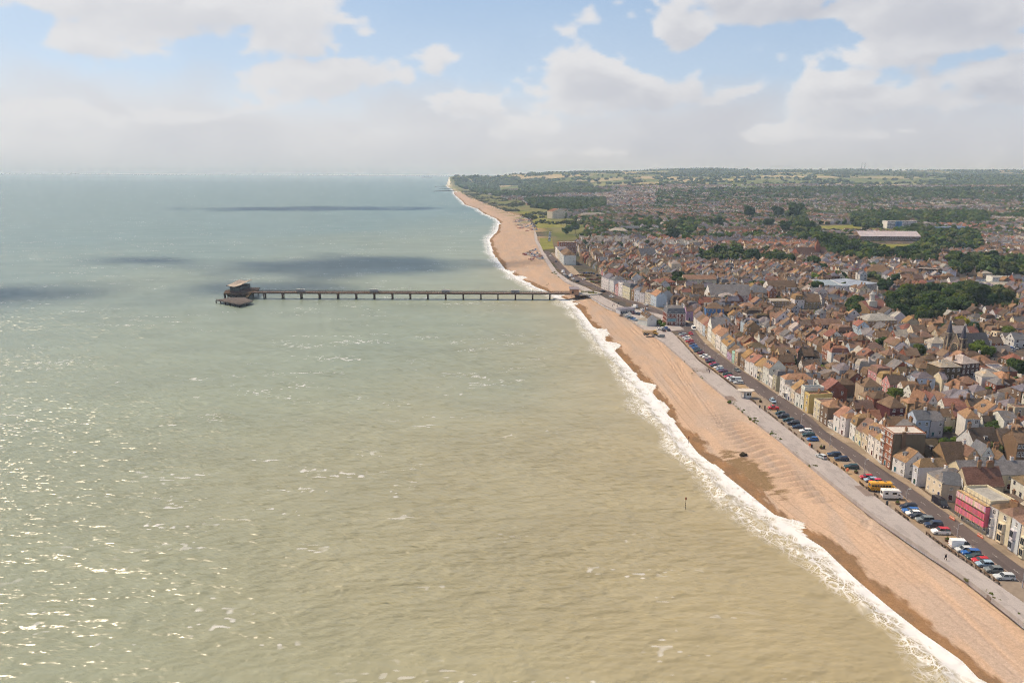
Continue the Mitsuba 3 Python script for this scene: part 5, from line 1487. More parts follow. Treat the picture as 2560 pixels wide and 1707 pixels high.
while len(sx_) < 900:
    y = 1350 * (4300 / 1350) ** RNG.random()
    x = P(y) + 4 + RNG.random() * max(B(y) - P(y), 20)
    if meshkit.noise(np.array([x / 28, y / 60, 3.0]), 5) > .52 and y > 1500: sx_.append(float(x)); sy_.append(y)
rr = RNG.uniform(4, 8.0, len(keep)) * np.clip(yy[keep] / 3000, .75, 1.7)
cc = np.array(GREENS)[RNG.integers(0, len(GREENS), len(keep))] * RNG.uniform(.62, 1.35, (len(keep), 1))
FARTREES = np.column_stack([xx[keep], yy[keep], rr, cc])
_n = len(sx_)
SCRUB = np.column_stack([sx_, sy_, RNG.uniform(1.2, 3.4, _n), np.array([(.06, .075, .03), (.09, .09, .045), (.045, .06, .025)])[RNG.integers(0, 3, _n)]])
FARTREES = np.vstack([FARTREES, SCRUB])
print('trees', len(TREES), 'far', len(FARTREES))


import trimesh


def crown_mesh(n_leaf, blobs, seed, size):
    """A unit crown: leaf clumps spread through several lobes, gaps between them."""
    g = np.random.default_rng(seed)
    V, Fq = [], []
    cen = g.normal(0, 1, (blobs, 3))
    cen /= np.linalg.norm(cen, axis=1, keepdims=True)
    cen *= g.uniform(.30, .74, (blobs, 1))
    cen[:, 2] = cen[:, 2] * .8 + .05
    cen[0] = 0
    rad = g.uniform(.27, .50, blobs)
    rad[0] = .62
    which = g.choice(blobs, n_leaf, p=rad ** 2 / (rad ** 2).sum())
    dr_ = g.normal(0, 1, (n_leaf, 3))
    dr_ /= np.linalg.norm(dr_, axis=1, keepdims=True)
    dr_[:, 2] = np.where(dr_[:, 2] < -.4, -dr_[:, 2], dr_[:, 2])
    pos = cen[which] + dr_ * rad[which][:, None] * g.uniform(.86, 1.06, (n_leaf, 1))
    nrm = dr_ + g.normal(0, .45, (n_leaf, 3))
    nrm /= np.linalg.norm(nrm, axis=1, keepdims=True)
    t = np.cross(nrm, g.normal(0, 1, (n_leaf, 3)))
    t /= np.linalg.norm(t, axis=1, keepdims=True)
    b = np.cross(nrm, t)
    s = size * g.uniform(.6, 1.3, (n_leaf, 1))
    v = np.stack([pos + t * s, pos + b * s * .8, pos - t * s, pos - b * s * .8], 1).reshape(-1, 3)
    i = np.arange(n_leaf)[:, None] * 4
    f = np.vstack([i + [0, 1, 2], i + [0, 2, 3]])
    core = trimesh.creation.icosphere(1)
    cv = [v]
    cf = [f]
    n = len(v)
    for c, r in zip(cen, rad):
        cv.append(core.vertices * r * .86 * (1 + .16 * g.normal(0, 1, (len(core.vertices), 1))) + c)
        cf.append(core.faces + n)
        n += len(core.vertices)
    return np.vstack(cv), np.vstack(cf)


LOD = [[crown_mesh(1500, 15, s, .062) for s in range(4)], [crown_mesh(520, 10, 20 + s, .10) for s in range(4)], [crown_mesh(200, 7, 40 + s, .15) for s in range(4)]]
CROWN = {}


def crown_ply(lod, s, col):
    cq = code(col)
    if (lod, s, cq) not in CROWN:
        v, f = LOD[lod][s]
        CROWN[lod, s, cq] = mikit.ply((v, f), 'leaves', False, uv=np.column_stack([np.full(len(v), cq), np.full(len(v), s / 4)]))
    return CROWN[lod, s, cq]


_t = MB(.5)
_t.tube([(0, 0, -.3), (.02, .01, .5), (0, 0, 1.0)], [.11, .075, .05], (.10, .075, .05), 7)
for a in range(4):
    _t.tube([(0, 0, .55), (.35 * math.cos(a * 1.6), .35 * math.sin(a * 1.6), 1.0)], [.05, .02], (.10, .075, .05), 5)
TRUNK = _t.ply('timber')

app = sorted(range(len(TREES)), key=lambda i: -TREES[i][2] / math.hypot(TREES[i][0], TREES[i][1]) * (1 if in_view(TREES[i][0], TREES[i][1], m=0) else .01))
TOPN = set(app[:235])
rest = []
cname = lambda c: 'dark green' if sum(c) < .145 else 'mid green' if sum(c) < .18 else 'light green'
for i, (x, y, r, h, col, word) in enumerate(TREES):
    z = float(land_z(x, y))
    if i not in TOPN:
        rest.append((x, y, r, *col))
        continue
    rank = r / math.hypot(x, y)
    lod = 0 if rank > .0130 else 1 if rank > .0072 else 2
    s = tr.randrange(4)
    shrub = r < 2.3 or word == 'bushy'
    key = thing('shrub' if shrub else 'tree')
    th = 0 if shrub else h - 1.55 * r
    a = tr.uniform(0, 6.28)
    if not shrub:
        part(key, 'trunk', TRUNK, frame(x, y, z, a, (r * .45, r * .45, max(th + .6 * r, 1.0))))
    part(key, 'crown', crown_ply(lod, s, col), frame(x, y, z + max(th, 0) + r * (.55 if shrub else .80), a, (r, r, r * (.72 if shrub else .86))))
    size = 'small' if rank < .005 else 'large' if rank > .012 else ''
    cn = '' if any(t in word for t in ('golden', 'purple', 'bright')) else cname(col)
    txt = ' '.join(' '.join([size, word if word != 'bushy' else '', cn, 'shrub' if shrub else 'broadleaf tree']).split())
    auto(key, txt, 'shrub' if shrub else 'tree', 'shrubs in the town' if shrub else 'trees of the town', (x, y, z + h * .6))


def blobs(cen, rx, rz, cols, sub, seed, rough=.22):
    ico = trimesh.creation.icosphere(sub)
    g = np.random.default_rng(seed)
    n, m = len(cen), len(ico.vertices)
    k = 1 + rough * g.normal(0, 1, (n, m, 1))
    v = ico.vertices[None] * k * np.stack([rx, rx, rz], -1)[:, None] + cen[:, None]
    f = (ico.faces[None] + (np.arange(n) * m)[:, None, None]).reshape(-1, 3)
    uv = np.column_stack([np.repeat([code(c) for c in cols], m), np.full(n * m, .5)])
    return v.reshape(-1, 3), f, uv


g = np.random.default_rng(9)
meshes = []
rest = np.array(rest)
R4 = np.repeat(rest, 4, axis=0)
off = g.normal(0, .42, (len(R4), 3)) * R4[:, 2:3]
cen = np.column_stack([R4[:, 0], R4[:, 1], land_z(R4[:, 0], R4[:, 1]) + R4[:, 2] * .95]) + off * [1, 1, .6]
meshes.append(blobs(cen, R4[:, 2] * .62, R4[:, 2] * .6, R4[:, 3:] * g.uniform(.72, 1.3, (len(R4), 1)), 1, 1))
near = FARTREES[FARTREES[:, 1] < 3600]
N3 = np.repeat(near, 3, axis=0)
off = g.normal(0, .45, (len(N3), 3)) * N3[:, 2:3]
cen = np.column_stack([N3[:, 0], N3[:, 1], land_z(N3[:, 0], N3[:, 1]) + N3[:, 2] * .8]) + off * [1, 1, .5]
meshes.append(blobs(cen, N3[:, 2] * .66, N3[:, 2] * .6, N3[:, 3:] * g.uniform(.75, 1.3, (len(N3), 1)), 1, 2))
far = FARTREES[FARTREES[:, 1] >= 3600]
cen = np.column_stack([far[:, 0], far[:, 1], land_z(far[:, 0], far[:, 1]) + far[:, 2] * .5])
meshes.append(blobs(cen, far[:, 2] * 1.15, far[:, 2] * .8, far[:, 3:], 1, 3, .2))
v, f, c = joined(meshes)
scene['woodland'] = mikit.ply((v, f), 'leaves', False, uv=c)
labels['woodland'] = {'kind': 'stuff', 'label': 'distant woods, hedges and garden trees merging into one green mass'}
print('woodland tris', len(f))

# ------------------------------------------------------------------ vehicles
PAINT = dict(white=(.72, .72, .71), silver=(.46, .48, .50), grey=(.16, .165, .175), black=(.018, .018, .022), navy=(.018, .03, .075), blue=(.03, .11, .33), red=(.42, .022, .03), maroon=(.15, .012, .028), teal=(.02, .05, .055), crimson=(.50, .03, .09), pale_blue=(.28, .36, .48), yellow=(.66, .33, .03), green=(.02, .05, .035), plum=(.10, .02, .07))
PNAME = dict(white='white', silver='silver', grey='dark grey', black='black', navy='navy blue', blue='bright blue', red='red', maroon='maroon', teal='dark teal', crimson='crimson', pale_blue='pale blue', green='dark green', plum='plum')
KINDS = dict(hatch=(4.0, 1.74, 1.46, (-.46, .24), (-.40, .06)), estate=(4.6, 1.78, 1.48, (-.47, .20), (-.42, .06)), suv=(4.6, 1.86, 1.76, (-.48, .20), (-.44, .08)), saloon=(4.5, 1.76, 1.42, (-.36, .20), (-.24, .06)), van=(5.2, 1.95, 2.25, (.18, .40), (.20, .30)), small_van=(4.3, 1.8, 1.85, (-.1, .26), (-.08, .12)))
_t = MB(.5)
_t.raw(*(lambda m: (m.vertices, m.faces))(trimesh.creation.cylinder(radius=.32, height=.22, sections=12, transform=trimesh.transformations.rotation_matrix(math.pi / 2, [1, 0, 0]))), (.02, .02, .022))
_t.raw(*(lambda m: (m.vertices, m.faces))(trimesh.creation.cylinder(radius=.19, height=.24, sections=10, transform=trimesh.transformations.rotation_matrix(math.pi / 2, [1, 0, 0]))), (.38, .38, .39))
WHEEL = _t.ply('plain')
_t = MB(.5); _t.box(0, -.18, -.09, .05, .18, .09, (.72, .72, .70)); HEADL = _t.ply('gloss')
_t = MB(.5); _t.box(-.05, -.13, -.12, 0, .13, .12, (.38, .02, .02)); TAILL = _t.ply('gloss')
CARS = {}


def car_meshes(kind, col, roof=None):
    L, Wd, Hh, lo, hi = KINDS[kind]
    h = L / 2
    b, gl = MB(.5), MB(.5)
    c = PAINT[col]
    bz = .62 * Hh if kind != 'van' else .52 * Hh
    y = Wd / 2
    sec = [(-h, .34), (-h + .02, bz * .80), (-h + .12, bz - .02), (lo[1] * L, bz), (h - .35, bz * .86), (h - .06, bz * .66), (h, .36), (h - .25, .24), (-h + .2, .24)]
    b.prism(sec, 1, -y + .06, y - .06, c)
    b.prism([(p[0] * .985, .30 + (p[1] - .30) * .82) for p in sec], 1, -y, y, c)
    if kind == 'van':
        x1 = .20 * L
        b.quadsolid(np.array([[-h + .03, -y + .03, bz - .3], [x1 + .5, -y + .03, bz - .3], [x1 + .5, y - .03, bz - .3], [-h + .03, y - .03, bz - .3]]), np.array([[-h + .08, -y + .14, Hh], [x1 - .05, -y + .14, Hh], [x1 - .05, y - .14, Hh], [-h + .08, y - .14, Hh]]), c)
        gl.quadsolid(np.array([[x1 - .6, -y + .05, bz], [x1 + 1.05, -y + .05, bz], [x1 + 1.05, y - .05, bz], [x1 - .6, y - .05, bz]]), np.array([[x1 - .6, -y + .12, Hh - .22], [x1 + .35, -y + .12, Hh - .22], [x1 + .35, y - .12, Hh - .22], [x1 - .6, y - .12, Hh - .22]]), (.02, .022, .026))
    else:
        a0, a1, u0, u1 = lo[0] * L, lo[1] * L, hi[0] * L, hi[1] * L
        gl.quadsolid(np.array([[a0, -y + .06, bz - .03], [a1, -y + .06, bz - .03], [a1, y - .06, bz - .03], [a0, y - .06, bz - .03]]), np.array([[u0, -y + .2, Hh - .05], [u1, -y + .2, Hh - .05], [u1, y - .2, Hh - .05], [u0, y - .2, Hh - .05]]), (.02, .022, .026))
        rc = PAINT[roof] if roof else c
        b.quadsolid(np.array([[u0 - .04, -y + .18, Hh - .06], [u1 + .03, -y + .18, Hh - .06], [u1 + .03, y - .18, Hh - .06], [u0 - .04, y - .18, Hh - .06]]), np.array([[u0 + .08, -y + .27, Hh], [u1 - .1, -y + .27, Hh], [u1 - .1, y - .27, Hh], [u0 + .08, y - .27, Hh]]), rc)
        for s in (-1, 1):
            for t in (0.0, .48, 1.0):
                p, q = np.array([a0 + (a1 - a0) * t, s * (y - .055), bz - .03]), np.array([u0 + (u1 - u0) * t, s * (y - .195), Hh - .05])
                b.tube([p, q], [.045, .04], rc, 4)
            b.box(a1 - .35, s * (y + .0), bz - .08, a1 - .2, s * (y + .16), bz + .08, c)
    return b, gl


def car(px, py, kind, col, ang, label=None, roof=None, z=None, text=None, group='parked cars along the seafront'):
    z = TOWN + .075 if z is None else z
    p = at(px, py, z)
    M = frame(p[0], p[1], z, math.radians(ang))
    key = thing('van' if 'van' in kind else 'car')
    L, Wd, Hh = KINDS[kind][:3]
    kk = (kind, col, roof)
    if math.hypot(p[0], p[1]) < 560:
        if kk not in CARS:
            b, gl = car_meshes(kind, col, roof)
            CARS[kk] = (b.ply('paint'), gl.ply('glass'))
        part(key, 'body', CARS[kk][0], M)
        part(key, 'window', CARS[kk][1], M)
        for x in (-.32 * L, .30 * L):
            for y in (-Wd / 2 + .10, Wd / 2 - .10):
                part(key, 'wheel', WHEEL, M @ frame(x, y, .32))
        for y in (-.6, .6):
            part(key, 'headlight', HEADL, M @ frame(L / 2 - .05, y, .62))
            part(key, 'tail_light', TAILL, M @ frame(-L / 2 + .02, y, .78))
    else:
        if (kk, 1) not in CARS:
            b, gl = car_meshes(kind, col, roof)
            v, f, c = gl.arrays()
            b.v.append(v); b.f.append(f + b.n); b.c.append(c[:, 0]); b.n += len(v)
            for x in (-.32 * L, .30 * L):
                b.box(x - .3, -Wd / 2 + .01, 0, x + .3, Wd / 2 - .01, .6, (.02, .02, .022))
            CARS[kk, 1] = b.ply('paint')
        scene[key] = {**CARS[kk, 1], 'to_world': SM(M)}
    if label:
        tag(key, label, 'van' if 'van' in kind else 'car', group)
    else:
        nm = {'hatch': 'hatchback', 'estate': 'estate car', 'suv': 'high sided car', 'saloon': 'saloon car', 'van': 'van', 'small_van': 'small van'}[kind]
        auto(key, text or f'{PNAME[col]} {nm}', 'van' if 'van' in kind else 'car', group, p)


A = 176
for px, py, kind, col, ang, lab in [
    (2510, 1446, 'estate', 'silver', A, 'silver estate car parked last at the right end of the seafront bays'), (2483, 1428, 'hatch', 'grey', A, None), (2461, 1414, 'hatch', 'pale_blue', A, None), (2451, 1405, 'hatch', 'red', A, None), (2438, 1396, 'saloon', 'teal', A, None),
    (2426, 1385, 'estate', 'blue', A, None), (2409, 1378, 'hatch', 'silver', A, None), (2400, 1368, 'van', 'white', -4, 'white panel van reversed into a bay next to a planter'), (2333, 1316, 'suv', 'navy', A, 'large navy blue car with roof rails left of the white and red one'),
    (2311, 1304, 'suv', 'grey', A, None), (2292, 1294, 'hatch', 'black', A, 'black car with white patterned roof in a row of dark cars'), (2283, 1287, 'hatch', 'white', A, None), (2276, 1280, 'estate', 'blue', A, None), (2270, 1271, 'suv', 'black', A, None), (2306, 1297, 'saloon', 'black', A, None),
    (2188, 1207, 'hatch', 'crimson', A, 'crimson hatchback right beside the yellow bus'), (2177, 1203, 'hatch', 'pale_blue', A, None), (2166, 1196, 'hatch', 'red', A, None), (2128, 1170, 'estate', 'teal', A, None), (2103, 1150, 'estate', 'navy', A, None), (2085, 1139, 'estate', 'navy', A, None),
    (2031, 1101, 'hatch', 'blue', A, None), (2021, 1090, 'estate', 'teal', A, None), (2014, 1080, 'estate', 'white', A, None), (1995, 1070, 'saloon', 'navy', A, None), (1983, 1061, 'suv', 'black', A, None), (1971, 1053, 'estate', 'teal', A, None), (1958, 1044, 'suv', 'black', A, None), (1950, 1036, 'hatch', 'teal', A, None),
    (1933, 1023, 'small_van', 'red', A, None), (1846, 959, 'estate', 'silver', A, None), (1838, 954, 'van', 'silver', A, None), (1827, 948, 'hatch', 'white', A, None), (1821, 944, 'hatch', 'crimson', A, None), (1818, 938, 'estate', 'green', A, None), (1807, 931, 'estate', 'plum', A, None), (1800, 926, 'hatch', 'pale_blue', A, None),
    (1796, 921, 'estate', 'white', A, None), (1787, 917, 'suv', 'navy', A, None), (1782, 913, 'hatch', 'crimson', A, None), (1776, 907, 'suv', 'black', A, None), (1773, 902, 'estate', 'plum', A, None), (1766, 896, 'small_van', 'white', A, None), (1759, 892, 'estate', 'silver', A, None), (1752, 885, 'hatch', 'maroon', A, None), (1745, 880, 'estate', 'teal', A, None),
    (1741, 875, 'hatch', 'navy', A, None), (1738, 872, 'hatch', 'blue', A, None), (1733, 867, 'estate', 'blue', A, None), (1729, 861, 'hatch', 'maroon', A, None), (1724, 856, 'suv', 'red', A, None), (1719, 850, 'hatch', 'white', A, None), (1715, 846, 'estate', 'white', A, None), (1711, 843, 'hatch', 'maroon', A, None), (1707, 839, 'estate', 'silver', A, None),
    (1704, 836, 'hatch', 'navy', A, None)]:
    car(px, py, kind, col, ang, lab)
car(2351, 1333, 'suv', 'white', A, 'white car with a bright red roof in the seafront bays', roof='red')
DG = 'vehicles on the road and promenade'
car(2053, 1144, 'hatch', 'silver', 112, 'silver car driving along the promenade away from the camera', z=TOWN + .21, group=DG)
car(1932, 1005, 'hatch', 'pale_blue', -86, 'pale blue car driving along the road towards the camera', z=TOWN + .11, group=DG)
car(1843, 928, 'hatch', 'grey', -80, 'dark grey car on the road above the parked row', z=TOWN + .11, group=DG)
car(2349, 1262, 'van', 'black', -84, 'black van parked by the cream slate roofed house on the road', z=TOWN + .11, group=DG)
car(1734, 824, 'van', 'white', -88, 'white van turning at the road bend by the lilac house', z=TOWN + .11, group=DG)
car(1727, 836, 'hatch', 'red', -80, 'small red car following the white van at the road bend', z=TOWN + .11, group=DG)
CG = 'cars in the small car parks'
for px, py, kind, col, ang in [(1646, 824, 'hatch', 'white', 95), (1655, 823, 'estate', 'white', 95), (1659, 828, 'hatch', 'black', 95), (1665, 822, 'hatch', 'blue', 95), (1671, 827, 'hatch', 'navy', 95), (1570, 794, 'hatch', 'pale_blue', 140), (1576, 796, 'hatch', 'teal', 140), (1582, 799, 'hatch', 'blue', 140), (1588, 802, 'hatch', 'pale_blue', 140), (1565, 789, 'hatch', 'white', 140),
                               (1571, 786, 'hatch', 'white', 140), (1580, 785, 'hatch', 'maroon', 140), (1588, 784, 'hatch', 'white', 140), (1595, 787, 'suv', 'navy', 120), (1605, 776, 'hatch', 'white', 100), (1615, 774, 'hatch', 'white', 100), (1612, 779, 'hatch', 'blue', 100), (1560, 786, 'estate', 'navy', 140)]:
    car(px, py, kind, col, ang, z=TOWN + .22, group=CG)
for px, py, kind, col, ang in [(1586, 769, 'van', 'white', 120), (1615, 763, 'estate', 'white', 110), (1529, 743, 'small_van', 'white', 130), (1507, 730, 'suv', 'black', 130), (1407, 681, 'van', 'white', 110), (1411, 687, 'hatch', 'white', 112), (1417, 692, 'hatch', 'navy', 115), (1420, 696, 'hatch', 'black', 115), (1426, 691, 'van', 'white', 115), (1433, 698, 'hatch', 'white', 118), (1443, 705, 'suv', 'black', 120),
                               (1462, 700, 'hatch', 'white', 10), (1493, 690, 'suv', 'black', 90), (1460, 684, 'hatch', 'navy', 90), (1466, 684, 'hatch', 'blue', 90), (1472, 684, 'hatch', 'teal', 90), (1478, 684, 'hatch', 'black', 90), (1484, 685, 'estate', 'navy', 90), (1390, 655, 'hatch', 'navy', 105), (1376, 640, 'hatch', 'white', 100)]:
    car(px, py, kind, col, ang, z=TOWN + .11, group=DG)
cr = random.Random(21)
for g0, n in (([(2395, 706), (2515, 711), (2450, 694)], 34), ([(2470, 870), (2556, 882), (2540, 860)], 9), ([(2490, 905), (2556, 915), (2520, 898)], 6), ([(2110, 590), (2118, 594), (2112, 600)], 6)):
    for i in range(n):
        u, v = cr.random(), cr.random()
        u, v = (u, v) if u + v < 1 else (1 - u, 1 - v)
        q = np.array(g0[0]) * (1 - u - v) + np.array(g0[1]) * u + np.array(g0[2]) * v
        car(q[0], q[1], cr.choice(['hatch', 'estate', 'suv']), cr.choice(['white', 'silver', 'red', 'navy', 'black', 'grey', 'blue', 'white']), cr.choice([0, 90]) + cr.uniform(-4, 4), z=TOWN + .06, group='cars in the inland car parks')
for i in range(12):
    t = i / 11
    car(1374 - 2 * t + 1.5, 581 + 23 * t, 'hatch', cr.choice(['white', 'pale_blue', 'white', 'navy', 'silver']), 0, z=TOWN + .2, group='cars beside the far lawn')


def big_wheel(m, x, y, r, w=.3):
    a = trimesh.creation.cylinder(radius=r, height=w, sections=14, transform=trimesh.transformations.rotation_matrix(math.pi / 2, [1, 0, 0]))
    m.raw(a.vertices + [x, y, r], a.faces, (.022, .022, .024))
    a = trimesh.creation.cylinder(radius=r * .5, height=w + .03, sections=10, transform=trimesh.transformations.rotation_matrix(math.pi / 2, [1, 0, 0]))
    m.raw(a.vertices + [x, y, r], a.faces, (.3, .3, .3))


def yellow_bus():
    p = at(2206, 1226, TOWN + .07)
    M = frame(p[0], p[1], TOWN + .07, math.radians(-4))
    MARKS['the yellow bus'] = p + [0, 0, 2]
    k = thing('bus', 'yellow school bus with long bonnet parked between the small cars and the white camper', 'bus')
    y = PAINT['yellow']
    b = MB(.5)
    b.box(-3.9, -1.15, .55, 2.3, 1.15, 2.35, y)
    b.prism([(-1.15, 2.35), (-1.0, 2.72), (-.6, 2.88), (.6, 2.88), (1.0, 2.72), (1.15, 2.35)], 0, -3.9, 2.35, y)
    b.prism([(2.3, .55), (2.3, 1.55), (3.5, 1.42), (3.85, 1.2), (3.85, .55)], 1, -.85, .85, y)
    b.box(-3.95, -1.17, 1.22, 2.3, 1.17, 1.34, (.02, .02, .02)).box(-3.95, -1.17, .82, 2.3, 1.17, .9, (.02, .02, .02)).box(-4.1, -1.1, .5, -3.9, 1.1, .75, (.03, .03, .03)).box(3.85, -.9, .5, 4.0, .9, .75, (.03, .03, .03)).box(-2.2, -.35, 2.88, -1.4, .35, 2.97, (.25, .2, .12)).box(.2, -.35, 2.88, 1.0, .35, 2.97, (.12, .1, .08))
    part(k, 'body', b.ply('paint', M))
    for s in (-1, 1):
        for i in range(7):
            w = MB(.5); w.box(-3.7 + i * .82, s * 1.15 - .02, 1.55, -3.02 + i * .82, s * 1.15 + .02, 2.2, (.03, .03, .03))
            part(k, 'window', w.ply('glass', M))
    w = MB(.5); w.box(2.3, -1.0, 1.65, 2.36, 1.0, 2.4, (.03, .03, .03)).box(-3.96, -.8, 1.5, -3.9, .8, 2.3, (.03, .03, .03))
    part(k, 'windscreen', w.ply('glass', M))
    for x in (-2.4, 2.9):
        for yy in (-.95, .95):
            w = MB(.5); big_wheel(w, x, yy, .46); part(k, 'wheel', w.ply('plain', M))


def camper():
    p = at(2228, 1245, TOWN + .07)
    M = frame(p[0], p[1], TOWN + .07, math.radians(-4))
    MARKS['the white camper'] = p + [0, 0, 2]
    k = thing('camper_van', 'white camper van with overcab and roof lights right of the yellow bus', 'camper van')
    c = (.68, .68, .65)
    b = MB(.5)
    b.prism([(-2.9, .45), (-2.9, 2.65), (-2.75, 2.8), (1.2, 2.8), (2.25, 2.6), (2.25, 2.2), (1.5, 1.75), (1.5, .45)], 1, -1.08, 1.08, c)
    b.prism([(1.4, .4), (1.4, 1.85), (1.9, 1.75), (2.4, 1.15), (2.95, 1.0), (3.0, .4)], 1, -.92, .92, c)
    for x, w in ((-1.9, .5), (-.4, .35), (.8, .4)):
        b.box(x - w, -.35, 2.8, x + w, .35, 2.9, (.62, .62, .6))
    b.box(-2.95, -1.09, .95, 1.5, 1.09, 1.05, (.35, .36, .35)).box(-2.95, -.9, .6, -2.9, .9, .75, (.3, .02, .02))
    part(k, 'body', b.ply('paint', M))
    for s in (-1, 1):
        for x0, x1 in ((-2.3, -1.4), (-.2, 1.0)):
            w = MB(.5); w.box(x0, s * 1.08 - .02, 1.6, x1, s * 1.08 + .02, 2.25, (.03, .03, .03)); part(k, 'window', w.ply('glass', M))
        w = MB(.5); w.prism([(1.5, 1.2), (1.5, 1.72), (1.85, 1.68), (2.25, 1.2)], 1, s * .92 - .02, s * .92 + .02, (.03, .03, .03)); part(k, 'window', w.ply('glass', M))
    w = MB(.5); w.box(-2.93, -.7, 1.5, -2.9, .7, 2.2, (.03, .03, .03)); part(k, 'window', w.ply('glass', M))
    for x in (-1.7, 2.1):
        for yy in (-.85, .85):
            part(k, 'wheel', WHEEL, M @ frame(x, yy, .34))


def dump_truck():
    p = at(1626, 838, TOWN)
    M = frame(p[0], p[1], TOWN - .1, math.radians(-25), 1.0)
    MARKS['the dump truck'] = p + [0, 0, 2]
    k = thing('dump_truck', 'yellow dump truck with empty tipping body on the shingle by the promenade', 'dump truck')
    y = (.62, .36, .07)
    b = MB(.5); b.box(-4, -.6, 1.0, 4.2, .6, 1.4, (.2, .15, .08)).box(2.9, -1.3, 1.2, 4.6, 1.3, 2.0, y)
    part(k, 'chassis', b.ply('paint', M))
    b = MB(.5); b.box(2.0, -1.0, 1.6, 3.6, 1.0, 3.3, y).box(1.95, -1.05, 3.3, 3.7, 1.05, 3.42, y)
    part(k, 'cab', b.ply('paint', M))
    b = MB(.5); b.box(2.2, -1.02, 2.3, 3.4, 1.02, 3.1, (.02, .02, .02)).box(3.6, -.85, 2.2, 3.63, .85, 3.1, (.02, .02, .02)); part(k, 'window', b.ply('glass', M))
    b = MB(.5)
    b.quadsolid(np.array([[-4.4, -1.3, 1.5], [1.6, -1.3, 1.45], [1.6, 1.3, 1.45], [-4.4, 1.3, 1.5]]), np.array([[-4.4, -1.35, 1.62], [1.6, -1.35, 1.58], [1.6, 1.35, 1.58], [-4.4, 1.35, 1.62]]), y)
    for s in (-1, 1):
        b.quadsolid(np.array([[-4.5, s * 1.3, 1.6], [1.6, s * 1.3, 1.6], [1.6, s * 1.42, 1.6], [-4.5, s * 1.42, 1.6]]), np.array([[-4.9, s * 1.62, 2.6], [1.8, s * 1.62, 2.9], [1.8, s * 1.75, 2.9], [-4.9, s * 1.75, 2.6]]), (.64, .50, .33))
    b.quadsolid(np.array([[1.55, -1.35, 1.6], [1.68, -1.35, 1.6], [1.68, 1.35, 1.6], [1.55, 1.35, 1.6]]), np.array([[1.75, -1.65, 3.1], [1.88, -1.65, 3.1], [1.88, 1.65, 3.1], [1.75, 1.65, 3.1]]), y)
    part(k, 'tipping_body', b.ply('timber', M))
    for x in (-3.2, -1.6, 3.2):
        for yy in (-1.25, 1.25):
            w = MB(.5); big_wheel(w, x, yy, .78, .6); part(k, 'wheel', w.ply('plain', M))


yellow_bus(); camper(); dump_truck()
car(1652, 843, 'suv', 'grey', 150, 'dark pickup on the promenade just right of the dump truck', z=TOWN + .21, group=DG)

# ------------------------------------------------------------------ things on the promenade


def kiosk():
    p = at(1868, 994, TOWN + .08)
    M = frame(p[0], p[1], TOWN + .06, math.radians(4))
    MARKS['the roadside kiosk'] = p + [0, 0, 2]
    k = thing('kiosk', 'white shelter with big oval cream canopy beside the seafront road', 'kiosk')
    b = MB(.5); b.box(-1.1, -1.0, 0, 1.4, 1.3, 3.0, (.66, .65, .63)).cyl(-2.4, .2, 0, 3.0, .14, (.62, .6, .58), 8).cyl(-1.7, -.8, 0, 3.0, .12, (.62, .6, .58), 8)
    part(k, 'wall', b.ply('masonry', M))
    b = MB(.5)
    n = 28
    a = np.arange(n) * 2 * np.pi / n
    ring = lambda r, z: np.stack([-.6 + 3.7 * r * np.cos(a), .3 + 2.5 * r * np.sin(a), a * 0 + z], 1)
    rings = [ring(.30, 3.0), ring(.93, 3.02), ring(1.0, 3.12), ring(1.0, 3.42), ring(.95, 3.52), ring(.86, 3.50), ring(.80, 3.36), ring(.4, 3.38)]
    v = np.vstack(rings + [[[-.6, .3, 3.4]]])
    i = np.arange(n); j = (i + 1) % n
    f = np.vstack([np.vstack([np.stack([q * n + i, q * n + j, q * n + n + j], 1), np.stack([q * n + i, q * n + n + j, q * n + n + i], 1)]) for q in range(len(rings) - 1)] + [np.stack([7 * n + i, 7 * n + j, i * 0 + 8 * n], 1)])
    b.raw(v, f, (.62, .55, .50))
    part(k, 'canopy', b.ply('masonry', M))
    for x0, x1, yy in ((-.6, .3, -1.02), (.55, 1.15, -1.02)):
        b = MB(.5); b.box(x0, yy - .02, 1.3, x1, yy + .02, 2.4, (.03, .03, .03)); part(k, 'window', b.ply('glass', M))
    b = MB(.5); b.box(-1.13, -.6, 0, -1.09, .4, 2.2, (.05, .06, .08)); part(k, 'door', b.ply('plain', M))


kiosk()

_t = MB(.5)
_t.tube([(0, 0, 0), (0, 0, 1.2)], [.10, .09], (.34, .35, .36), 8); _t.tube([(0, 0, 1.2), (0, 0, 4.7)], [.065, .05], (.40, .41, .42), 8); _t.tube([(0, 0, 4.68), (.7, 0, 4.85)], [.04, .035], (.40, .41, .42), 6)
LPOLE = _t.ply('plain')
_t = MB(.5); _t.box(.45, -.13, 4.82, 1.15, .13, 4.94, (.62, .62, .6)).box(.5, -.1, 4.78, 1.1, .1, 4.82, (.7, .7, .68)); LHEAD = _t.ply('plain')
for px, py in [(2555, 1468), (2391, 1352), (2264, 1261), (2160, 1184), (2074, 1117), (2002, 1066), (1925, 1020), (1940, 1016), (1832, 936), (1791, 909), (1759, 882), (1709, 834), (1668, 800), (1628, 772), (1590, 762), (1555, 752), (1524, 742), (1490, 728)]:
    p = at(px, py, TOWN + .08)
    k = thing('street_lamp')
    M = frame(p[0], p[1], TOWN + .05, 0.1)
    part(k, 'pole', LPOLE, M)
    part(k, 'lamp_head', LHEAD, M)
    auto(k, 'slim grey street lamp at the road edge', 'street lamp', 'street lamps along the seafront road', p + [0, 0, 3])

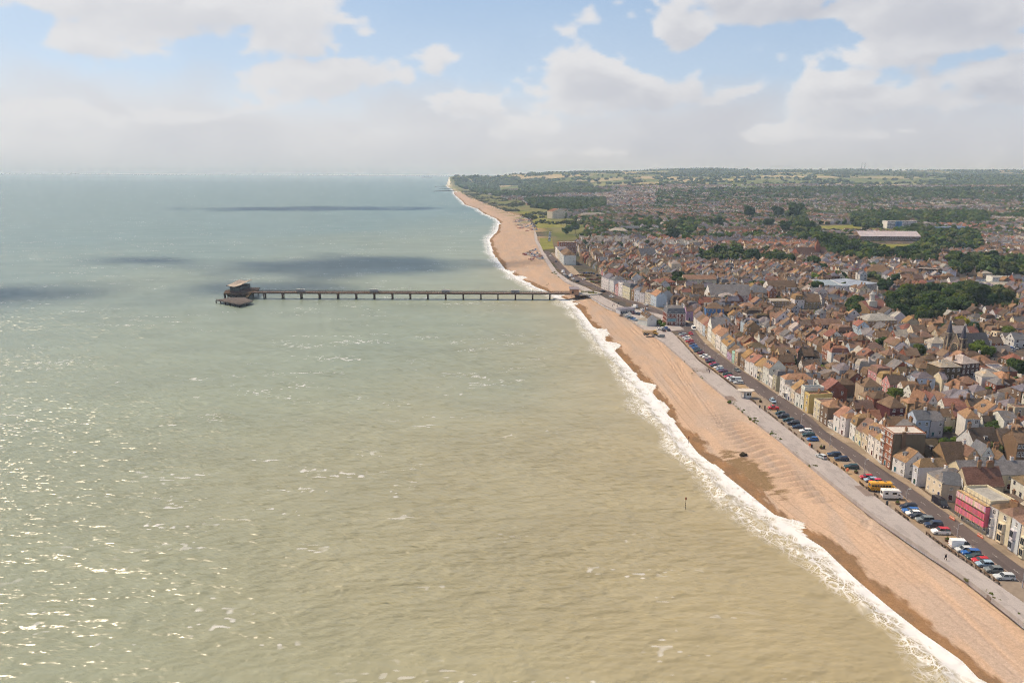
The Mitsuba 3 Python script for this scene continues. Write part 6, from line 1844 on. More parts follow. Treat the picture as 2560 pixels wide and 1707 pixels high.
_t = MB(.5); _t.cyl(0, 0, 0, .55, .55, (.13, .075, .045), 10, .66).cyl(0, 0, .55, .6, .70, (.11, .07, .045), 10); TUB = _t.ply('timber')
_v, _f = crown_mesh(160, 6, 77, .18)
TUBPLANT = mikit.ply((_v * [.62, .62, .5], _f), 'leaves', False, uv=np.column_stack([np.full(len(_v), code((.09, .11, .03))), np.full(len(_v), .5)]))
_t = MB(.5)
for i in range(7):
    _t.tube([(0, 0, .6), (.22 * math.cos(i * .9), .22 * math.sin(i * .9), 1.45 + .1 * (i % 3))], [.05, .015], (.07, .10, .03), 4)
SPIKE = _t.ply('leaves')
for px, py in [(2053, 1121), (2140, 1182), (2244, 1260), (2368, 1352), (1901, 1005)]:
    p = at(px, py, TOWN + .08)
    k = thing('planter')
    part(k, 'tub', TUB, frame(p[0], p[1], TOWN + .05)); part(k, 'foliage', TUBPLANT, frame(p[0], p[1], TOWN + .75)); part(k, 'spike_plant', SPIKE, frame(p[0], p[1], TOWN + .1))
    auto(k, 'round brown planter tub with a spiky plant', 'planter', 'planters between the parking bays', p)
_t = MB(.5); _t.cyl(0, 0, 0, .95, .27, (.03, .03, .033), 10, .29).cyl(0, 0, .95, 1.12, .30, (.025, .025, .028), 10, .16); BIN = _t.ply('paint')
for px, py in [(2029, 1119), (2217, 1262), (1899, 1020), (1912, 1021), (1944, 1031), (2060, 1121)]:
    p = at(px, py, TOWN + .08)
    k = thing('litter_bin'); scene[k] = {**BIN, 'to_world': SM(frame(p[0], p[1], TOWN + .08, 0, 1.15))}
    auto(k, 'black litter bin', 'litter bin', 'litter bins along the bays', p)
_t = MB(.5); _t.box(-.06, -.06, 0, .06, .06, 1.1, (.3, .3, .3)); LBP = _t.ply('plain')
_t = MB(.5); _t.cyl(0, 0, .85, 1.75, .42, (.62, .16, .07), 10, .42).cyl(0, 0, 1.75, 1.85, .42, (.62, .2, .09), 10, .2); LBH = _t.ply('paint')
for px, py in [(2024, 1119), (2118, 1183)]:
    p = at(px, py, TOWN + .08)
    k = thing('lifebuoy_post'); part(k, 'post', LBP, frame(p[0], p[1], TOWN + .1)); part(k, 'housing', LBH, frame(p[0], p[1], TOWN + .1, 0, .95))
    auto(k, 'orange lifebuoy housing on a post', 'lifebuoy', 'lifebuoy housings on the promenade', p)

_bm = []
for q in range(5):
    s = MB(.3); s.box(-.95, -.25 + q * .11, .44, .95, -.16 + q * .11, .49, (.17, .10, .065)) if q < 4 else s.box(-.95, .19, .62, .95, .23, .92, (.16, .10, .065))
    _bm.append(s)
_t = MB(.3)
for x in (-.8, .8):
    _t.box(x - .04, -.24, 0, x + .04, .2, .43, (.07, .06, .055)).box(x - .04, .16, .4, x + .04, .24, .95, (.07, .06, .055))
BLEG = _t.ply('plain')
_t = MB(.3)
for q in range(4): _t.box(-.95, -.25 + q * .11, .44, .95, -.16 + q * .11, .49, (.17, .10, .065))
BSEAT = _t.ply('timber')
_t = MB(.3); _t.box(-.95, .19, .60, .95, .23, .72, (.16, .10, .065)).box(-.95, .2, .78, .95, .24, .92, (.16, .10, .065)); BBACK = _t.ply('timber')
bys = [at(1960 + x / 3.672, 1280 + y / 3.672, TOWN + .2)[1] for x, y in ((1115, 60), (1315, 215), (1385, 262), (1435, 300), (1490, 340), (1550, 380), (1615, 425), (1690, 475), (1780, 530), (1860, 585), (1945, 645))]
bys += [at(1940 + x / 8.255, 1030 + y / 8.255, TOWN + .2)[1] for x, y in ((125, 250), (290, 375), (410, 460), (560, 580), (900, 835), (1080, 975), (1215, 1075), (1350, 1185), (1780, 1490))]
bys += [at(2120 + x / 7.84, 1160 + y / 7.84, TOWN + .2)[1] for x, y in ((270, 410), (390, 500), (550, 630), (960, 940), (1060, 1015), (1140, 1070))]
bys += [at(1800 + x / 13.07, 940 + y / 13.07, TOWN + .2)[1] for x, y in ((1020, 790), (1095, 860), (1430, 1135), (1620, 1245), (1720, 1335), (1820, 1415), (120, 110), (190, 170), (250, 220), (320, 265), (390, 320), (460, 380))]
yb = 352.0
while yb < 452:
    if cr.random() < .86: bys.append(yb)
    yb += cr.choice([2.3, 2.4, 2.5, 3.2])
for i, y in enumerate(bys):
    x = float(INN(y)) - .15
    k = thing('bench')
    M = frame(x, y, TOWN + .2, math.pi / 2 - math.atan2(float(INN(y + 2) - INN(y)), 2) + math.pi)
    M = M @ frame(0, 0, 0, math.pi)
    part(k, 'seat', BSEAT, M); part(k, 'backrest', BBACK, M); part(k, 'leg', BLEG, M)
    auto(k, 'dark timber bench facing the beach', 'bench', 'benches along the promenade', (x, y, TOWN))

# low plants at the foot of the sea wall
kp = [(1960 + x / 3.672, 1280 + y / 3.672, s) for x, y, s in ((1680, 625, 9), (1800, 700, 5), (1875, 745, 9), (1910, 780, 10), (1950, 805, 9), (1985, 828, 7), (2165, 955, 8), (2200, 1000, 8))]
kp += [(1680 + x / 5.88, 1060 + y / 5.88, s) for x, y, s in ((1460, 130, 7), (1500, 165, 9), (1540, 210, 7), (1605, 245, 8), (1740, 375, 4), (1830, 440, 6), (1880, 470, 4), (2075, 628, 9))]
kp += [(1800 + x / 13.07, 940 + y / 13.07, s) for x, y, s in ((345, 850, 7), (480, 920, 6), (550, 980, 5), (650, 1078, 5), (770, 1165, 7), (960, 1340, 6), (1080, 1420, 8), (1160, 1500, 8), (1230, 1535, 7))]
kp += [(1680 + x / 11.2, 820 + y / 11.2, s) for x, y, s in ((20, 580, 3), (385, 945, 4), (610, 1155, 4), (655, 1195, 5), (722, 1250, 5), (780, 1310, 4), (855, 1388, 5), (905, 1428, 5), (555, 1278, 3), (990, 1500, 3))]
kp += [(1380 + x / 11.76, 600 + y / 11.76, s) for x, y, s in ((60, 975, 6), (110, 1020, 5), (220, 1105, 3), (380, 1190, 3))]
for px, py, s in kp:
    p = at(px, py, TOWN - .4)
    r = s * np.linalg.norm(p - EYE) / FPX * .95
    k = thing('beach_plant')
    c = cr.choice([(.085, .10, .03), (.07, .095, .03), (.13, .12, .045)])
    scene[k] = {**crown_ply(2, cr.randrange(4), c), 'to_world': SM(frame(p[0], p[1], TOWN - .25, cr.uniform(0, 6), (r * 1.2, r * 1.2, r * .75)))}
    auto(k, 'green plant clump by the sea wall', 'plant', 'plants along the sea wall', p)

# beacons, mound, ship, masts
for px, py, hh, lab in ((1713.5, 1272, 3.7, 'dark beacon pole with rusty top mark standing in the sea'), (1721, 1109, 2.9, 'thin beacon pole at the edge of the surf')):
    p = at(px, py, 0)
    k = thing('beacon', lab, 'beacon', 'beacon poles off the beach')
    m = MB(.3); m.tube([(0, 0, -1.5), (0, 0, hh - .5)], [.09, .08], (.06, .045, .04), 7); part(k, 'pole', m.ply('timber', frame(p[0], p[1], 0)))
    m = MB(.3); m.cyl(0, 0, hh - .6, hh, .26, (.22, .09, .05), 8).cyl(0, 0, hh, hh + .12, .1, (.2, .08, .05), 6); part(k, 'top_mark', m.ply('timber', frame(p[0], p[1], 0)))
p = at(1857, 1135, 2.4)
v, f, c = blobs(np.array([p, p + [.9, .2, -.1], p + [-.7, -.2, -.15], p + [.2, .3, .35]]), np.array([.8, .7, .6, .5]), np.array([.6, .4, .35, .4]), [(.06, .055, .04)] * 4, 2, 8, .10)
scene['rock'] = mikit.ply((v, f), 'timber', False, uv=c)
tag('rock', 'dark weedy rock lump alone on the damp shingle', 'rock')


def ship(px, py, L, lab):
    p = at(px, py, 0)
    k = thing('ship', lab, 'ship', None)
    m = MB(.5); h = L / 2
    m.prism([(-h, 0), (-h, L * .06), (h + L * .03, L * .06), (h - L * .03, 0)], 1, -L * .07, L * .07, (.10, .11, .14)); part(k, 'hull', m.ply('plain', frame(p[0], p[1], 0)))
    m = MB(.5); m.box(-h * .9, -L * .06, L * .06, -h * .55, L * .06, L * .15, (.5, .5, .5)).box(-h * .8, -L * .02, L * .15, -h * .7, L * .02, L * .22, (.3, .3, .32)).box(-h * .4, -L * .06, L * .06, h * .8, L * .06, L * .09, (.25, .2, .2)); part(k, 'superstructure', m.ply('plain', frame(p[0], p[1], 0)))


ship(1067, 444.5, 230, 'long dark cargo ship near the horizon left of the headland')
ship(186, 436.5, 330, 'faint ship on the far horizon at the left') 
for px in (2153, 2160.5):
    p = at_land(px, 434)
    k = thing('radio_mast')
    m = MB(.5)
    hh = 96
    for sx in (-1, 1):
        for sy in (-1, 1):
            m.tube([(sx * 2.2, sy * 2.2, 0), (sx * .5, sy * .5, hh)], [.55, .4], (.22, .22, .24), 4)
    for q in range(12):
        r0 = 2.2 - 1.7 * q / 12
        for sx in (-1, 1):
            m.tube([(sx * r0, -r0, hh * q / 12), (-sx * r0 * .9, -r0, hh * (q + 1) / 12)], [.3, .3], (.22, .22, .24), 3)
    scene[k] = m.ply('plain', frame(p[0], p[1], p[2]))
    tag(k, 'tall thin lattice mast on the skyline, %s of the two' % ('left' if px < 2156 else 'right'), 'radio mast', 'masts on the skyline')

for i, (a, b, w) in enumerate([((1150, 477), (1084, 479), 14), ((1140, 472), (1098, 473), 10), ((1135, 467), (1088, 466.5), 10)]):
    a, b = at(*a, 0), at(*b, 0)
    u = (b - a) / np.linalg.norm(b - a)
    v = np.array([-u[1], u[0], 0]) * w
    m = MB(.5); m.quadsolid(np.array([a - v, b - v * .6, b + v * .6, a + v]) - [0, 0, 2], np.array([a - v * .7 + [0, 0, 5], b - v * .4 + [0, 0, 2], b + v * .4 + [0, 0, 2], a + v * .7 + [0, 0, 5]]), (.09, .08, .07))
    k = thing('groyne', 'dark rock groyne reaching into the sea below the headland, %s of three' % ['nearest', 'middle', 'furthest'][i], 'groyne', 'groynes below the headland')
    scene[k] = m.ply('timber')

# ------------------------------------------------------------------ fishing boats on the shingle


def boat_meshes(L, hull, deckc, cabin):
    m = MB(.5)
    n, W0 = 9, L * .17
    xs = np.linspace(-L / 2, L / 2, n)
    wd = W0 * np.sqrt(np.clip(1 - ((xs + L * .06) / (L * .57)) ** 2 * np.where(xs > 0, 1, .35), 0.0, 1))
    sh = L * .13 + L * .05 * (xs / (L / 2)) ** 2
    V = []
    for x, w, s in zip(xs, wd, sh):
        V += [[x, -w, s], [x, -w * .8, s * .45], [x * .94, 0, 0.02], [x, w * .8, s * .45], [x, w, s], [x, 0, s * .78]]
    F = []
    for a in range(n - 1):
        for b in range(6):
            c, d = a * 6 + b, a * 6 + (b + 1) % 6
            F += [[c, d, d + 6], [c, d + 6, c + 6]]
    F += [[0, 1, 2], [0, 2, 3], [0, 3, 4], [0, 4, 5]]
    m.raw(V, F, hull)
    d = MB(.5)
    d.box(-L * .28, -W0 * .5, L * .10, -L * .05 if cabin else -L * .2, W0 * .5, L * (.32 if cabin else .2), deckc)
    p = MB(.5)
    p.tube([(L * .1, 0, L * .1), (L * .1, 0, L * .55)], [.07, .05], (.2, .15, .1), 5)
    return m.ply('paint'), d.ply('plain'), p.ply('timber')


BOATS = [boat_meshes(6.5, (.05, .08, .16), (.55, .54, .5), True), boat_meshes(7.5, (.40, .42, .44), (.3, .2, .12), True), boat_meshes(5.5, (.16, .09, .055), (.45, .4, .3), False), boat_meshes(6.8, (.28, .05, .04), (.6, .6, .58), True), boat_meshes(8.5, (.62, .62, .60), (.10, .16, .30), True)]
bn = ['dark blue', 'pale grey', 'brown timber', 'dark red', 'white']
spots = []
for z, n in (([(1278, 549), (1312, 541), (1332, 546), (1326, 556), (1290, 555)], 24), ([(1280, 560), (1330, 558), (1338, 570), (1292, 572)], 16), ([(1288, 578), (1318, 575), (1342, 572), (1340, 577)], 6), ([(1306, 630), (1338, 625), (1345, 640), (1318, 640)], 12), ([(1322, 643), (1352, 638), (1360, 650), (1328, 651)], 10)):
    P_ = Polygon(z)
    c = 0
    while c < n:
        x, y = cr.uniform(1270, 1365), cr.uniform(535, 655)
        q = at(x, y, 4.0)
        if P_.contains(Point(x, y)) and all((q[0] - s[0]) ** 2 + ((q[1] - s[1]) * .6) ** 2 > 14 for s in spots):
            spots.append(q); c += 1
for q in spots:
    b = cr.randrange(5)
    k = thing('fishing_boat')
    zz = float(beach_z(np.array(q[0] - S(q[1])), np.array(q[1]))) if q[0] < P(q[1]) else TOWN
    M = frame(q[0], q[1], zz - .1, math.pi + cr.gauss(0, .22))
    part(k, 'hull', BOATS[b][0], M); part(k, 'cabin', BOATS[b][1], M)
    if cr.random() < .5: part(k, 'mast', BOATS[b][2], M)
    auto(k, f'{bn[b]} boat drawn up on the shingle', 'boat', 'boats drawn up on the beach', q)

# ------------------------------------------------------------------ people
import manifold3d as m3


def ball(p, r, n=10):
    return m3.Manifold.sphere(r, n).translate(list(map(float, p)))


def bone(a, b, ra, rb):
    return m3.Manifold.batch_hull([ball(a, ra), ball(b, rb)])


def person_mesh(stride):
    s = stride
    J = dict(hip=(0, 0, .92), chest=(.03, 0, 1.30), neck=(.04, 0, 1.46), head=(.07, 0, 1.62))
    parts = [m3.Manifold.batch_hull([ball((0, .09, .93), .11), ball((0, -.09, .93), .11), ball((.02, .13, 1.34), .085), ball((.02, -.13, 1.34), .085)]), bone(J['neck'], (.06, 0, 1.55), .05, .055),
             m3.Manifold.batch_hull([ball((.05, 0, 1.66), .098, 14), ball((.085, 0, 1.58), .066, 12)]), bone((.165, 0, 1.615), (.15, 0, 1.64), .016, .012)]
    for e in (-1, 1):
        parts.append(ball((.05, e * .095, 1.62), .022))
        f = s * e * .30
        kn, an = (f * .55 + .05, e * .10, .50), (f - .03, e * .10, .09)
        parts += [bone((0, e * .09, .90), kn, .085, .058), bone(kn, an, .056, .040), bone(an, (an[0] + .17, e * .11, .045), .042, .035)]
        el, wr = (-f * .4 - .02, e * .23, 1.12), (-f * .8 + .06, e * .24, .89)
        parts += [bone((.02, e * .185, 1.38), el, .052, .040), bone(el, wr, .038, .027)]
        pl = (wr[0] + .02, wr[1], wr[2] - .07)
        parts.append(m3.Manifold.batch_hull([ball((wr[0] - .02, wr[1], wr[2] - .02), .02, 6), ball((pl[0] - .025, pl[1], pl[2]), .016, 6), ball((pl[0] + .03, pl[1], pl[2]), .016, 6)]))
        for q, ln in ((-.03, .055), (-.01, .075), (.01, .08), (.03, .07)):
            parts.append(bone((pl[0] + q, pl[1], pl[2]), (pl[0] + q + .012, pl[1] - e * .015, pl[2] - ln), .009, .008))
        parts.append(bone((pl[0] + .03, pl[1], pl[2] + .02), (pl[0] + .06, pl[1] - e * .02, pl[2] - .02), .01, .009))
    body = parts[0]
    for q in parts[1:]: body = body + q
    coat = m3.Manifold.batch_hull([ball((0, .10, .85), .125), ball((0, -.10, .85), .125), ball((.02, .14, 1.36), .10), ball((.02, -.14, 1.36), .10)])
    for e in (-1, 1):
        f = s * e * .30
        coat = coat + bone((.02, e * .185, 1.38), (-f * .4 - .02, e * .23, 1.12), .065, .052) + bone((-f * .4 - .02, e * .23, 1.12), (-f * .75 + .05, e * .24, .93), .05, .04)
    tr_ = m3.Manifold.batch_hull([ball((0, .09, .93), .118), ball((0, -.09, .93), .118)])
    for e in (-1, 1):
        f = s * e * .30
        tr_ = tr_ + bone((0, e * .09, .90), (f * .55 + .05, e * .10, .50), .095, .07) + bone((f * .55 + .05, e * .10, .50), (f - .03, e * .10, .12), .068, .058)
    hair = m3.Manifold.batch_hull([ball((.03, 0, 1.68), .104, 12), ball((-.01, 0, 1.60), .075)]) - m3.Manifold.cube([.4, .4, .2], True).translate([.25, 0, 1.58])
    out = []
    for q in (body, coat, tr_, hair):
        me = q.to_mesh()
        out.append((np.array(me.vert_properties[:, :3]), np.array(me.tri_verts)))
    return out


PM = [person_mesh(1.0), person_mesh(.25)]
PCACHE = {}


def person(px, py, z, ang, coat, legs, lab, pose=0):
    p = at(px, py, z)
    k = thing('person')
    M = frame(p[0], p[1], z, math.radians(ang))
    for nm, (v, f), c in zip(('body', 'coat', 'trousers', 'hair'), PM[pose], ((.42, .25, .17), coat, legs, (.05, .03, .02))):
        kk = (pose, nm, c)
        if kk not in PCACHE:
            PCACHE[kk] = mikit.ply((v, f), 'plain', False, uv=np.column_stack([np.full(len(v), code(c)), np.full(len(v), .5)]))
        scene[k if nm == 'body' else f'{k}__{nm}'] = {**PCACHE[kk], 'to_world': SM(M)}
    tag(k, lab, 'person')


D_, B_, G_, R_, W_ = (.02, .02, .024), (.03, .05, .12), (.12, .12, .13), (.35, .04, .05), (.55, .54, .52)
for a in [(2363.5, 1400, TOWN + .2, 95, D_, D_, 'person in black walking alone on the promenade near the right edge', 0), (1767, 929, TOWN + .2, -80, D_, B_, 'person in dark clothes, left of two walking side by side on the promenade', 0), (1771.5, 928.5, TOWN + .2, -80, D_, D_, 'person in black, right of two walking side by side on the promenade', 0),
          (1773.5, 932.5, TOWN + .2, -80, (.10, .05, .09), G_, 'person in dark purple just in front of the walking pair', 1), (1531, 767, TOWN + .2, 100, G_, D_, 'person in grey coat standing on the promenade by the pier, leftmost', 1), (1535, 764, TOWN + .2, 100, R_, D_, 'person in red coat on the promenade near the pier', 1),
          (1543, 768, TOWN + .2, 100, D_, B_, 'person in black on the promenade by the round shelter', 0), (1546, 761, TOWN + .2, 100, B_, D_, 'person in blue coat walking towards the pier', 0), (1496, 738, TOWN + .2, 20, B_, G_, 'person in blue by the pier forecourt', 1), (1499, 740, TOWN + .2, 20, D_, D_, 'person in black by the pier forecourt', 1),
          (1367, 716, 2.6, 60, D_, D_, 'person in black on the open beach beyond the pier, left one', 0), (1371, 712, 2.6, 60, G_, D_, 'person in grey on the open beach beyond the pier, right one', 0)]:
    person(*a)


# ------------------------------------------------------------------ the round shelter by the pier
def shelter():
    p = at(1566, 786, TOWN + .2)
    M = frame(p[0], p[1] + 5, TOWN + .2, .3)
    k = thing('pavilion', 'low pavilion with domed grey roof and glazed walls beside the pier car park', 'pavilion')
    m = MB(.5); m.box(-5.5, -3.4, 0, 5.5, 3.4, 2.5, (.55, .56, .58)).box(-5.6, -3.5, 2.5, 5.6, 3.5, 2.8, (.5, .5, .52)); part(k, 'wall', m.ply('masonry', M))
    m = MB(.5)
    for i in range(6):
        a0, a1 = math.pi * i / 6, math.pi * (i + 1) / 6
        m.quadsolid(np.array([[-5.8, -3.7 * math.cos(a0), 2.8], [5.8, -3.7 * math.cos(a0), 2.8], [5.8, -3.7 * math.cos(a1), 2.8], [-5.8, -3.7 * math.cos(a1), 2.8]]), np.array([[-5.2, -3.7 * math.cos(a0), 2.82 + 1.3 * math.sin(a0)], [5.2, -3.7 * math.cos(a0), 2.82 + 1.3 * math.sin(a0)], [5.2, -3.7 * math.cos(a1), 2.82 + 1.3 * math.sin(a1)], [-5.2, -3.7 * math.cos(a1), 2.82 + 1.3 * math.sin(a1)]]), (.22, .23, .26))
    part(k, 'roof', m.ply('masonry', M))
    for i in range(6):
        m = MB(.5); m.box(-5.1 + i * 1.75, -3.43, .6, -3.8 + i * 1.75, -3.4, 2.2, (.03, .03, .03)); part(k, 'window', m.ply('glass', M))


shelter()


# ------------------------------------------------------------------ the pier
def pier():
    k = thing('pier', 'long brown concrete pier on paired piles with a cafe head at its sea end', 'pier')
    y0, w = 622.0, 6.0
    x0, x1 = at(640, 748, 0)[0], 47.0
    br, dk = (.135, .095, .075), (.085, .062, .05)
    m = MB(.4)
    m.box(x0 - 6, y0 - w / 2, 4.7, x1, y0 + w / 2, 5.3, (.26, .20, .165)).box(x0 - 6, y0 - w / 2 - .05, 4.3, x1, y0 - w / 2 + .4, 5.4, br).box(x0 - 6, y0 + w / 2 - .4, 4.3, x1, y0 + w / 2 + .05, 5.4, br).box(x0 - 6, y0 - .5, 4.05, x1, y0 + .5, 4.7, dk)
    part(k, 'deck', m.ply('timber'))
    for s in (-1, 1):
        m = MB(.4)
        yy = y0 + s * (w / 2 - .1)
        m.box(x0 - 6, yy - .05, 6.35, x1, yy + .05, 6.47, br)
        for zz in (5.6, 5.85, 6.1): m.box(x0 - 6, yy - .03, zz, x1, yy + .03, zz + .1, br)
        for x in np.arange(x0 - 6, x1, 2.3): m.box(x - .06, yy - .07, 5.4, x + .06, yy + .07, 6.45, br)
        part(k, 'railing', m.ply('timber'))
    pxs = [660.8, 707.2, 753.3, 799.3, 845.6, 891.2, 936.6, 981.9, 1026.4, 1070.5, 1115, 1158.6, 1202.6, 1245, 1288.3, 1331.2, 1374]
    for i, q in enumerate(pxs):
        x = at(q, 747, 0)[0]
        m = MB(.4)
        m.box(x - .6, y0 - w / 2 - .2, 3.6, x + .6, y0 + w / 2 + .2, 4.32, br)
        for s in (-1, 1):
            m.cyl(x, y0 + s * 2.1, -3, 3.7, .55, (.115, .08, .066), 10, .52)
            m.cyl(x, y0 + s * 2.1, -3, 1.1, .6, (.05, .05, .035), 10, .58)
        part(k, 'pile', m.ply('timber'))
    for q in (752, 936, 1115, 1288):
        x = at(q, 730, 5.3)[0]
        m = MB(.4)
        m.box(x - 3.4, y0 - .9, 7.6, x + 3.4, y0 + .9, 7.75, (.50, .50, .52)).box(x - 3.2, y0 - .05, 5.3, x + 3.2, y0 + .05, 7.6, (.45, .48, .52)).box(x - 3.3, y0 - .5, 5.75, x + 3.3, y0 + .5, 5.85, (.3, .22, .15))
        for u in (-3.2, -1.1, 1.1, 3.2): m.box(x + u - .07, y0 - .75, 5.3, x + u + .07, y0 + .75, 7.6, (.40, .40, .42))
        part(k, 'shelter', m.ply('plain'))
    for x in np.arange(x0 + 8, x1 - 6, 28.0):
        m = MB(.4); m.tube([(x, y0 + 2.7, 5.4), (x, y0 + 2.7, 9.0)], [.07, .05], (.2, .19, .19), 5); m.box(x - .25, y0 + 2.5, 8.95, x + .25, y0 + 2.9, 9.1, (.4, .4, .4)); part(k, 'lamp', m.ply('plain'))
    # head: upper deck, cafe, low fishing decks
    hx = at(592, 748, 0)[0]
    m = MB(.4)
    m.prism([(hx - 9, y0 - 7), (hx + 10, y0 - 5), (x0 - 2, y0 - w / 2), (x0 - 2, y0 + w / 2), (hx + 10, y0 + 24), (hx - 8, y0 + 24), (hx - 13, y0 + 8)], 2, 4.5, 5.3, br)
    part(k, 'head_deck', m.ply('timber'))
    m = MB(.4)
    m.box(hx - 7.5, y0 - 4, 1.9, hx + 8.5, y0 + 20, 4.45, (.05, .042, .04)).box(hx - 9, y0 - 6.6, 3.9, hx + 9.5, y0 - 6.1, 4.5, br)
    for u in np.arange(hx - 9, hx + 10, 2.9): m.box(u - .2, y0 - 6.6, -2, u + .2, y0 - 6.1, 4.5, (.10, .075, .065))
    part(k, 'lower_gallery', m.ply('timber'))
    m = MB(.4)
    lo = [at(*q, 2.3)[:2] for q in ((540, 750.5), (599, 762), (633, 753), (612, 744), (575, 744))]
    m.prism([tuple(q) for q in lo], 2, 1.9, 2.5, (.135, .11, .112))
    c = np.mean(lo, axis=0)
    part(k, 'lower_deck', m.ply('timber'))
    m = MB(.4)
    for q in lo[:3]: m.tube([(*q, 2.5), (*q, 3.5)], [.12, .12], br, 4)
    for a, b in zip(lo[:2], lo[1:3]):
        for zz in (2.9, 3.4): m.tube([(*a, zz), (*b, zz)], [.06, .06], br, 4)
    part(k, 'railing', m.ply('timber'))
    for (ax, ay), (bx, by) in zip(lo[:2], lo[1:3]):
        n = max(2, int(math.hypot(bx - ax, by - ay) / 6))
        for i in range(n):
            t = i / n
            m = MB(.4); m.cyl(ax + (bx - ax) * t, ay + (by - ay) * t, -3, 2.0, .45, (.06, .05, .045), 8); part(k, 'pile', m.ply('timber'))
    for gx in np.arange(hx - 9, hx + 12, 4.6):
        for gy in (y0 - 4, y0 + 8, y0 + 20):
            m = MB(.4); m.cyl(gx, gy, -3, 4.5, .55, (.075, .058, .05), 8); part(k, 'pile', m.ply('timber'))
    b = thing('cafe', 'flat box cafe with pale upturned roof on the pier head', 'cafe')
    cx, cy = at(586, 731, 5.3)[0], y0 - 3
    M = frame(cx, cy, 5.2, -.10, (.72, 1, 1.12))
    m = MB(.4); m.box(-5.6, 0, 0, 6.4, 20, 1.0, (.16, .115, .095)).box(-5.4, .2, 1.0, 6.2, 19.8, 3.9, (.085, .07, .065)); part(b, 'wall', m.ply('timber', M))
    m = MB(.4)
    for s, xa, xb, za, zb in ((0, -7.0, .4, 5.4, 4.5), (1, .4, 7.8, 4.5, 5.7)):
        m.quadsolid(np.array([[xa, -1.4, za - .55], [xb, -1.4, zb - .55], [xb, 21.5, zb + 1.0], [xa, 21.5, za + 1.0]]), np.array([[xa, -1.4, za - .25], [xb, -1.4, zb - .25], [xb, 21.5, zb + 1.3], [xa, 21.5, za + 1.3]]), (.50, .42, .34))
    part(b, 'roof', m.ply('timber', M))
    m = MB(.4)
    m.quadsolid(np.array([[-8.2, -1.0, 4.4], [-7.05, -1.0, 4.4], [-7.05, 21, 6.0], [-8.2, 21, 6.0]]), np.array([[-8.2, -1.0, 4.8], [-7.05, -1.0, 4.8], [-7.05, 21, 6.4], [-8.2, 21, 6.4]]), (.12, .085, .075))
    part(b, 'eave', m.ply('timber', M))
    for i in range(5):
        m = MB(.4); m.box(-5.1 + i * 2.3, .12, 1.2, -3.2 + i * 2.3, .18, 3.3, (.03, .03, .03)); part(b, 'window', m.ply('glass', M))
    for i in range(6):
        m = MB(.4); m.box(6.2, 1 + i * 3.1, 1.2, 6.26, 3.4 + i * 3.1, 3.4, (.03, .03, .03)); part(b, 'window', m.ply('glass', M))
    st = MB(.4)
    for i in range(10):
        st.box(hx + 9 + i * .25, y0 - 10 + i * .35, 2.5 + i * .28, hx + 10.6 + i * .25, y0 - 9.6 + i * .35, 2.6 + i * .28, (.45, .33, .18))
    part(k, 'stair', st.ply('timber'))
    # shore end: toll house and forecourt
    t = thing('toll_house', 'square brown tiled toll house at the landward end of the pier', 'toll house')
    M = frame(46, y0 - 5.5, 5.2, 0)
    m = MB(.4); m.box(0, 0, -.6, 6.6, 9.5, 3.8, (.34, .20, .12)); part(t, 'wall', m.ply('timber', M))
    m = MB(.4); m.quadsolid(np.array([[-.8, -.6, 3.8], [7.2, -.6, 3.8], [7.2, 10, 3.8], [-.8, 10, 3.8]]), np.array([[-.8, -.6, 4.1], [7.2, -.6, 4.1], [7.2, 10, 4.7], [-.8, 10, 4.7]]), (.22, .215, .23)); part(t, 'roof', m.ply('timber', M))
    m = MB(.4); m.box(1.2, -.06, .6, 2.6, 0, 2.6, (.03, .03, .03)); part(t, 'window', m.ply('glass', M))
    m = MB(.4); m.box(-.05, 3.6, 0, 0, 5.6, 2.6, (.03, .03, .03)); part(t, 'door', m.ply('glass', M))
    m = MB(.4)
    m.prism([(52.6, y0 - 6), (58, y0 - 8), (66, y0 - 7), (72, y0 + 2), (66, y0 + 12), (56, y0 + 10), (52.6, y0 + 6)], 2, 4.65, 5.25, (.36, .36, .33))
    m.box(50, y0 - 4, 2.5, 54, y0 + 4, 4.7, (.06, .05, .045))
    part(k, 'forecourt', m.ply('plain'))
    m = MB(.4)
    for q in [(53, y0 - 5.7), (57.8, y0 - 7.5), (62, y0 - 7.2), (65.8, y0 - 6.7)]:
        m.tube([(*q, 0.5), (*q, 4.7)], [.3, .3], br, 6)
    for q in [(54, y0 - 3), (57, y0 - 3), (60, y0 - 3), (56, y0 + 4)]:
        m.tube([(*q, 5.2), (*q, 9.2)], [.07, .05], (.6, .6, .58), 5)
    part(k, 'flagpole', m.ply('plain'))
    v, f, c = blobs(np.array([[56 + i * 1.3, y0 + 6 + .5 * (i % 2), 5.6] for i in range(8)] + [[61 + i * 1.2, y0 - 1, 5.5] for i in range(6)]), np.full(14, .8), np.full(14, .5), [(.12, .12, .03)] * 14, 1, 5)
    part(k, 'flower_bed', mikit.ply((v, f), 'leaves', False, uv=c))


pier()

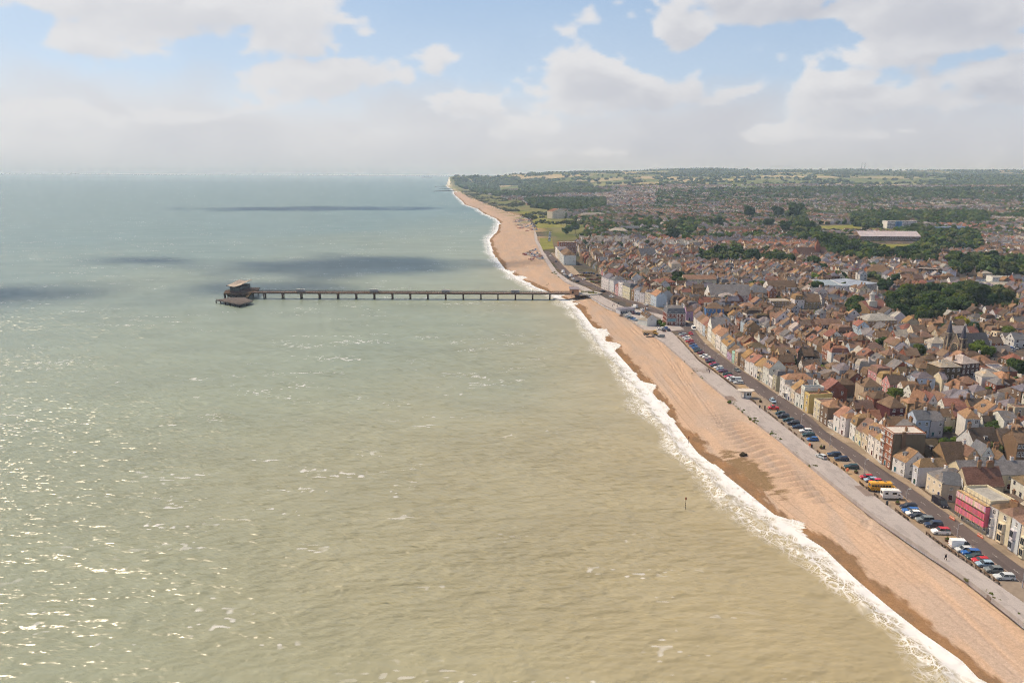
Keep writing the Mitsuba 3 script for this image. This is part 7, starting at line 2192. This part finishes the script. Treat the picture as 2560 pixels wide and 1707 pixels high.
# flower beds on the open square behind the pier road
for i, (px, py, L, W) in enumerate([(1448, 690, 11, 4), (1466, 691, 12, 4), (1478, 700, 14, 4), (1490, 707, 9, 5), (1500, 697, 8, 3)]):
    p = at(px, py, TOWN)
    k = thing('flower_bed', f'brick edged flower bed on the square by the pier road, number {["one", "two", "three", "four", "five"][i]} from the left', 'flower bed', 'flower beds on the square')
    m = MB(.5); m.box(-L / 2, -W / 2, 0, L / 2, W / 2, .55, (.20, .095, .07)).box(-L / 2 + .3, -W / 2 + .3, .5, L / 2 - .3, W / 2 - .3, .62, (.10, .07, .05))
    part(k, 'edging', m.ply('masonry', frame(p[0], p[1], TOWN + .02, .3)))
    q = np.random.default_rng(i).uniform(-.42, .42, (16, 2)) * [L, W]
    M = frame(p[0], p[1], TOWN, .3)
    v, f, c = blobs(np.column_stack([q, np.full(16, .9)]) @ M[:3, :3].T + M[:3, 3], np.full(16, .8), np.full(16, .55), [(.05, .075, .025), (.16, .05, .04), (.10, .11, .03), (.22, .16, .06)] * 4, 1, i)
    part(k, 'planting', mikit.ply((v, f), 'leaves', False, uv=c))

# ------------------------------------------------------------------ clouds over the water, above the frame
def cloud(name, sx, sy, rx, ry, alt, seed, n=120):
    """A broken cumulus whose shade falls around (sx, sy)."""
    g = np.random.default_rng(seed)
    c = np.array([sx, sy, 0]) + SUN / SUN[2] * alt
    t = g.normal(0, 1, (n, 2)) * [.55, .5]
    q = np.column_stack([c[0] + t[:, 0] * rx, c[1] + t[:, 1] * ry + t[:, 0] * ry * .35, alt + np.abs(g.normal(0, 1, n)) * 40])
    s = g.uniform(.05, .24, n) * np.exp(-(t ** 2).sum(1) * .55) * (rx + ry) * .5 + 4
    v, f, u = blobs(q, s * 1.25, s * .6, [(.8, .8, .8)] * n, 2, seed, .09)
    struct(name, mikit.ply((v, f), 'plain', True, uv=u), 'cumulus cloud above the sea')


cloud('cloud_north', -170, 855, 125, 95, 4500, 1, 95)
cloud('cloud_left', -430, 640, 60, 50, 4500, 2, 60)
cloud('cloud_far', -560, 2250, 320, 120, 4500, 3, 110)
cloud('cloud_near', -235, 675, 75, 40, 4500, 6, 26)
cloud('cloud_east', -420, 900, 60, 40, 4500, 9, 20)

AIR = 7.2e-5
# ------------------------------------------------------------------ the air
scene['air'] = {'type': 'homogeneous', 'albedo': {'type': 'rgb', 'value': [0.755, 0.83, 0.90]}, 'sigma_t': {'type': 'rgb', 'value': [AIR * 0.84, AIR, AIR * 1.22]}}
scene['haze'] = {'type': 'cube', 'to_world': SM(np.array([[41000, 0, 0, 0], [0, 41000, 0, 0], [0, 0, 122.5, 117.5], [0, 0, 0, 1.0]])), 'bsdf': {'type': 'null'}, 'interior': {'type': 'ref', 'id': 'air'}}
labels['haze'] = {'kind': 'stuff', 'label': 'pale sea haze over the far water and hills'}
finish_labels()
